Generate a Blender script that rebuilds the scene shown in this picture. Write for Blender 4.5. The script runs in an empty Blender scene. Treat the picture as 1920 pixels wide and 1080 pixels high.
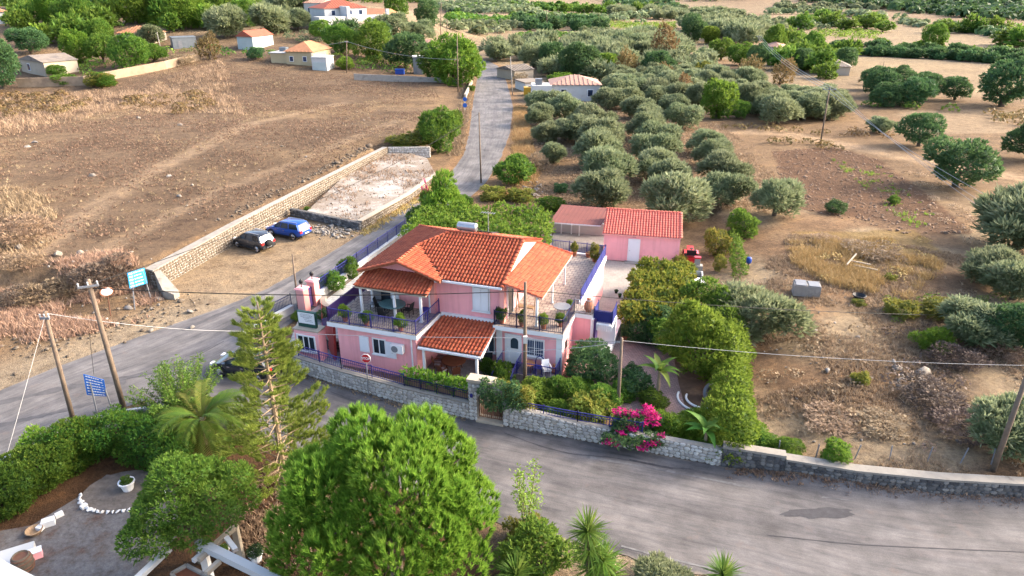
import bpy, math, random
import numpy as np
from mathutils import Vector, Matrix
SC = bpy.context.scene
COL = SC.collection
R = math.radians
# ------------------------------------------------------------------ camera
CAM_H = 23.0; PITCH = R(24.3); FPX = 1280.0
cam = bpy.data.cameras.new('camera'); camo = bpy.data.objects.new('camera', cam); COL.objects.link(camo)
camo.location = (0, 0, CAM_H); camo.rotation_euler = (R(90) - PITCH, 0, 0)
cam.sensor_width = 36.0; cam.lens = 24.0; cam.clip_start = 0.1; cam.clip_end = 6000
SC.camera = camo
# ------------------------------------------------------------------ sky, sun, exposure
SUN_EL, SUN_AZ = R(27), R(12)            # azimuth measured from +X towards +Y
w = bpy.data.worlds.new('World'); SC.world = w; w.use_nodes = True
nt = w.node_tree; nt.nodes.clear()
sky = nt.nodes.new('ShaderNodeTexSky'); sky.sky_type = 'NISHITA'; sky.sun_disc = False
sky.sun_elevation = SUN_EL; sky.sun_rotation = R(90) - SUN_AZ; sky.dust_density = 4.5; sky.air_density = .8; sky.ozone_density = .6
bg = nt.nodes.new('ShaderNodeBackground'); bg.inputs['Strength'].default_value = 0.15
ow = nt.nodes.new('ShaderNodeOutputWorld')
nt.links.new(sky.outputs[0], bg.inputs[0]); nt.links.new(bg.outputs[0], ow.inputs[0])
sl = bpy.data.lights.new('sun', 'SUN'); so = bpy.data.objects.new('sun', sl); COL.objects.link(so)
sl.energy = 1.35; sl.angle = R(12.0); sl.color = (1.0, 0.86, 0.70)
sd = Vector((math.cos(SUN_AZ) * math.cos(SUN_EL), math.sin(SUN_AZ) * math.cos(SUN_EL), math.sin(SUN_EL)))
so.rotation_euler = sd.to_track_quat('Z', 'Y').to_euler()
SC.view_settings.view_transform = 'Standard'; SC.view_settings.look = 'None'
SC.view_settings.exposure = 2.5; SC.view_settings.gamma = 1.0
SC.view_settings.use_curve_mapping = False
SC.render.engine = 'CYCLES'
SC.cycles.use_denoising = True
SC.cycles.max_bounces = 6; SC.cycles.transparent_max_bounces = 8
# ------------------------------------------------------------------ pixel <-> place (1920x1080 photograph)
CS, SN = math.cos(PITCH), math.sin(PITCH)
def smooth(a, b, x):
    t = np.clip((np.asarray(x, float) - a) / (b - a), 0, 1); return t * t * (3 - 2 * t)
def G(px, py, z=0.0):
    a = (px - 960) / FPX; b = (py - 540) / FPX
    dy = CS - b * SN; dz = -SN - b * CS
    t = (z - CAM_H) / dz
    return a * t, dy * t
def PIX(x, y, z):
    zz = z - CAM_H; d = y * CS - zz * SN
    return 960 + FPX * x / d, 540 + FPX * (-y * SN - zz * CS) / d, d
_ts = np.concatenate([np.linspace(14, 120, 240), np.geomspace(121, 2500, 320)])
def GT(px, py, dz=0.0):
    """the first place where the ray through that pixel of the photograph meets the ground"""
    a = (px - 960) / FPX; b = (py - 540) / FPX; dy = CS - b * SN; rz_ = -SN - b * CS
    y = _ts; x = a * y / dy; z = CAM_H + rz_ * y / dy; e = z - (hz(x, y) + dz)
    i = int(np.argmax(e < 0)) if (e < 0).any() else len(y) - 1
    f = e[i - 1] / (e[i - 1] - e[i]) if i > 0 and e[i - 1] != e[i] else 0.0
    yy = y[i - 1] + (y[i] - y[i - 1]) * f if i > 0 else y[0]; xx = a * yy / dy
    return float(xx), float(yy), float(hz(xx, yy))
def pdist(x, y, poly):
    """signed distance to an open polyline: positive on its left"""
    x = np.asarray(x, float); y = np.asarray(y, float)
    best = np.full(x.shape, 1e9); sg = np.zeros(x.shape)
    for (ax, ay), (bx, by) in zip(poly, poly[1:]):
        dx, dy = bx - ax, by - ay; L2 = dx * dx + dy * dy
        t = np.clip(((x - ax) * dx + (y - ay) * dy) / L2, 0, 1)
        d = np.hypot(x - ax - t * dx, y - ay - t * dy)
        s = np.sign(dx * (y - ay) - dy * (x - ax))
        m = d < best; best = np.where(m, d, best); sg = np.where(m, s, sg)
    return best * np.where(sg == 0, 1, sg)
def inpoly(x, y, poly):
    x = np.asarray(x, float); y = np.asarray(y, float); r = np.zeros(x.shape, bool)
    n = len(poly)
    for i in range(n):
        ax, ay = poly[i]; bx, by = poly[(i + 1) % n]
        c = ((ay > y) != (by > y)) & (x < (bx - ax) * (y - ay) / ((by - ay) if by != ay else 1e-9) + ax)
        r ^= c
    return r
def vnoise(x, y, s, seed=0):
    """smooth value noise, 0..1"""
    x = np.asarray(x, float) / s; y = np.asarray(y, float) / s
    xi = np.floor(x).astype(np.int64); yi = np.floor(y).astype(np.int64)
    fx = x - xi; fy = y - yi; fx = fx * fx * (3 - 2 * fx); fy = fy * fy * (3 - 2 * fy)
    def h(i, j):
        v = np.sin(i * 127.1 + j * 311.7 + seed * 74.7) * 43758.5453
        return v - np.floor(v)
    return (h(xi, yi) * (1 - fx) + h(xi + 1, yi) * fx) * (1 - fy) + (h(xi, yi + 1) * (1 - fx) + h(xi + 1, yi + 1) * fx) * fy
# left field edge (the field lies on its left when walked away from the camera)
BANK = [(-130, 36), (-62, 46), (-44, 49), (-33, 49.2), (-29.6, 51.2), (-26.6, 61.5), (-17.9, 95.6), (-11.8, 96.5), (-11.2, 118), (-10.2, 150), (-11.5, 180), (-13, 215)]
YARD_R = [(10.5, 24), (11.0, 29.5), (13.6, 33), (14.6, 42), (16.5, 52), (20, 64)]
def hz(x, y):
    x = np.asarray(x, float); y = np.asarray(y, float)
    d = pdist(x, y, BANK)
    wall = smooth(49, 51.5, y) * (1 - smooth(94, 97, y))
    wd = 7.0 - 6.2 * wall
    top = 1.75 - 1.0 * smooth(97, 140, y)
    h = top * smooth(0.1, 0.1 + wd, d) * (1 - smooth(140, 210, y))
    h = h + 0.35 * (vnoise(x, y, 9, 3) - .5) * smooth(2, 9, d) * (1 - smooth(150, 260, y))
    r = -pdist(x, y, YARD_R)
    h = h + 1.0 * smooth(0.0, 7.0, r) * (1 - smooth(60, 95, y)) * smooth(26.2, 28.2, y + .12 * (x - 14))
    h = h + .25 * (vnoise(x, y, 7, 5) - .5) * smooth(3, 8, r) * smooth(27, 30, y)
    # the bottom left garden lies a little lower than the road, hills rise far away
    h = h + (.105 * np.clip(y - 150, 0, 130) - .06 * np.clip(y - 300, 0, 300)) * smooth(-6, -62, x)
    far = np.hypot(x, y)
    h = h + np.clip(far - 620, 0, None) * (.03 + .05 * smooth(100, 400, x))
    h = h + (vnoise(x, y, 60, 8) - .5) * 2.2 * smooth(270, 450, far)
    return h
# ------------------------------------------------------------------ mesh builder
class MB:
    def __init__(s, M=None):
        s.v = []; s.f = []; s.m = []; s.M = M
    def add(s, vs, fs, m=0):
        o = len(s.v)
        if s.M is not None: vs = [tuple(s.M @ Vector(p)) for p in vs]
        s.v += [tuple(p) for p in vs]; s.f += [tuple(i + o for i in f) for f in fs]; s.m += [m] * len(fs)
        return s
    def box(s, x0, x1, y0, y1, z0, z1, m=0):
        return s.add([(x0, y0, z0), (x1, y0, z0), (x1, y1, z0), (x0, y1, z0), (x0, y0, z1), (x1, y0, z1), (x1, y1, z1), (x0, y1, z1)],
                     [(0, 3, 2, 1), (4, 5, 6, 7), (0, 1, 5, 4), (1, 2, 6, 5), (2, 3, 7, 6), (3, 0, 4, 7)], m)
    def prism(s, poly, z0, z1, m=0, m_top=None):
        n = len(poly)
        a = sum(poly[i][0] * poly[(i + 1) % n][1] - poly[(i + 1) % n][0] * poly[i][1] for i in range(n))
        if a < 0: poly = poly[::-1]
        zt = z1 if hasattr(z1, '__len__') else [z1] * n
        if a < 0 and hasattr(z1, '__len__'): zt = zt[::-1]
        vs = [(p[0], p[1], z0) for p in poly] + [(p[0], p[1], z) for p, z in zip(poly, zt)]
        s.add(vs, [tuple(range(n))[::-1]] + [(i, (i + 1) % n, (i + 1) % n + n, i + n) for i in range(n)], m)
        o = len(s.v) - 2 * n
        s.f.append(tuple(o + n + i for i in range(n))); s.m.append(m if m_top is None else m_top)
        return s
    def slab(s, c, t, m=0, m2=None):
        """a plate with the top polygon c and thickness t downwards"""
        n = len(c); vs = list(c) + [(p[0], p[1], p[2] - t) for p in c]
        o = len(s.v)
        s.add(vs, [(i, i + n, (i + 1) % n + n, (i + 1) % n) for i in range(n)], m if m2 is None else m2)
        s.f += [tuple(o + i for i in range(n)), tuple(o + n + i for i in range(n))[::-1]]; s.m += [m, m if m2 is None else m2]
        return s
    def bar(s, p, q, a, b=None, m=0):
        """square bar from p to q, half widths a (sideways) and b"""
        b = a if b is None else b
        p, q = Vector(p), Vector(q); d = (q - p).normalized()
        up = Vector((0, 0, 1)) if abs(d.z) < .95 else Vector((0, 1, 0))
        x = d.cross(up).normalized(); y = x.cross(d)
        vs = []
        for c in (p, q):
            for i, j in ((-1, -1), (1, -1), (1, 1), (-1, 1)): vs.append(c + x * a * i + y * b * j)
        return s.add(vs, [(0, 1, 2, 3), (7, 6, 5, 4), (0, 4, 5, 1), (1, 5, 6, 2), (2, 6, 7, 3), (3, 7, 4, 0)], m)
    def tube(s, pts, rad, n=6, m=0, caps=True):
        pts = [Vector(p) for p in pts]; k = len(pts)
        rad = rad if hasattr(rad, '__len__') else [rad] * k
        vs = []; fs = []
        for i, p in enumerate(pts):
            d = (pts[min(i + 1, k - 1)] - pts[max(i - 1, 0)]).normalized()
            up = Vector((0, 0, 1)) if abs(d.z) < .9 else Vector((1, 0, 0))
            x = d.cross(up).normalized(); y = x.cross(d)
            for j in range(n):
                t = 2 * math.pi * j / n; vs.append(p + (x * math.cos(t) + y * math.sin(t)) * rad[i])
        for i in range(k - 1):
            for j in range(n):
                fs.append((i * n + j, i * n + (j + 1) % n, (i + 1) * n + (j + 1) % n, (i + 1) * n + j))
        if caps: fs += [tuple(range(n))[::-1], tuple((k - 1) * n + j for j in range(n))]
        return s.add(vs, fs, m)
    def lathe(s, prof, n=12, o=(0, 0, 0), m=0, sx=1, sy=1):
        vs = []; fs = []; k = len(prof)
        for r, z in prof:
            for j in range(n):
                t = 2 * math.pi * j / n; vs.append((o[0] + r * sx * math.cos(t), o[1] + r * sy * math.sin(t), o[2] + z))
        for i in range(k - 1):
            for j in range(n):
                fs.append((i * n + j, i * n + (j + 1) % n, (i + 1) * n + (j + 1) % n, (i + 1) * n + j))
        fs += [tuple(range(n))[::-1], tuple((k - 1) * n + j for j in range(n))]
        return s.add(vs, fs, m)
    def mesh(s, name, mats, smooth_=False, org=(0, 0, 0)):
        me = bpy.data.meshes.new(name)
        vs = s.v if tuple(org) == (0, 0, 0) else [(a - org[0], b - org[1], c - org[2]) for a, b, c in s.v]
        me.from_pydata(vs, [], s.f)
        for mm in (mats if isinstance(mats, (list, tuple)) else [mats]): me.materials.append(mm)
        me.polygons.foreach_set('material_index', s.m)
        if smooth_: me.polygons.foreach_set('use_smooth', [True] * len(s.f))
        me.update(); return me
def link(name, me, parent=None, loc=(0, 0, 0), rz=0.0):
    o = bpy.data.objects.new(name, me); COL.objects.link(o)
    o.location = loc; o.rotation_euler = (0, 0, rz)
    if parent is not None: o.parent = parent
    return o
def thing(name, label, cat, loc=(0, 0, 0), rz=0.0, group=None):
    o = link(name, None, None, loc, rz); o.empty_display_size = .2
    o['label'] = label; o['category'] = cat; o['kind'] = 'thing'
    if group: o['group'] = group
    return o
def part(name, mb, mats, parent, sm=False, label=None, org=(0, 0, 0)):
    o = link(name, mb.mesh(name, mats, sm, org), parent)
    if label: o['label'] = label
    return o
def solo(name, mb, mats, label, cat, loc=(0, 0, 0), rz=0.0, group=None, sm=False, org=(0, 0, 0)):
    o = link(name, mb.mesh(name, mats, sm, org), None, loc if tuple(org) == (0, 0, 0) else org, rz)
    o['label'] = label; o['category'] = cat; o['kind'] = 'thing'
    if group: o['group'] = group
    return o
def struct(name, mb, mats, sm=False):
    o = link(name, mb.mesh(name, mats, sm)); o['kind'] = 'structure'; return o
def copy_thing(root, loc, rz, label, sc=None, group=None):
    r = root.copy(); COL.objects.link(r); r.location = loc; r.rotation_euler = (0, 0, rz); r['label'] = label
    if group: r['group'] = group
    if sc is not None: r.scale = sc if hasattr(sc, '__len__') else (sc, sc, sc)
    for ch in root.children:
        c = ch.copy(); COL.objects.link(c); c.parent = r
        for g in ch.children:
            d = g.copy(); COL.objects.link(d); d.parent = c
    return r
def npmesh(name, V, F, mats, tint=None, sm=False, mi=None):
    """quads or triangles from numpy arrays"""
    me = bpy.data.meshes.new(name); k = F.shape[1]
    me.vertices.add(len(V)); me.vertices.foreach_set('co', np.ascontiguousarray(V, np.float32).ravel())
    me.loops.add(F.size); me.loops.foreach_set('vertex_index', np.ascontiguousarray(F, np.int32).ravel())
    me.polygons.add(len(F)); me.polygons.foreach_set('loop_start', np.arange(0, F.size, k, dtype=np.int32))
    me.polygons.foreach_set('loop_total', np.full(len(F), k, np.int32))
    if sm: me.polygons.foreach_set('use_smooth', np.ones(len(F), bool))
    for mm in (mats if isinstance(mats, (list, tuple)) else [mats]): me.materials.append(mm)
    if mi is not None: me.polygons.foreach_set('material_index', np.ascontiguousarray(mi, np.int32))
    me.update(calc_edges=True)
    if tint is not None:
        a = me.attributes.new('tint', 'FLOAT', 'FACE'); a.data.foreach_set('value', np.ascontiguousarray(tint, np.float32))
    me.validate(); return me
# ------------------------------------------------------------------ materials
def _mat(name):
    m = bpy.data.materials.new(name); m.use_nodes = True
    n = m.node_tree; b = n.nodes['Principled BSDF']; return m, n, b
def N(n, t, **kw):
    x = n.nodes.new(t)
    for k, v in kw.items():
        if k in x.inputs: x.inputs[k].default_value = v
        else: setattr(x, k, v)
    return x
def ramp(n, fac, stops):
    r = n.nodes.new('ShaderNodeValToRGB'); e = r.color_ramp.elements
    while len(e) > 1: e.remove(e[-1])
    e[0].position = stops[0][0]; e[0].color = (*stops[0][1], 1)
    for p, c in stops[1:]:
        q = e.new(p); q.color = (*c, 1)
    n.links.new(fac, r.inputs[0]); return r.outputs[0]
def mixc(n, f, a, b, mode='MIX'):
    x = n.nodes.new('ShaderNodeMix'); x.data_type = 'RGBA'; x.blend_type = mode
    for sock, v in ((x.inputs[0], f), (x.inputs[6], a), (x.inputs[7], b)):
        if hasattr(v, 'is_linked'): n.links.new(v, sock)
        elif isinstance(v, (int, float)): sock.default_value = v
        else: sock.default_value = (*v, 1)
    return x.outputs[2]
def noise(n, scale, detail=3, rough=.6, vec=None, stretch=None):
    t = N(n, 'ShaderNodeTexNoise', Scale=scale, Detail=detail, Roughness=rough)
    if vec is None:
        tc = n.nodes.new('ShaderNodeTexCoord'); vec = tc.outputs['Object']
    if stretch:
        mp = N(n, 'ShaderNodeMapping', Scale=stretch); n.links.new(vec, mp.inputs[0]); vec = mp.outputs[0]
    n.links.new(vec, t.inputs['Vector']); return t.outputs['Fac']
# base colours scaled to real-world reflectance for this exposure, by kind of material
ALB = (('pink_render', 1), ('salmon', .95), ('dark_red', .9), ('olive_leaf', .84), ('dark_leaf', 1.15), ('needle', .95), ('leaf', .80), ('bract', .8), ('straw', .72), ('dry', .72), ('twig', .5), ('bright_clay', .8), ('clay', .62), ('terracotta', .7), ('shutter', .9), ('white_paint', .88), ('whitewash', .8), ('white_wall', .58), ('sign_', .75), ('loose', .5), ('sheet', .42), ('warm_lime', .25), ('limestone', .85), ('coping', .45), ('mortar', .7), ('glass', 1), ('bright_metal', 1), ('steel', .8), ('bark', .8), ('pole', .8))
def kf(name):
    for k, v in ALB:
        if k in name: return v
    return .58
def scl(c, k): return tuple(min(1, x * k) for x in c)
def mat(name, col, rough=.85, var=.25, scale=2.0, metal=0.0, bump=0.0, fine=None, dirt=None, spec=.3, streak=0):
    """a colour with soft variation, wear and fine relief"""
    q = kf(name); col = scl(col, q); dirt = (dirt[0], dirt[1], scl(dirt[2], q)) if dirt else None
    m, n, b = _mat(name)
    f = noise(n, scale, 5, .65)
    c = ramp(n, f, [(.25, scl(col, 1 - var)), (.5, col), (.75, scl(col, 1 + var))])
    if dirt:
        d = noise(n, dirt[0], 4, .7); dr = ramp(n, d, [(dirt[1], (0, 0, 0)), (dirt[1] + .15, (1, 1, 1))])
        c = mixc(n, dr, c, dirt[2])
    if streak:
        sf = noise(n, 1.0, 4, .6, stretch=(3.2, 3.2, .22)); c = mixc(n, streak * 2, c, ramp(n, sf, [(.36, (.62, .58, .56)), (.5, (1, 1, 1)), (.7, (1.06, 1.06, 1.05))]), 'MULTIPLY')
    n.links.new(c, b.inputs['Base Color'])
    b.inputs['Roughness'].default_value = rough; b.inputs['Metallic'].default_value = metal
    b.inputs['Specular IOR Level'].default_value = spec
    if bump:
        bf = noise(n, fine or scale * 8, 3, .6)
        bp = N(n, 'ShaderNodeBump', Strength=bump, Distance=.05); n.links.new(bf, bp.inputs['Height']); n.links.new(bp.outputs[0], b.inputs['Normal'])
    return m
def leafmat(name, cols, trans=.35, rough=.55, objvar=.25):
    """foliage: colour per leaf from its own tint, per plant from its object"""
    cols = [scl(c, kf(name)) for c in cols]
    m, n, b = _mat(name)
    at = N(n, 'ShaderNodeAttribute', attribute_name='tint')
    k = len(cols)
    c = ramp(n, at.outputs['Fac'], [(i / (k - 1), q) for i, q in enumerate(cols)])
    oi = n.nodes.new('ShaderNodeObjectInfo')
    v = N(n, 'ShaderNodeMapRange'); v.inputs[3].default_value = 1 - objvar; v.inputs[4].default_value = 1 + objvar
    n.links.new(oi.outputs['Random'], v.inputs[0])
    hs = N(n, 'ShaderNodeHueSaturation'); n.links.new(c, hs.inputs['Color']); n.links.new(v.outputs[0], hs.inputs['Value'])
    hv = N(n, 'ShaderNodeMapRange'); hv.inputs[3].default_value = .5 - .02; hv.inputs[4].default_value = .5 + .02
    mu = N(n, 'ShaderNodeMath', operation='FRACT'); ml = N(n, 'ShaderNodeMath', operation='MULTIPLY'); ml.inputs[1].default_value = 7.3
    n.links.new(oi.outputs['Random'], ml.inputs[0]); n.links.new(ml.outputs[0], mu.inputs[0]); n.links.new(mu.outputs[0], hv.inputs[0])
    n.links.new(hv.outputs[0], hs.inputs['Hue'])
    c = hs.outputs[0]
    n.links.new(c, b.inputs['Base Color']); b.inputs['Roughness'].default_value = rough; b.inputs['Specular IOR Level'].default_value = .12
    tr = n.nodes.new('ShaderNodeBsdfTranslucent'); tc = mixc(n, .5, c, scl(cols[-1], 1.3)); n.links.new(tc, tr.inputs[0])
    mx = N(n, 'ShaderNodeMixShader', Fac=trans); n.links.new(b.outputs[0], mx.inputs[1]); n.links.new(tr.outputs[0], mx.inputs[2])
    n.links.new(mx.outputs[0], n.nodes['Material Output'].inputs[0]); return m
def tintmat(name, cols, rough=.85, bump=.3, scale=9, dirt=None):
    """colour picked per piece: by face attribute and by object"""
    cols = [scl(c, kf(name)) for c in cols]; dirt = (dirt[0], dirt[1], scl(dirt[2], kf(name))) if dirt else None
    m, n, b = _mat(name)
    at = N(n, 'ShaderNodeAttribute', attribute_name='tint'); oi = n.nodes.new('ShaderNodeObjectInfo')
    ad = N(n, 'ShaderNodeMath', operation='ADD'); n.links.new(at.outputs['Fac'], ad.inputs[0]); n.links.new(oi.outputs['Random'], ad.inputs[1])
    fr = N(n, 'ShaderNodeMath', operation='FRACT'); n.links.new(ad.outputs[0], fr.inputs[0])
    k = len(cols)
    c = ramp(n, fr.outputs[0], [(i / (k - 1), q) for i, q in enumerate(cols)])
    tc = n.nodes.new('ShaderNodeTexCoord')
    f = noise(n, scale, 4, .7, vec=tc.outputs['Object'])
    c = mixc(n, .55, c, ramp(n, f, [(.3, (.45, .45, .45)), (.7, (1.25, 1.25, 1.25))]), 'MULTIPLY')
    if dirt:
        ge = n.nodes.new('ShaderNodeNewGeometry')
        d = noise(n, dirt[0], 4, .65, vec=ge.outputs['Position']); dr = ramp(n, d, [(dirt[1], (0, 0, 0)), (dirt[1] + .2, (1, 1, 1))])
        c = mixc(n, dr, c, dirt[2])
    n.links.new(c, b.inputs['Base Color']); b.inputs['Roughness'].default_value = rough; b.inputs['Specular IOR Level'].default_value = .25
    if bump:
        bf = noise(n, scale * 4, 3, .6, vec=tc.outputs['Object'])
        bp = N(n, 'ShaderNodeBump', Strength=bump, Distance=.03); n.links.new(bf, bp.inputs['Height']); n.links.new(bp.outputs[0], b.inputs['Normal'])
    return m
def glassmat(name, col=(.02, .03, .04)):
    m, n, b = _mat(name)
    f = noise(n, .7, 2, .5); c = ramp(n, f, [(.35, scl(col, .5)), (.65, scl(col, 1.8))])
    n.links.new(c, b.inputs['Base Color']); b.inputs['Roughness'].default_value = .12; b.inputs['Specular IOR Level'].default_value = .35
    return m
def paint(name, col, rough=.3, metal=0.0, coat=0.6):
    m, n, b = _mat(name)
    f = noise(n, 3, 4, .6); c = ramp(n, f, [(.3, scl(col, .88)), (.7, scl(col, 1.1))])
    n.links.new(c, b.inputs['Base Color']); b.inputs['Roughness'].default_value = rough; b.inputs['Metallic'].default_value = metal
    b.inputs['Coat Weight'].default_value = coat; b.inputs['Coat Roughness'].default_value = .08
    return m
M = {}
M['pink'] = mat('pink_render', (.77, .345, .352), .9, .08, .7, bump=.12, fine=30, dirt=(.5, .60, (.62, .255, .29)), streak=.10)
M['salmon'] = mat('salmon_render', (.74, .33, .29), .9, .08, .8, bump=.12, fine=30)
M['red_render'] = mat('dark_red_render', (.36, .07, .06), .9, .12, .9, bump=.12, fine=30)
M['white'] = mat('white_paint', (.72, .72, .72), .6, .06, 1.2, bump=.05, fine=40)
M['whitewall'] = mat('white_wall', (.68, .68, .66), .9, .08, .6, bump=.1, fine=20, dirt=(.5, .62, (.5, .48, .44)))
M['shutter'] = mat('white_shutter', (.70, .71, .73), .5, .04, 1.5)
M['cream'] = mat('cream_stone', (.55, .47, .36), .9, .15, 2, bump=.2)
M['blue'] = mat('blue_iron_paint', (.035, .035, .22), .5, .2, 3)
M['brightblue'] = mat('bright_blue_panel', (.022, .03, .20), .5, .15, 2)
M['navy'] = mat('dark_blue_iron_paint', (.02, .025, .09), .5, .2, 3)
M['purple'] = mat('purple_panel', (.07, .035, .16), .6, .15, 2)
M['black'] = mat('black_iron', (.015, .015, .018), .5, .2, 4)
M['dark'] = mat('dark_interior', (.02, .02, .02), .9, .2, 2)
M['steel'] = mat('galvanised_steel', (.42, .43, .45), .4, .15, 3, metal=.7)
M['grey'] = mat('grey_metal', (.25, .26, .28), .5, .15, 3)
M['glass'] = glassmat('window_glass')
M['bluegl'] = glassmat('blue_window_glass', (.02, .035, .07))
M['conc'] = mat('concrete', (.40, .37, .33), .95, .2, 1.2, bump=.3, fine=14, dirt=(.8, .55, (.24, .22, .19)))
M['wood'] = mat('pole_wood', (.17, .125, .09), .9, .3, 3, bump=.4, fine=20)
M['bark'] = mat('bark', (.13, .10, .07), .95, .3, 4, bump=.6, fine=18)
M['palebark'] = mat('pale_bark', (.26, .19, .12), .95, .3, 4, bump=.5, fine=18)
M['terra'] = mat('terracotta', (.40, .15, .08), .85, .2, 5)
M['woodbrown'] = mat('brown_wood', (.20, .07, .035), .6, .25, 6)
M['cane'] = mat('cane_weave', (.42, .28, .16), .8, .25, 20)
M['rubber'] = mat('tyre_rubber', (.02, .02, .021), .85, .2, 8)
M['redpaint'] = paint('red_paint', (.45, .02, .02), .4)
M['signblue'] = mat('sign_blue', (.02, .12, .45), .4, .06, 2)
M['signcyan'] = mat('sign_light_blue', (.02, .26, .56), .4, .06, 2)
M['signwhite'] = mat('sign_white', (.78, .78, .78), .4, .04, 2)
M['signred'] = mat('sign_red', (.55, .02, .03), .4, .06, 2)
M['green_paint'] = mat('dark_green_paint', (.02, .09, .07), .5, .15, 2)
M['cushion'] = mat('pale_cushion', (.6, .6, .62), .9, .08, 4)
M['bluepl'] = mat('blue_plastic', (.02, .08, .42), .45, .12, 3)
M['yellow'] = mat('yellow_plastic', (.65, .38, .03), .5, .12, 3)
M['iron_rust'] = mat('rusty_iron', (.22, .10, .06), .85, .35, 5)
TILE_RED = [(.42, .085, .038), (.52, .115, .05), (.55, .13, .056), (.38, .08, .04), (.50, .105, .046), (.56, .15, .07), (.46, .095, .044)]
M['tile'] = tintmat('clay_roof_tile', TILE_RED, .8, .25, 9, dirt=(.9, .68, (.34, .12, .08)))
M['tile_b'] = tintmat('bright_clay_roof_tile', [(.62, .15, .11), (.68, .18, .13), (.58, .13, .10)], .8, .2, 9)
M['tile_o'] = tintmat('orange_roof_tile', [(.50, .20, .09), (.58, .26, .13), (.46, .17, .08)], .85, .2, 7)
M['tile_p'] = tintmat('pale_roof_tile', [(.52, .27, .18), (.60, .33, .23), (.46, .22, .15)], .85, .2, 7)
M['stone'] = tintmat('limestone', [(.40, .38, .35), (.56, .54, .50), (.33, .31, .29), (.62, .60, .56), (.45, .41, .35)], .95, .6, 7)
M['stone_w'] = tintmat('warm_limestone', [(.46, .36, .26), (.58, .47, .35), (.38, .29, .21), (.52, .41, .30)], .95, .6, 7)
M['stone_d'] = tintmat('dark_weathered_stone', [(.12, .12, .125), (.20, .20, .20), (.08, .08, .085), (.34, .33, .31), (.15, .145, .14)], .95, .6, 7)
M['loose'] = tintmat('loose_stone', [(.40, .36, .31), (.52, .47, .41), (.32, .28, .24), (.45, .39, .32)], .95, .6, 7)
M['mortar'] = mat('mortar', (.34, .31, .27), .95, .25, 2, bump=.4, fine=12)
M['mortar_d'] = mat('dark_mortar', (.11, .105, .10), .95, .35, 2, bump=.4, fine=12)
M['cap'] = mat('coping_concrete', (.46, .42, .36), .95, .2, 1.5, bump=.3, fine=14, dirt=(1.2, .55, (.28, .25, .21)))
# ================================================================== ground
def axis(lim, s0, near, grow):
    a = [0.0]; s = s0
    while a[-1] < lim:
        if a[-1] > near: s *= grow
        a.append(a[-1] + s)
    return np.array(a)
_r = axis(1500, .55, 48, 1.09); _l = axis(700, .55, 40, 1.09)
gx = np.concatenate([-_l[::-1], _r[1:]]); 
gy = np.concatenate([[-60, -20, 5, 12, 16], 18 + axis(2600, .55, 88, 1.045)])
gX, gY = np.meshgrid(gx, gy); gZ = hz(gX, gY)
FIELD_L = (.27, .20, .15); FIELD_R = (.54, .44, .325); GROVE = (.37, .265, .18); SAND = (.50, .40, .30); FAR = (.43, .35, .255); GARDEN = (.17, .10, .06)
def pp(pts, z=0.0): return [G(a, b, z) for a, b in pts]
def ppt(pts): return [GT(a, b)[:2] for a, b in pts]
col = np.empty(gX.shape + (3,)); col[:] = FAR
n1 = vnoise(gX, gY, 45, 1); n2 = vnoise(gX, gY, 18, 2); n3 = vnoise(gX, gY, 130, 4)
def lay(mask, c):
    global col
    mk = np.clip(mask, 0, 1)[..., None]; col = col * (1 - mk) + np.array(c) * mk
lay(smooth(.5, .7, n3) * .7, (.40, .29, .205))
lay(smooth(.55, .75, n1) * .6, (.50, .41, .30))
near = 1 - smooth(120, 190, gY)
lay(near, GROVE)
bd = pdist(gX, gY, BANK)
lay(smooth(-1, 2, bd) * (1 - smooth(200, 240, gY)), FIELD_L)
lay(smooth(-1, 2, bd) * (1 - smooth(200, 240, gY)) * smooth(.48, .7, n2 * .6 + n1 * .4) * .8, (.38, .28, .19))
lay(smooth(-1, 2, bd) * smooth(.55, .8, vnoise(gX, gY, 6, 9)) * .6 * (1 - smooth(200, 240, gY)), (.19, .135, .10))
# pale tracks worn across the left field
for tr, wd, k in (([(640, 185), (480, 225), (330, 300), (180, 385), (60, 480), (-60, 560)], 1.3, .7), ([(760, 215), (560, 305), (400, 360), (270, 430), (100, 520)], .9, .5)):
    d = np.abs(pdist(gX, gY, pp(tr, 1.7)))
    lay((1 - smooth(wd * .5, wd * 1.8, d + .8 * (n2 - .5))) * k, (.52, .40, .30))
rd = -pdist(gX, gY, YARD_R)
rf = smooth(-1, 1.5, rd) * (1 - smooth(62, 80, gY)) * smooth(24, 26, gY)
lay(rf, FIELD_R)
lay(rf * smooth(.45, .7, vnoise(gX, gY, 5, 11)) * .75, (.27, .16, .10))
lay(rf * smooth(.55, .8, vnoise(gX, gY, 3.2, 12)) * .5, (.50, .36, .24))
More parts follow.
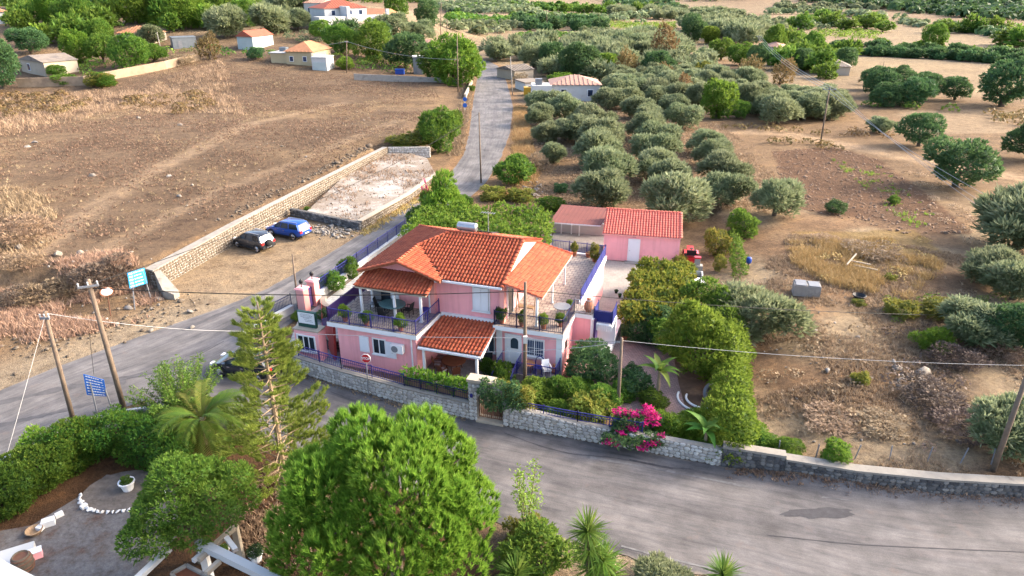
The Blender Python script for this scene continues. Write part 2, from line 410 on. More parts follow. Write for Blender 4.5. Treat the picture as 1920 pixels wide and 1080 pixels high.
# the tilled plot and the bright track beside it
til = pp([(1445, 285), (1560, 275), (1650, 300), (1760, 400), (1810, 455), (1700, 462), (1560, 425), (1480, 400)])
TILL = til
lay(inpoly(gX + 1.5 * (n2 - .5), gY, til) * .9, (.21, .125, .085))
trk = np.abs(pdist(gX, gY, pp([(1330, 245), (1480, 250), (1600, 275), (1720, 300), (1880, 330), (1990, 350)])))
lay((1 - smooth(1.2, 3.0, trk)) * .85, (.62, .47, .34))
trk = np.abs(pdist(gX, gY, pp([(1500, 420), (1620, 435), (1760, 470), (1860, 500)])))
lay((1 - smooth(.8, 2.0, trk)) * .6, (.50, .35, .24))
yel = pp([(1480, 455), (1700, 450), (1760, 500), (1700, 560), (1560, 530), (1490, 500)])
lay(inpoly(gX + 2 * (n2 - .5), gY, yel) * .7, (.42, .30, .12))
lay(inpoly(gX + 1.5 * (n2 - .5), gY, pp([(1720, 620), (1850, 600), (1840, 760), (1800, 860), (1700, 840), (1690, 700)])) * .6, (.24, .20, .17))
# far plots
for poly, c in (([(1600, 112), (1920, 130), (1920, 190), (1780, 178), (1620, 140)], (.50, .40, .28)), ([(1680, 205), (1900, 205), (1900, 250), (1720, 250)], (.53, .42, .31)),
                ([(900, 60), (1250, 60), (1270, 80), (900, 82)], (.52, .41, .30)), ([(1440, 20), (1920, 45), (1920, 100), (1500, 85)], (.48, .39, .28)),
                ([(1230, 105), (1400, 110), (1380, 150), (1240, 140)], (.44, .30, .20)), ([(840, 20), (1000, 25), (960, 40), (850, 36)], (.53, .43, .32))):
    lay(inpoly(gX, gY, pp(poly)) * .8, c)
# garden earth on this side of the road
lay(inpoly(gX, gY, pp([(-200, 905), (120, 800), (245, 775), (440, 800), (560, 850), (700, 905), (950, 985), (1090, 1080), (1000, 1500), (-400, 1500)])), GARDEN)
# sandy verges along the roads
ROAD_A_L = [(-30, 745), (60, 706), (150, 672), (240, 640), (330, 606), (430, 572), (520, 532), (610, 480), (700, 424), (780, 374), (840, 330), (868, 294), (880, 250), (886, 200), (892, 160), (898, 138), (897, 125), (884, 117), (868, 112)]
ROAD_A_R = [(-30, 868), (60, 828), (140, 792), (230, 768), (330, 730), (430, 690), (500, 640), (560, 596), (640, 540), (720, 478), (800, 425), (866, 384), (910, 345), (938, 300), (956, 250), (962, 200), (952, 160), (944, 138), (934, 124), (918, 115), (900, 110)]
ROAD_B_T = [(330, 640), (430, 655), (500, 668), (560, 698), (640, 724), (757, 757), (880, 786), (950, 799), (1080, 824), (1200, 845), (1350, 874), (1465, 893), (1600, 916), (1760, 934), (1960, 945), (2300, 950)]
ROAD_B_B = [(250, 800), (360, 800), (440, 806), (520, 836), (600, 868), (700, 902), (800, 930), (950, 984), (1030, 1006), (1150, 1036), (1300, 1075), (1400, 1100), (1560, 1150), (1750, 1200), (2000, 1260), (2400, 1300)]
la = pp(ROAD_A_L); dla = np.abs(pdist(gX, gY, la)); dra = np.abs(pdist(gX, gY, pp(ROAD_A_R)))
pts_near = 1 - smooth(1.0, 6.0, dla)
lay(pts_near * (gY < 66) * .95 * (bd < .5), SAND)
lay((1 - smooth(.4, 2.2, np.minimum(dla, dra))) * (gY >= 60) * .8, (.50, .32, .19))
lay((bd < .5) * (dla < 14) * (gY > 49) * (gY < 68) * (pdist(gX, gY, la) > 0) * .9, SAND)
lay((1 - smooth(1.0, 5.0, dla)) * (gX < -20) * (gY < 50) * .9, (.52, .44, .35))
lay((1 - smooth(.5, 4, np.abs(pdist(gX, gY, pp(ROAD_B_B[8:]))))) * .9, (.50, .42, .34))
V = np.stack([gX, gY, gZ - .02], -1).reshape(-1, 3); ny, nx = gX.shape
ii = np.arange(ny - 1)[:, None] * nx + np.arange(nx - 1)[None]
F = np.stack([ii, ii + 1, ii + nx + 1, ii + nx], -1).reshape(-1, 4)
def groundmat():
    m, n, b = _mat('dry_earth')
    at = N(n, 'ShaderNodeAttribute', attribute_name='soil')
    ge = n.nodes.new('ShaderNodeNewGeometry'); pos = ge.outputs['Position']
    a = noise(n, .55, 6, .72, pos); f = noise(n, 3.2, 5, .7, pos); g = noise(n, 14, 3, .7, pos); big = noise(n, .06, 4, .6, pos)
    c = mixc(n, 1.0, mixc(n, 1.0, at.outputs['Color'], (.425, .408, .372), 'MULTIPLY'), ramp(n, a, [(.28, (.55, .5, .46)), (.5, (.98, .98, .98)), (.72, (1.38, 1.3, 1.15))]), 'MULTIPLY')
    c = mixc(n, .9, c, ramp(n, f, [(.3, (.62, .58, .55)), (.5, (1, 1, 1)), (.68, (1.35, 1.28, 1.15))]), 'MULTIPLY')
    c = mixc(n, .7, c, ramp(n, g, [(.3, (.6, .58, .56)), (.55, (1, 1, 1)), (.75, (1.5, 1.45, 1.35))]), 'MULTIPLY')
    c = mixc(n, .5, c, ramp(n, big, [(.35, (.8, .78, .75)), (.65, (1.2, 1.17, 1.1))]), 'MULTIPLY')
    n.links.new(c, b.inputs['Base Color']); b.inputs['Roughness'].default_value = .97; b.inputs['Specular IOR Level'].default_value = .1
    h = N(n, 'ShaderNodeMath', operation='ADD'); n.links.new(f, h.inputs[0]); n.links.new(g, h.inputs[1])
    bp = N(n, 'ShaderNodeBump', Strength=.9, Distance=.16); n.links.new(h.outputs[0], bp.inputs['Height']); n.links.new(bp.outputs[0], b.inputs['Normal'])
    return m
me = npmesh('ground', V, F, groundmat(), sm=True)
at = me.attributes.new('soil', 'FLOAT_COLOR', 'POINT')
at.data.foreach_set('color', np.concatenate([col.reshape(-1, 3), np.ones((len(V), 1))], 1).astype(np.float32).ravel())
link('ground', me)['kind'] = 'structure'
# ================================================================== roads
def resample(pts, k):
    p = np.array(pts, float); d = np.r_[0, np.cumsum(np.hypot(*np.diff(p, axis=0).T))]
    # smooth the corner-cut polyline a little
    t = np.linspace(0, d[-1], k); q = np.stack([np.interp(t, d, p[:, 0]), np.interp(t, d, p[:, 1])], 1)
    for _ in range(2):
        q[1:-1] = .25 * q[:-2] + .5 * q[1:-1] + .25 * q[2:]
    return q, d[-1]
def roadmat(name, base, shift):
    m, n, b = _mat(name)
    uv = n.nodes.new('ShaderNodeUVMap'); ge = n.nodes.new('ShaderNodeNewGeometry'); pos = ge.outputs['Position']
    s = noise(n, 1.0, 5, .68, uv.outputs[0], (16, .22, 1)); s2 = noise(n, 1.0, 4, .6, uv.outputs[0], (40, .5, 1))
    a = noise(n, .35, 5, .65, pos); g = noise(n, 20, 2, .6, pos); p = noise(n, .9, 4, .6, pos)
    c = ramp(n, a, [(.3, scl(base, .58)), (.5, base), (.7, scl(base, 1.5))])
    c = mixc(n, .72, c, ramp(n, s, [(.33, (.50, .50, .54)), (.47, (.92, .92, .93)), (.62, (1.18, 1.14, 1.12))]), 'MULTIPLY')
    c = mixc(n, .4, c, ramp(n, s2, [(.36, (.62, .62, .66)), (.5, (1, 1, 1)), (.66, (1.25, 1.22, 1.2))]), 'MULTIPLY')
    c = mixc(n, .5, c, ramp(n, g, [(.3, (.7, .7, .7)), (.7, (1.3, 1.3, 1.3))]), 'MULTIPLY')
    pr = ramp(n, p, [(.60, (0, 0, 0)), (.72, (1, 1, 1))]); c = mixc(n, mixc(n, .5, (0, 0, 0), pr), c, (base[0] * 1.25, base[1] * 1.05, base[2] * .95))
    # dark tyre lanes along the road
    sx = n.nodes.new('ShaderNodeSeparateXYZ'); n.links.new(uv.outputs[0], sx.inputs[0])
    wv = N(n, 'ShaderNodeMath', operation='MULTIPLY_ADD'); n.links.new(sx.outputs[0], wv.inputs[0]); wv.inputs[1].default_value = 4 * math.pi; wv.inputs[2].default_value = shift
    sn = N(n, 'ShaderNodeMath', operation='SINE'); n.links.new(wv.outputs[0], sn.inputs[0])
    ln = ramp(n, sn.outputs[0], [(.0, (1, 1, 1)), (.55, (1, 1, 1)), (1.0, (.72, .72, .75))])
    c = mixc(n, .5, c, ln, 'MULTIPLY')
    # worn, dusty edges
    ab = N(n, 'ShaderNodeMath', operation='PINGPONG'); n.links.new(sx.outputs[0], ab.inputs[0]); ab.inputs[1].default_value = .5
    ad = N(n, 'ShaderNodeMath', operation='MULTIPLY_ADD'); n.links.new(a, ad.inputs[0]); ad.inputs[1].default_value = -.10; n.links.new(ab.outputs[0], ad.inputs[2])
    ad2 = N(n, 'ShaderNodeMath', operation='MULTIPLY_ADD'); n.links.new(p, ad2.inputs[0]); ad2.inputs[1].default_value = -.06; ad3 = N(n, 'ShaderNodeMath', operation='ADD'); n.links.new(ad.outputs[0], ad3.inputs[0]); ad3.inputs[1].default_value = .08; n.links.new(ad3.outputs[0], ad2.inputs[2])
    ed = ramp(n, ad2.outputs[0], [(0, (1, 1, 1)), (.0, (.75, .75, .75)), (.022, (0, 0, 0))])
    du = N(n, 'ShaderNodeAttribute', attribute_name='dust'); ed = mixc(n, 1.0, ed, du.outputs['Fac'], 'MULTIPLY')
    c = mixc(n, ed, c, (.155, .125, .10))
    n.links.new(c, b.inputs['Base Color']); b.inputs['Roughness'].default_value = .85; b.inputs['Specular IOR Level'].default_value = .3
    bp = N(n, 'ShaderNodeBump', Strength=.35, Distance=.03); n.links.new(g, bp.inputs['Height']); n.links.new(bp.outputs[0], b.inputs['Normal'])
    return m
def road(name, L, Rr, k, mt, dz, nu=8, seed=0):
    l, len1 = resample(L, k); r, _ = resample(Rr, k)
    rg = np.random.default_rng(seed)
    us = np.linspace(0, 1, nu + 1)
    V = l[:, None, :] * (1 - us)[None, :, None] + r[:, None, :] * us[None, :, None]
    V[:, 0] += rg.normal(0, .04, (k, 2)); V[:, -1] += rg.normal(0, .04, (k, 2))
    z = hz(V[..., 0], V[..., 1]) + dz
    V = np.concatenate([V, z[..., None]], 2).reshape(-1, 3); w_ = nu + 1
    ii = np.arange(k - 1)[:, None] * w_ + np.arange(nu)[None]
    F = np.stack([ii, ii + 1, ii + w_ + 1, ii + w_], -1).reshape(-1, 4)
    c = .5 * (l + r); vv = np.r_[0, np.cumsum(np.hypot(*np.diff(c, axis=0).T))]
    me = npmesh(name, V, F[:, ::1], mt, sm=True)
    uv = me.uv_layers.new(name='UVMap'); lo = np.zeros(len(me.loops), np.int32); me.loops.foreach_get('vertex_index', lo)
    U = np.stack([np.tile(us, k), np.repeat(vv, w_)], 1)
    uv.data.foreach_set('uv', U[lo].astype(np.float32).ravel())
    jd = smooth(6, 13, np.hypot(V[:, 0] + 20.5, (V[:, 1] - 39) * 1.3)); a_ = me.attributes.new('dust', 'FLOAT', 'POINT'); a_.data.foreach_set('value', jd.astype(np.float32))
    o = link(name, me); o['kind'] = 'structure'; return o
road('main_road', pp(ROAD_A_L), pp(ROAD_A_R), 150, roadmat('worn_asphalt', (.106, .099, .095), .6), .014, seed=1)
road('side_road', pp(ROAD_B_T), pp(ROAD_B_B), 110, roadmat('streaked_asphalt', (.092, .086, .084), 2.0), .008, seed=2)
# dark repaired patches and wet stains on the asphalt, worn white edge lines
def patch(name, poly, z, m):
    mb = MB(); c = [G(a, b) for a, b in poly]
    mb.add([(x, y, z) for x, y in c], [tuple(range(len(c)))]); return struct(name, mb, m)
M['tar'] = mat('dark_tar', (.075, .072, .078), .9, .35, 2.5, bump=.2)
M['tar2'] = mat('patched_asphalt', (.12, .113, .115), .9, .3, 2, bump=.2)
def blob(cx, cy, rx, ry, n=22, seed=0, tilt=0):
    rg = random.Random(seed); out = []
    for i in range(n):
        t = 2 * math.pi * i / n; k = 1 + rg.uniform(-.22, .22)
        x = rx * math.cos(t) * k; y = ry * math.sin(t) * k
        out.append((cx + x, cy + y + tilt * x))
    return out
patch('road_patch', [(190, 707), (232, 708), (238, 717), (233, 722), (196, 721)], .022, M['tar2'])
patch('road_stain', blob(1545, 963, 60, 10, seed=3), .022, M['tar'])
patch('road_stain', blob(1500, 962, 40, 6, seed=4, tilt=-.05), .018, M['tar'])
def ribbon(name, pts, wid, z, m):
    q, _ = resample([G(a, b) for a, b in pts], 26); mb = MB(); vs = []
    for i, (x, y) in enumerate(q):
        a = q[min(i + 1, len(q) - 1)] - q[max(i - 1, 0)]; a = a / np.hypot(*a); k = wid * (.6 + .8 * random.Random(i * 7 + int(wid * 99)).random()) / 2
        vs += [(x - a[1] * k, y + a[0] * k, z), (x + a[1] * k, y - a[0] * k, z)]
    mb.add(vs, [(2 * i, 2 * i + 1, 2 * i + 3, 2 * i + 2) for i in range(len(q) - 1)]); return struct(name, mb, m)
M['line'] = mat('worn_white_line', (.20, .195, .195), .9, .3, 3, dirt=(1.3, .47, (.13, .125, .128)))
ribbon('road_line', [(1100, 857), (1200, 874), (1350, 903), (1470, 926), (1620, 940), (1780, 955), (1930, 960)], .16, .021, M['line'])
ribbon('road_line', [(1165, 1024), (1230, 1042), (1330, 1066), (1440, 1090)], .12, .021, M['line'])
for i, (pts, wd) in enumerate((([(945, 812), (1010, 836), (1070, 852), (1150, 858), (1262, 880)], .05), ([(1180, 862), (1260, 878), (1300, 880)], .07), ([(620, 735), (700, 765), (760, 790), (850, 815)], .05), ([(1440, 1004), (1600, 1021), (1760, 1029), (1930, 1036)], .05), ([(860, 330), (820, 362), (760, 402)], .06), ([(420, 640), (330, 690), (200, 720)], .06))): ribbon('road_crack', pts, wd, .0225, M['tar'])
for pts, wd in (([(-10, 758), (120, 728), (250, 706), (330, 690)], .55), ([(-10, 800), (100, 775), (190, 752)], .4), ([(560, 735), (640, 770), (740, 812)], .6), ([(340, 620), (480, 560), (600, 500)], .4)): ribbon('tyre_marks', pts, wd, .0195, M['tar2'])
# raised gravel plot between the roadside walls
plot = pp([(573, 398), (676, 418), (816, 325), (800, 296), (735, 278), (640, 335)], .7)
def gravelmat(name, c1, c2, sc=9):
    m, n, b = _mat(name); ge = n.nodes.new('ShaderNodeNewGeometry'); pos = ge.outputs['Position']
    a = noise(n, .25, 5, .7, pos); f = noise(n, sc, 3, .7, pos)
    c = mixc(n, ramp(n, a, [(.46, (0, 0, 0)), (.62, (1, 1, 1))]), c1, c2)
    c = mixc(n, .9, c, ramp(n, f, [(.3, (.6, .58, .56)), (.5, (1, 1, 1)), (.7, (1.35, 1.35, 1.33))]), 'MULTIPLY')
    n.links.new(c, b.inputs['Base Color']); b.inputs['Roughness'].default_value = .95
    bp = N(n, 'ShaderNodeBump', Strength=.6, Distance=.08); n.links.new(f, bp.inputs['Height']); n.links.new(bp.outputs[0], b.inputs['Normal']); return m
mb = MB(); mb.prism(plot, -.3, .7); struct('gravel_plot', mb, gravelmat('pale_gravel', (.165, .13, .098), (.28, .258, .23), 5))
# ================================================================== the pink house
HO = (-4.5, 39.0); HA = R(-18)
def W3(u, v, z=0.0):
    return (HO[0] + u * math.cos(HA) - v * math.sin(HA), HO[1] + u * math.sin(HA) + v * math.cos(HA), z)
YZ = .1
def paver_mat(name, c1, c2, joint, s=(.3, .3), rot=0.0, jw=.03):
    m, n, b = _mat(name); c1, c2, joint = scl(c1, .62), scl(c2, .62), scl(joint, .62)
    tc = n.nodes.new('ShaderNodeTexCoord'); mp = N(n, 'ShaderNodeMapping'); mp.inputs['Rotation'].default_value = (0, 0, rot); n.links.new(tc.outputs['Object'], mp.inputs[0])
    br = N(n, 'ShaderNodeTexBrick', Scale=1.0); br.inputs['Color1'].default_value = (*c1, 1); br.inputs['Color2'].default_value = (*c2, 1); br.inputs['Mortar'].default_value = (*joint, 1)
    br.inputs['Brick Width'].default_value = s[0]; br.inputs['Row Height'].default_value = s[1]; br.inputs['Mortar Size'].default_value = jw * s[1]; br.inputs['Mortar Smooth'].default_value = .3
    n.links.new(mp.outputs[0], br.inputs[0])
    f = noise(n, .8, 5, .65); g = noise(n, 9, 3, .6)
    c = mixc(n, .7, br.outputs[0], ramp(n, f, [(.3, (.72, .70, .68)), (.7, (1.2, 1.18, 1.15))]), 'MULTIPLY')
    c = mixc(n, .4, c, ramp(n, g, [(.3, (.7, .7, .7)), (.7, (1.25, 1.25, 1.25))]), 'MULTIPLY')
    n.links.new(c, b.inputs['Base Color']); b.inputs['Roughness'].default_value = .85
    bp = N(n, 'ShaderNodeBump', Strength=.3, Distance=.02); n.links.new(br.outputs['Fac'], bp.inputs['Height']); bp.invert = True; n.links.new(bp.outputs[0], b.inputs['Normal'])
    return m
M['terrace_tile'] = paver_mat('terrace_tile', (.40, .33, .28), (.46, .38, .32), (.20, .165, .15), (.4, .4), 0, .09)
M['patio_paving'] = paver_mat('patio_paving', (.27, .24, .235), (.34, .30, .29), (.18, .17, .16), (.42, .3))
M['crazy'] = paver_mat('stone_path', (.33, .35, .37), (.42, .43, .44), (.5, .49, .47), (.5, .4), .3, .1)
M['pinkpave'] = paver_mat('pink_paving', (.38, .25, .23), (.48, .32, .29), (.22, .15, .14), (.22, .16), .4, .1)
M['greypave'] = paver_mat('grey_yard_paving', (.40, .36, .32), (.46, .41, .36), (.32, .28, .25), (.4, .4), .2)
house = thing('pink_house', 'two storey pink villa with red tiled hip roof, white shutters and blue balcony rails', 'house', (HO[0], HO[1], 0), HA)
E_, S_ = 5.9, .345
low = [(-6.2, -2.4), (-.72, -2.4), (-.72, .75), (3.55, .75), (3.55, .55), (7.85, .55), (7.85, 3.4), (9.0, 3.4), (9.0, 4.7), (7.92, 4.7), (7.92, 13.55), (3.6, 13.55), (3.6, 8.6), (-5.0, 8.6), (-5.0, 2.25), (-6.2, 2.25)]
mb = MB(); mb.prism(low, -.2, 3.0)
part('wall', mb, M['pink'], house)
mb = MB(); mb.prism([(-4.98, .77), (4.0, .77), (4.0, 8.4), (-4.98, 8.4)], 3.302, 5.95)
mb.prism([(3.78, .8), (3.998, .8), (3.998, 4.55), (3.78, 4.55)], 5.951, [5.93, 5.93, 7.26, 7.26]); mb.prism([(3.78, 4.552), (3.998, 4.552), (3.998, 8.38), (3.78, 8.38)], 5.951, [7.26, 7.26, 5.96, 5.96])
mb.add([(-5.0, .772, 5.9), (-.3, .772, 5.9), (-2.75, .772, 6.74), (-5.0, .95, 5.9), (-.3, .95, 5.9), (-2.75, .95, 6.74)], [(0, 1, 2), (5, 4, 3), (0, 3, 4, 1), (1, 4, 5, 2), (2, 5, 3, 0)])
part('upper_wall', mb, M['pink'], house)
for a_ in ((-.98, -.62, .40), (3.75, 4.06, .5)): part('corner_pilaster', MB().box(a_[0], a_[1], a_[2], .768, 3.302, 5.85), M['salmon'], house)
# slabs with white edges and tiled floors
balc = [(-6.7, -2.75), (-.45, -2.75), (-.35, .768), (-5.0, .768), (-5.0, 2.3), (-6.7, 2.3)]
mb = MB(); mb.prism(balc, 3.0, 3.3, 0, 1); part('balcony_slab', mb, [M['white'], M['terrace_tile']], house)
terr = [(3.45, .05), (7.98, .15), (7.98, 3.3), (9.1, 3.3), (9.1, 4.75), (8.05, 4.75), (8.05, 13.65), (3.62, 13.65), (3.62, 8.42), (4.002, 8.42), (4.002, .768), (3.45, .768)]
mb = MB(); mb.prism(terr, 3.0, 3.3, 0, 1); part('terrace_slab', mb, [M['white'], M['terrace_tile']], house)
mb = MB(); mb.box(7.87, 8.06, 4.76, 13.62, 3.302, 3.42); mb.box(3.6, 7.86, 13.42, 13.6, 3.302, 3.42); part('parapet', mb, M['white'], house)
for a_ in ((7.45, 7.84, .5), (3.52, 3.9, .46)): part('white_pilaster', MB().box(a_[0], a_[1], a_[2], .548, .1, 2.99), M['white'], house)
mb = MB(); mb.box(-.3, 3.4, .60, .748, 3.1, 3.36); part('white_ledge', mb, M['white'], house)
# ---- clay tiles
def tile_geo(wd, ln, h):
    pr = [(-.5, .0), (-.22, .0), (-.1, .62), (.12, 1.0), (.36, .7), (.5, .06)]
    vs = []
    for y, z in ((0, .035), (ln * 1.12, 0.0)): vs += [(x * wd, y, c * h + z) for x, c in pr]
    vs += [(x * wd, 0, c * h + .035 - .028) for x, c in pr]
    k = len(pr)
    fs = [(i, i + 1, i + 1 + k, i + k) for i in range(k - 1)] + [(i + 2 * k, i + 1 + 2 * k, i + 1, i) for i in range(k - 1)]
    return vs, fs
TILES = []     # (matrix in house space, roof part, size key)
def tile_field(roof, a, b, up, poly, wd, ln, h, mt):
    """a: eave start, b: eave end, up: a point up the slope; poly: roof outline (3D)"""
    a, b, up = Vector(a), Vector(b), Vector(up)
    ex = (b - a).normalized(); ny_ = (up - a) - ex * (up - a).dot(ex); ey = ny_.normalized(); ez = ex.cross(ey)
    P2 = [((Vector(p) - a).dot(ex), (Vector(p) - a).dot(ey)) for p in poly]
    x0, x1 = min(p[0] for p in P2), max(p[0] for p in P2); y1 = max(p[1] for p in P2); y0 = min(p[1] for p in P2)
    nx_ = max(1, round((x1 - x0) / wd)); wd2 = (x1 - x0) / nx_
    nyy = max(1, round((y1 - y0) / ln)); ln2 = (y1 - y0) / nyy
    for j in range(nyy):
        for i in range(nx_):
            cx, cy = x0 + (i + .5) * wd2, y0 + j * ln2
            if inpoly(cx, cy + ln2 * .5, P2):
                rg = random.random
                o = a + ex * (cx + (rg() - .5) * .012) + ey * (cy + (rg() - .5) * .02) + ez * (.015 + rg() * .006)
                m4 = Matrix((ex, ey, ez)).transposed().to_4x4(); m4.translation = o
                TILES.append((m4, roof, (round(wd2, 4), round(ln2, 4), h), mt))
random.seed(5)
def roof_plane(name, poly, eave, up, wd=.235, ln=.37, h=.095, mt='tile', th=.10, edge='terra'):
    mb = MB(); mb.slab(poly, th, 0, 1)
    o = part(name, mb, [M['terra'], M['white'] if edge is None else M[edge]], house)
    tile_field(o, eave[0], eave[1], up, poly, wd, ln, h, mt); return o
zf = lambda v: E_ + (v - .1) * S_
zl = lambda u: E_ + (u + 5.6) * S_
UG = -2.75; ZG = zl(UG); RV = 4.55; RZ = zf(RV)
front = [(.1, .1, E_), (4.05, .1, E_), (4.05, RV, RZ), (-1.15, RV, RZ), (UG, 2.95, ZG)]
r_front = roof_plane('roof', front, (front[0], front[1]), (.1, 2, zf(2)))
gab = [(UG, -.25, ZG), (.1, -.25, E_), (.1, .1, E_), (UG, 2.95, ZG)]
r_gab = roof_plane('roof', gab, ((.1, -.25, E_), (.1, 3, E_)), (UG, -.25, ZG))
lef = [(-5.6, -.25, E_), (UG, -.25, ZG), (UG, 2.95, ZG), (-1.15, RV, RZ), (-5.6, 9.0, E_)]
r_left = roof_plane('roof', lef, ((-5.6, 9, E_), (-5.6, -.25, E_)), (UG, -.25, ZG))
bck = [(-5.6, 9.0, E_), (-1.15, RV, RZ), (4.05, RV, RZ), (4.05, 9.0, E_)]
r_back = roof_plane('roof', bck, ((4.05, 9, E_), (-5.6, 9, E_)), (4.05, RV, RZ))
por = [(-5.45, -1.1, 5.22), (-.5, -1.1, 5.22), (-.62, .74, 5.78), (-5.25, .74, 5.78)]
r_por = roof_plane('porch_roof', por, (por[0], por[1]), por[3], edge='cream')
pat = [(-.45, -2.6, 2.52), (3.62, -2.6, 2.52), (3.5, .58, 3.12), (-.3, .58, 3.12)]
r_pat = roof_plane('patio_roof', pat, (pat[0], pat[1]), pat[3], edge='white')
can = [(6.5, .55, 5.36), (6.55, 8.2, 5.36), (4.07, 7.75, 6.12), (4.07, .3, 6.12)]
r_can = roof_plane('terrace_roof', can, (can[0], can[1]), can[3], wd=.2, ln=.3, h=.05, edge='salmon')
# the 300 tiles that show largest are sub-parts of their roof, the rest one mesh per roof
hm = Matrix.Translation((HO[0], HO[1], 0)) @ Matrix.Rotation(HA, 4, 'Z')
cp = Vector((0, 0, CAM_H))
TILES.sort(key=lambda t: (t[1] not in (r_pat, r_por, r_front, r_gab), ((hm @ t[0].translation) - cp).length))
tcache = {}
for m4, roof, key, mt in TILES[:300]:
    if key not in tcache:
        vs, fs = tile_geo(*key); tcache[key] = MB().add(vs, fs).mesh('roof_tile', M[mt], True)
    o = link('roof_tile', tcache[key], roof); o.matrix_local = m4
rest = {}
for t in TILES[300:]: rest.setdefault((t[1], t[3]), []).append(t)
def join_tiles(name, lst, parent, mt, seed=0):
    rg = np.random.default_rng(seed); Vs = []; Fs = []; Ts = []; o = 0
    for m4, _, key, _ in lst:
        vs, fs = tile_geo(*key); A = np.array(m4); v = np.array(vs) @ A[:3, :3].T + A[:3, 3]
        Vs.append(v); Fs.append(np.array(fs) + o); o += len(vs); Ts.append(np.full(len(fs), rg.random()))
    ob = link(name, npmesh(name, np.concatenate(Vs), np.concatenate(Fs), M[mt], np.concatenate(Ts), True), parent); ob['kind'] = 'stuff'; return ob
for (roof, mt), lst in rest.items(): join_tiles('roof_tile', lst, roof, mt, 3)
def caps(name, pts, parent, r=.12, step=.36, m='tile', kind='stuff'):
    """half round ridge tiles, each overlapping the next"""
    mb = MB(); tint = []
    for p, q in zip(pts, pts[1:]):
        p, q = Vector(p), Vector(q); d = q - p; k = max(1, round(d.length / step)); d /= k
        e = d.normalized(); x = e.cross(Vector((0, 0, 1))).normalized(); y = x.cross(e)
        for i in range(k):
            a = p + d * i; b = p + d * (i + 1.1); vs = []
            for c, rr, lift in ((a, r, .04), (b, r * .82, .0)):
                for j in range(6):
                    t = math.pi * j / 5; vs.append(c + x * rr * math.cos(t) + y * (rr * math.sin(t) * .8 + lift - .02))
            mb.add(vs, [(j, j + 6, j + 7, j + 1) for j in range(5)] + [(5, 4, 3, 2, 1, 0)]); tint += [random.random()] * 6
    me = mb.mesh(name, M[m], False); at = me.attributes.new('tint', 'FLOAT', 'FACE'); at.data.foreach_set('value', tint)
    o = link(name, me, parent); o['kind'] = kind; return o
h_ = .07
caps('ridge_tile', [(-1.15, RV, RZ + h_), (4.1, RV, RZ + h_)], r_front); caps('ridge_tile', [(-5.6, 9, E_ + h_), (-1.15, RV, RZ + h_)], r_back, .1)
caps('ridge_tile', [(UG, 2.95, ZG + h_), (-1.15, RV, RZ + h_)], r_left, .1); caps('ridge_tile', [(UG, -.3, ZG + h_), (UG, 2.95, ZG + h_)], r_gab, .13)
caps('verge_tile', [(4.06, .05, E_ + .05), (4.06, RV, RZ + .05)], r_front, .13); caps('verge_tile', [(4.06, RV, RZ + .05), (4.06, 9.0, E_ + .05)], r_back, .13)
caps('verge_tile', [(.12, -.26, E_ + .05), (UG, -.26, ZG + .05)], r_gab, .13); caps('verge_tile', [(-5.6, -.26, E_ + .05), (UG, -.26, ZG + .05)], r_left, .12)
caps('verge_tile', [(-.5, -1.12, 5.28), (-.6, .7, 5.83)], r_por, .14); caps('verge_tile', [(-5.45, -1.12, 5.28), (-5.27, .7, 5.83)], r_por, .12); caps('ridge_tile', [(-5.3, .68, 5.82), (-.6, .68, 5.82)], r_por, .1)
caps('verge_tile', [(6.5, .53, 5.41), (4.07, .28, 6.17)], r_can, .12); caps('verge_tile', [(6.55, 8.22, 5.41), (4.07, 7.77, 6.17)], r_can, .12)
# dark valley gutter
mb = MB(); mb.bar((.1, .1, E_ + .06), (UG, 2.95, ZG + .05), .07, .012); part('valley_gutter', mb, M['iron_rust'], r_front)
def bargather(name, bars, m, parent):
    mb = MB()
    for b in bars: mb.bar(*b)
    return part(name, mb, M[m], parent)
bargather('gutter', [((.15, .04, E_ - .03), (4.05, .04, E_ - .03), .06, .06), ((-.9, .25, 5.55), (.05, .04, 5.84), .04, .04), ((-.95, .3, 5.55), (-.95, .36, 3.35), .04, .04)], 'white', house)
bargather('gutter', [((-5.66, -.2, E_ - .03), (-5.66, 9.0, E_ - .03), .06, .06)], 'cream', house)
bargather('gutter', [((-.47, -2.66, 2.44), (3.64, -2.66, 2.44), .06, .06), ((3.66, -2.6, 2.46), (3.55, .5, 3.06), .05, .06), ((-.47, -2.6, 2.46), (-.35, -.5, 2.85), .03, .05)], 'white', house)
bargather('drain_pipe', [((-1.0, -2.45, .1), (-1.0, -2.45, 2.99), .04, .04)], 'white', house)
# posts that carry the porch, the patio roof and the terrace roof
for u, v, z0, z1, hw in ((-5.2, -.85, 3.3, 5.14, .07), (-2.8, -.9, 3.3, 5.14, .07), (-.95, -.95, 3.3, 5.14, .07), (-4.95, .1, 3.3, 5.2, .06),
                         (-.2, -2.45, YZ, 2.42, .07), (3.3, -2.45, YZ, 2.42, .07),
                         (6.1, .75, 3.3, 5.36, .06), (6.15, 4.3, 3.3, 5.36, .05), (6.2, 7.5, 3.3, 5.36, .05)):
    mb = MB(); mb.box(u - hw, u + hw, v - hw, v + hw, z0, z1); mb.box(u - hw * 1.6, u + hw * 1.6, v - hw * 1.6, v + hw * 1.6, z0, z0 + .08); part('post', mb, M['white'], house)
bargather('roof_beam', [((-5.3, -.9, 5.1), (-.7, -.9, 5.1), .05, .06), ((6.2, .7, 5.25), (6.2, 8, 5.25), .05, .07)], 'cream', house)
bargather('roof_beam', [((-.4, -2.45, 2.40), (3.5, -2.45, 2.40), .05, .06)], 'white', house)
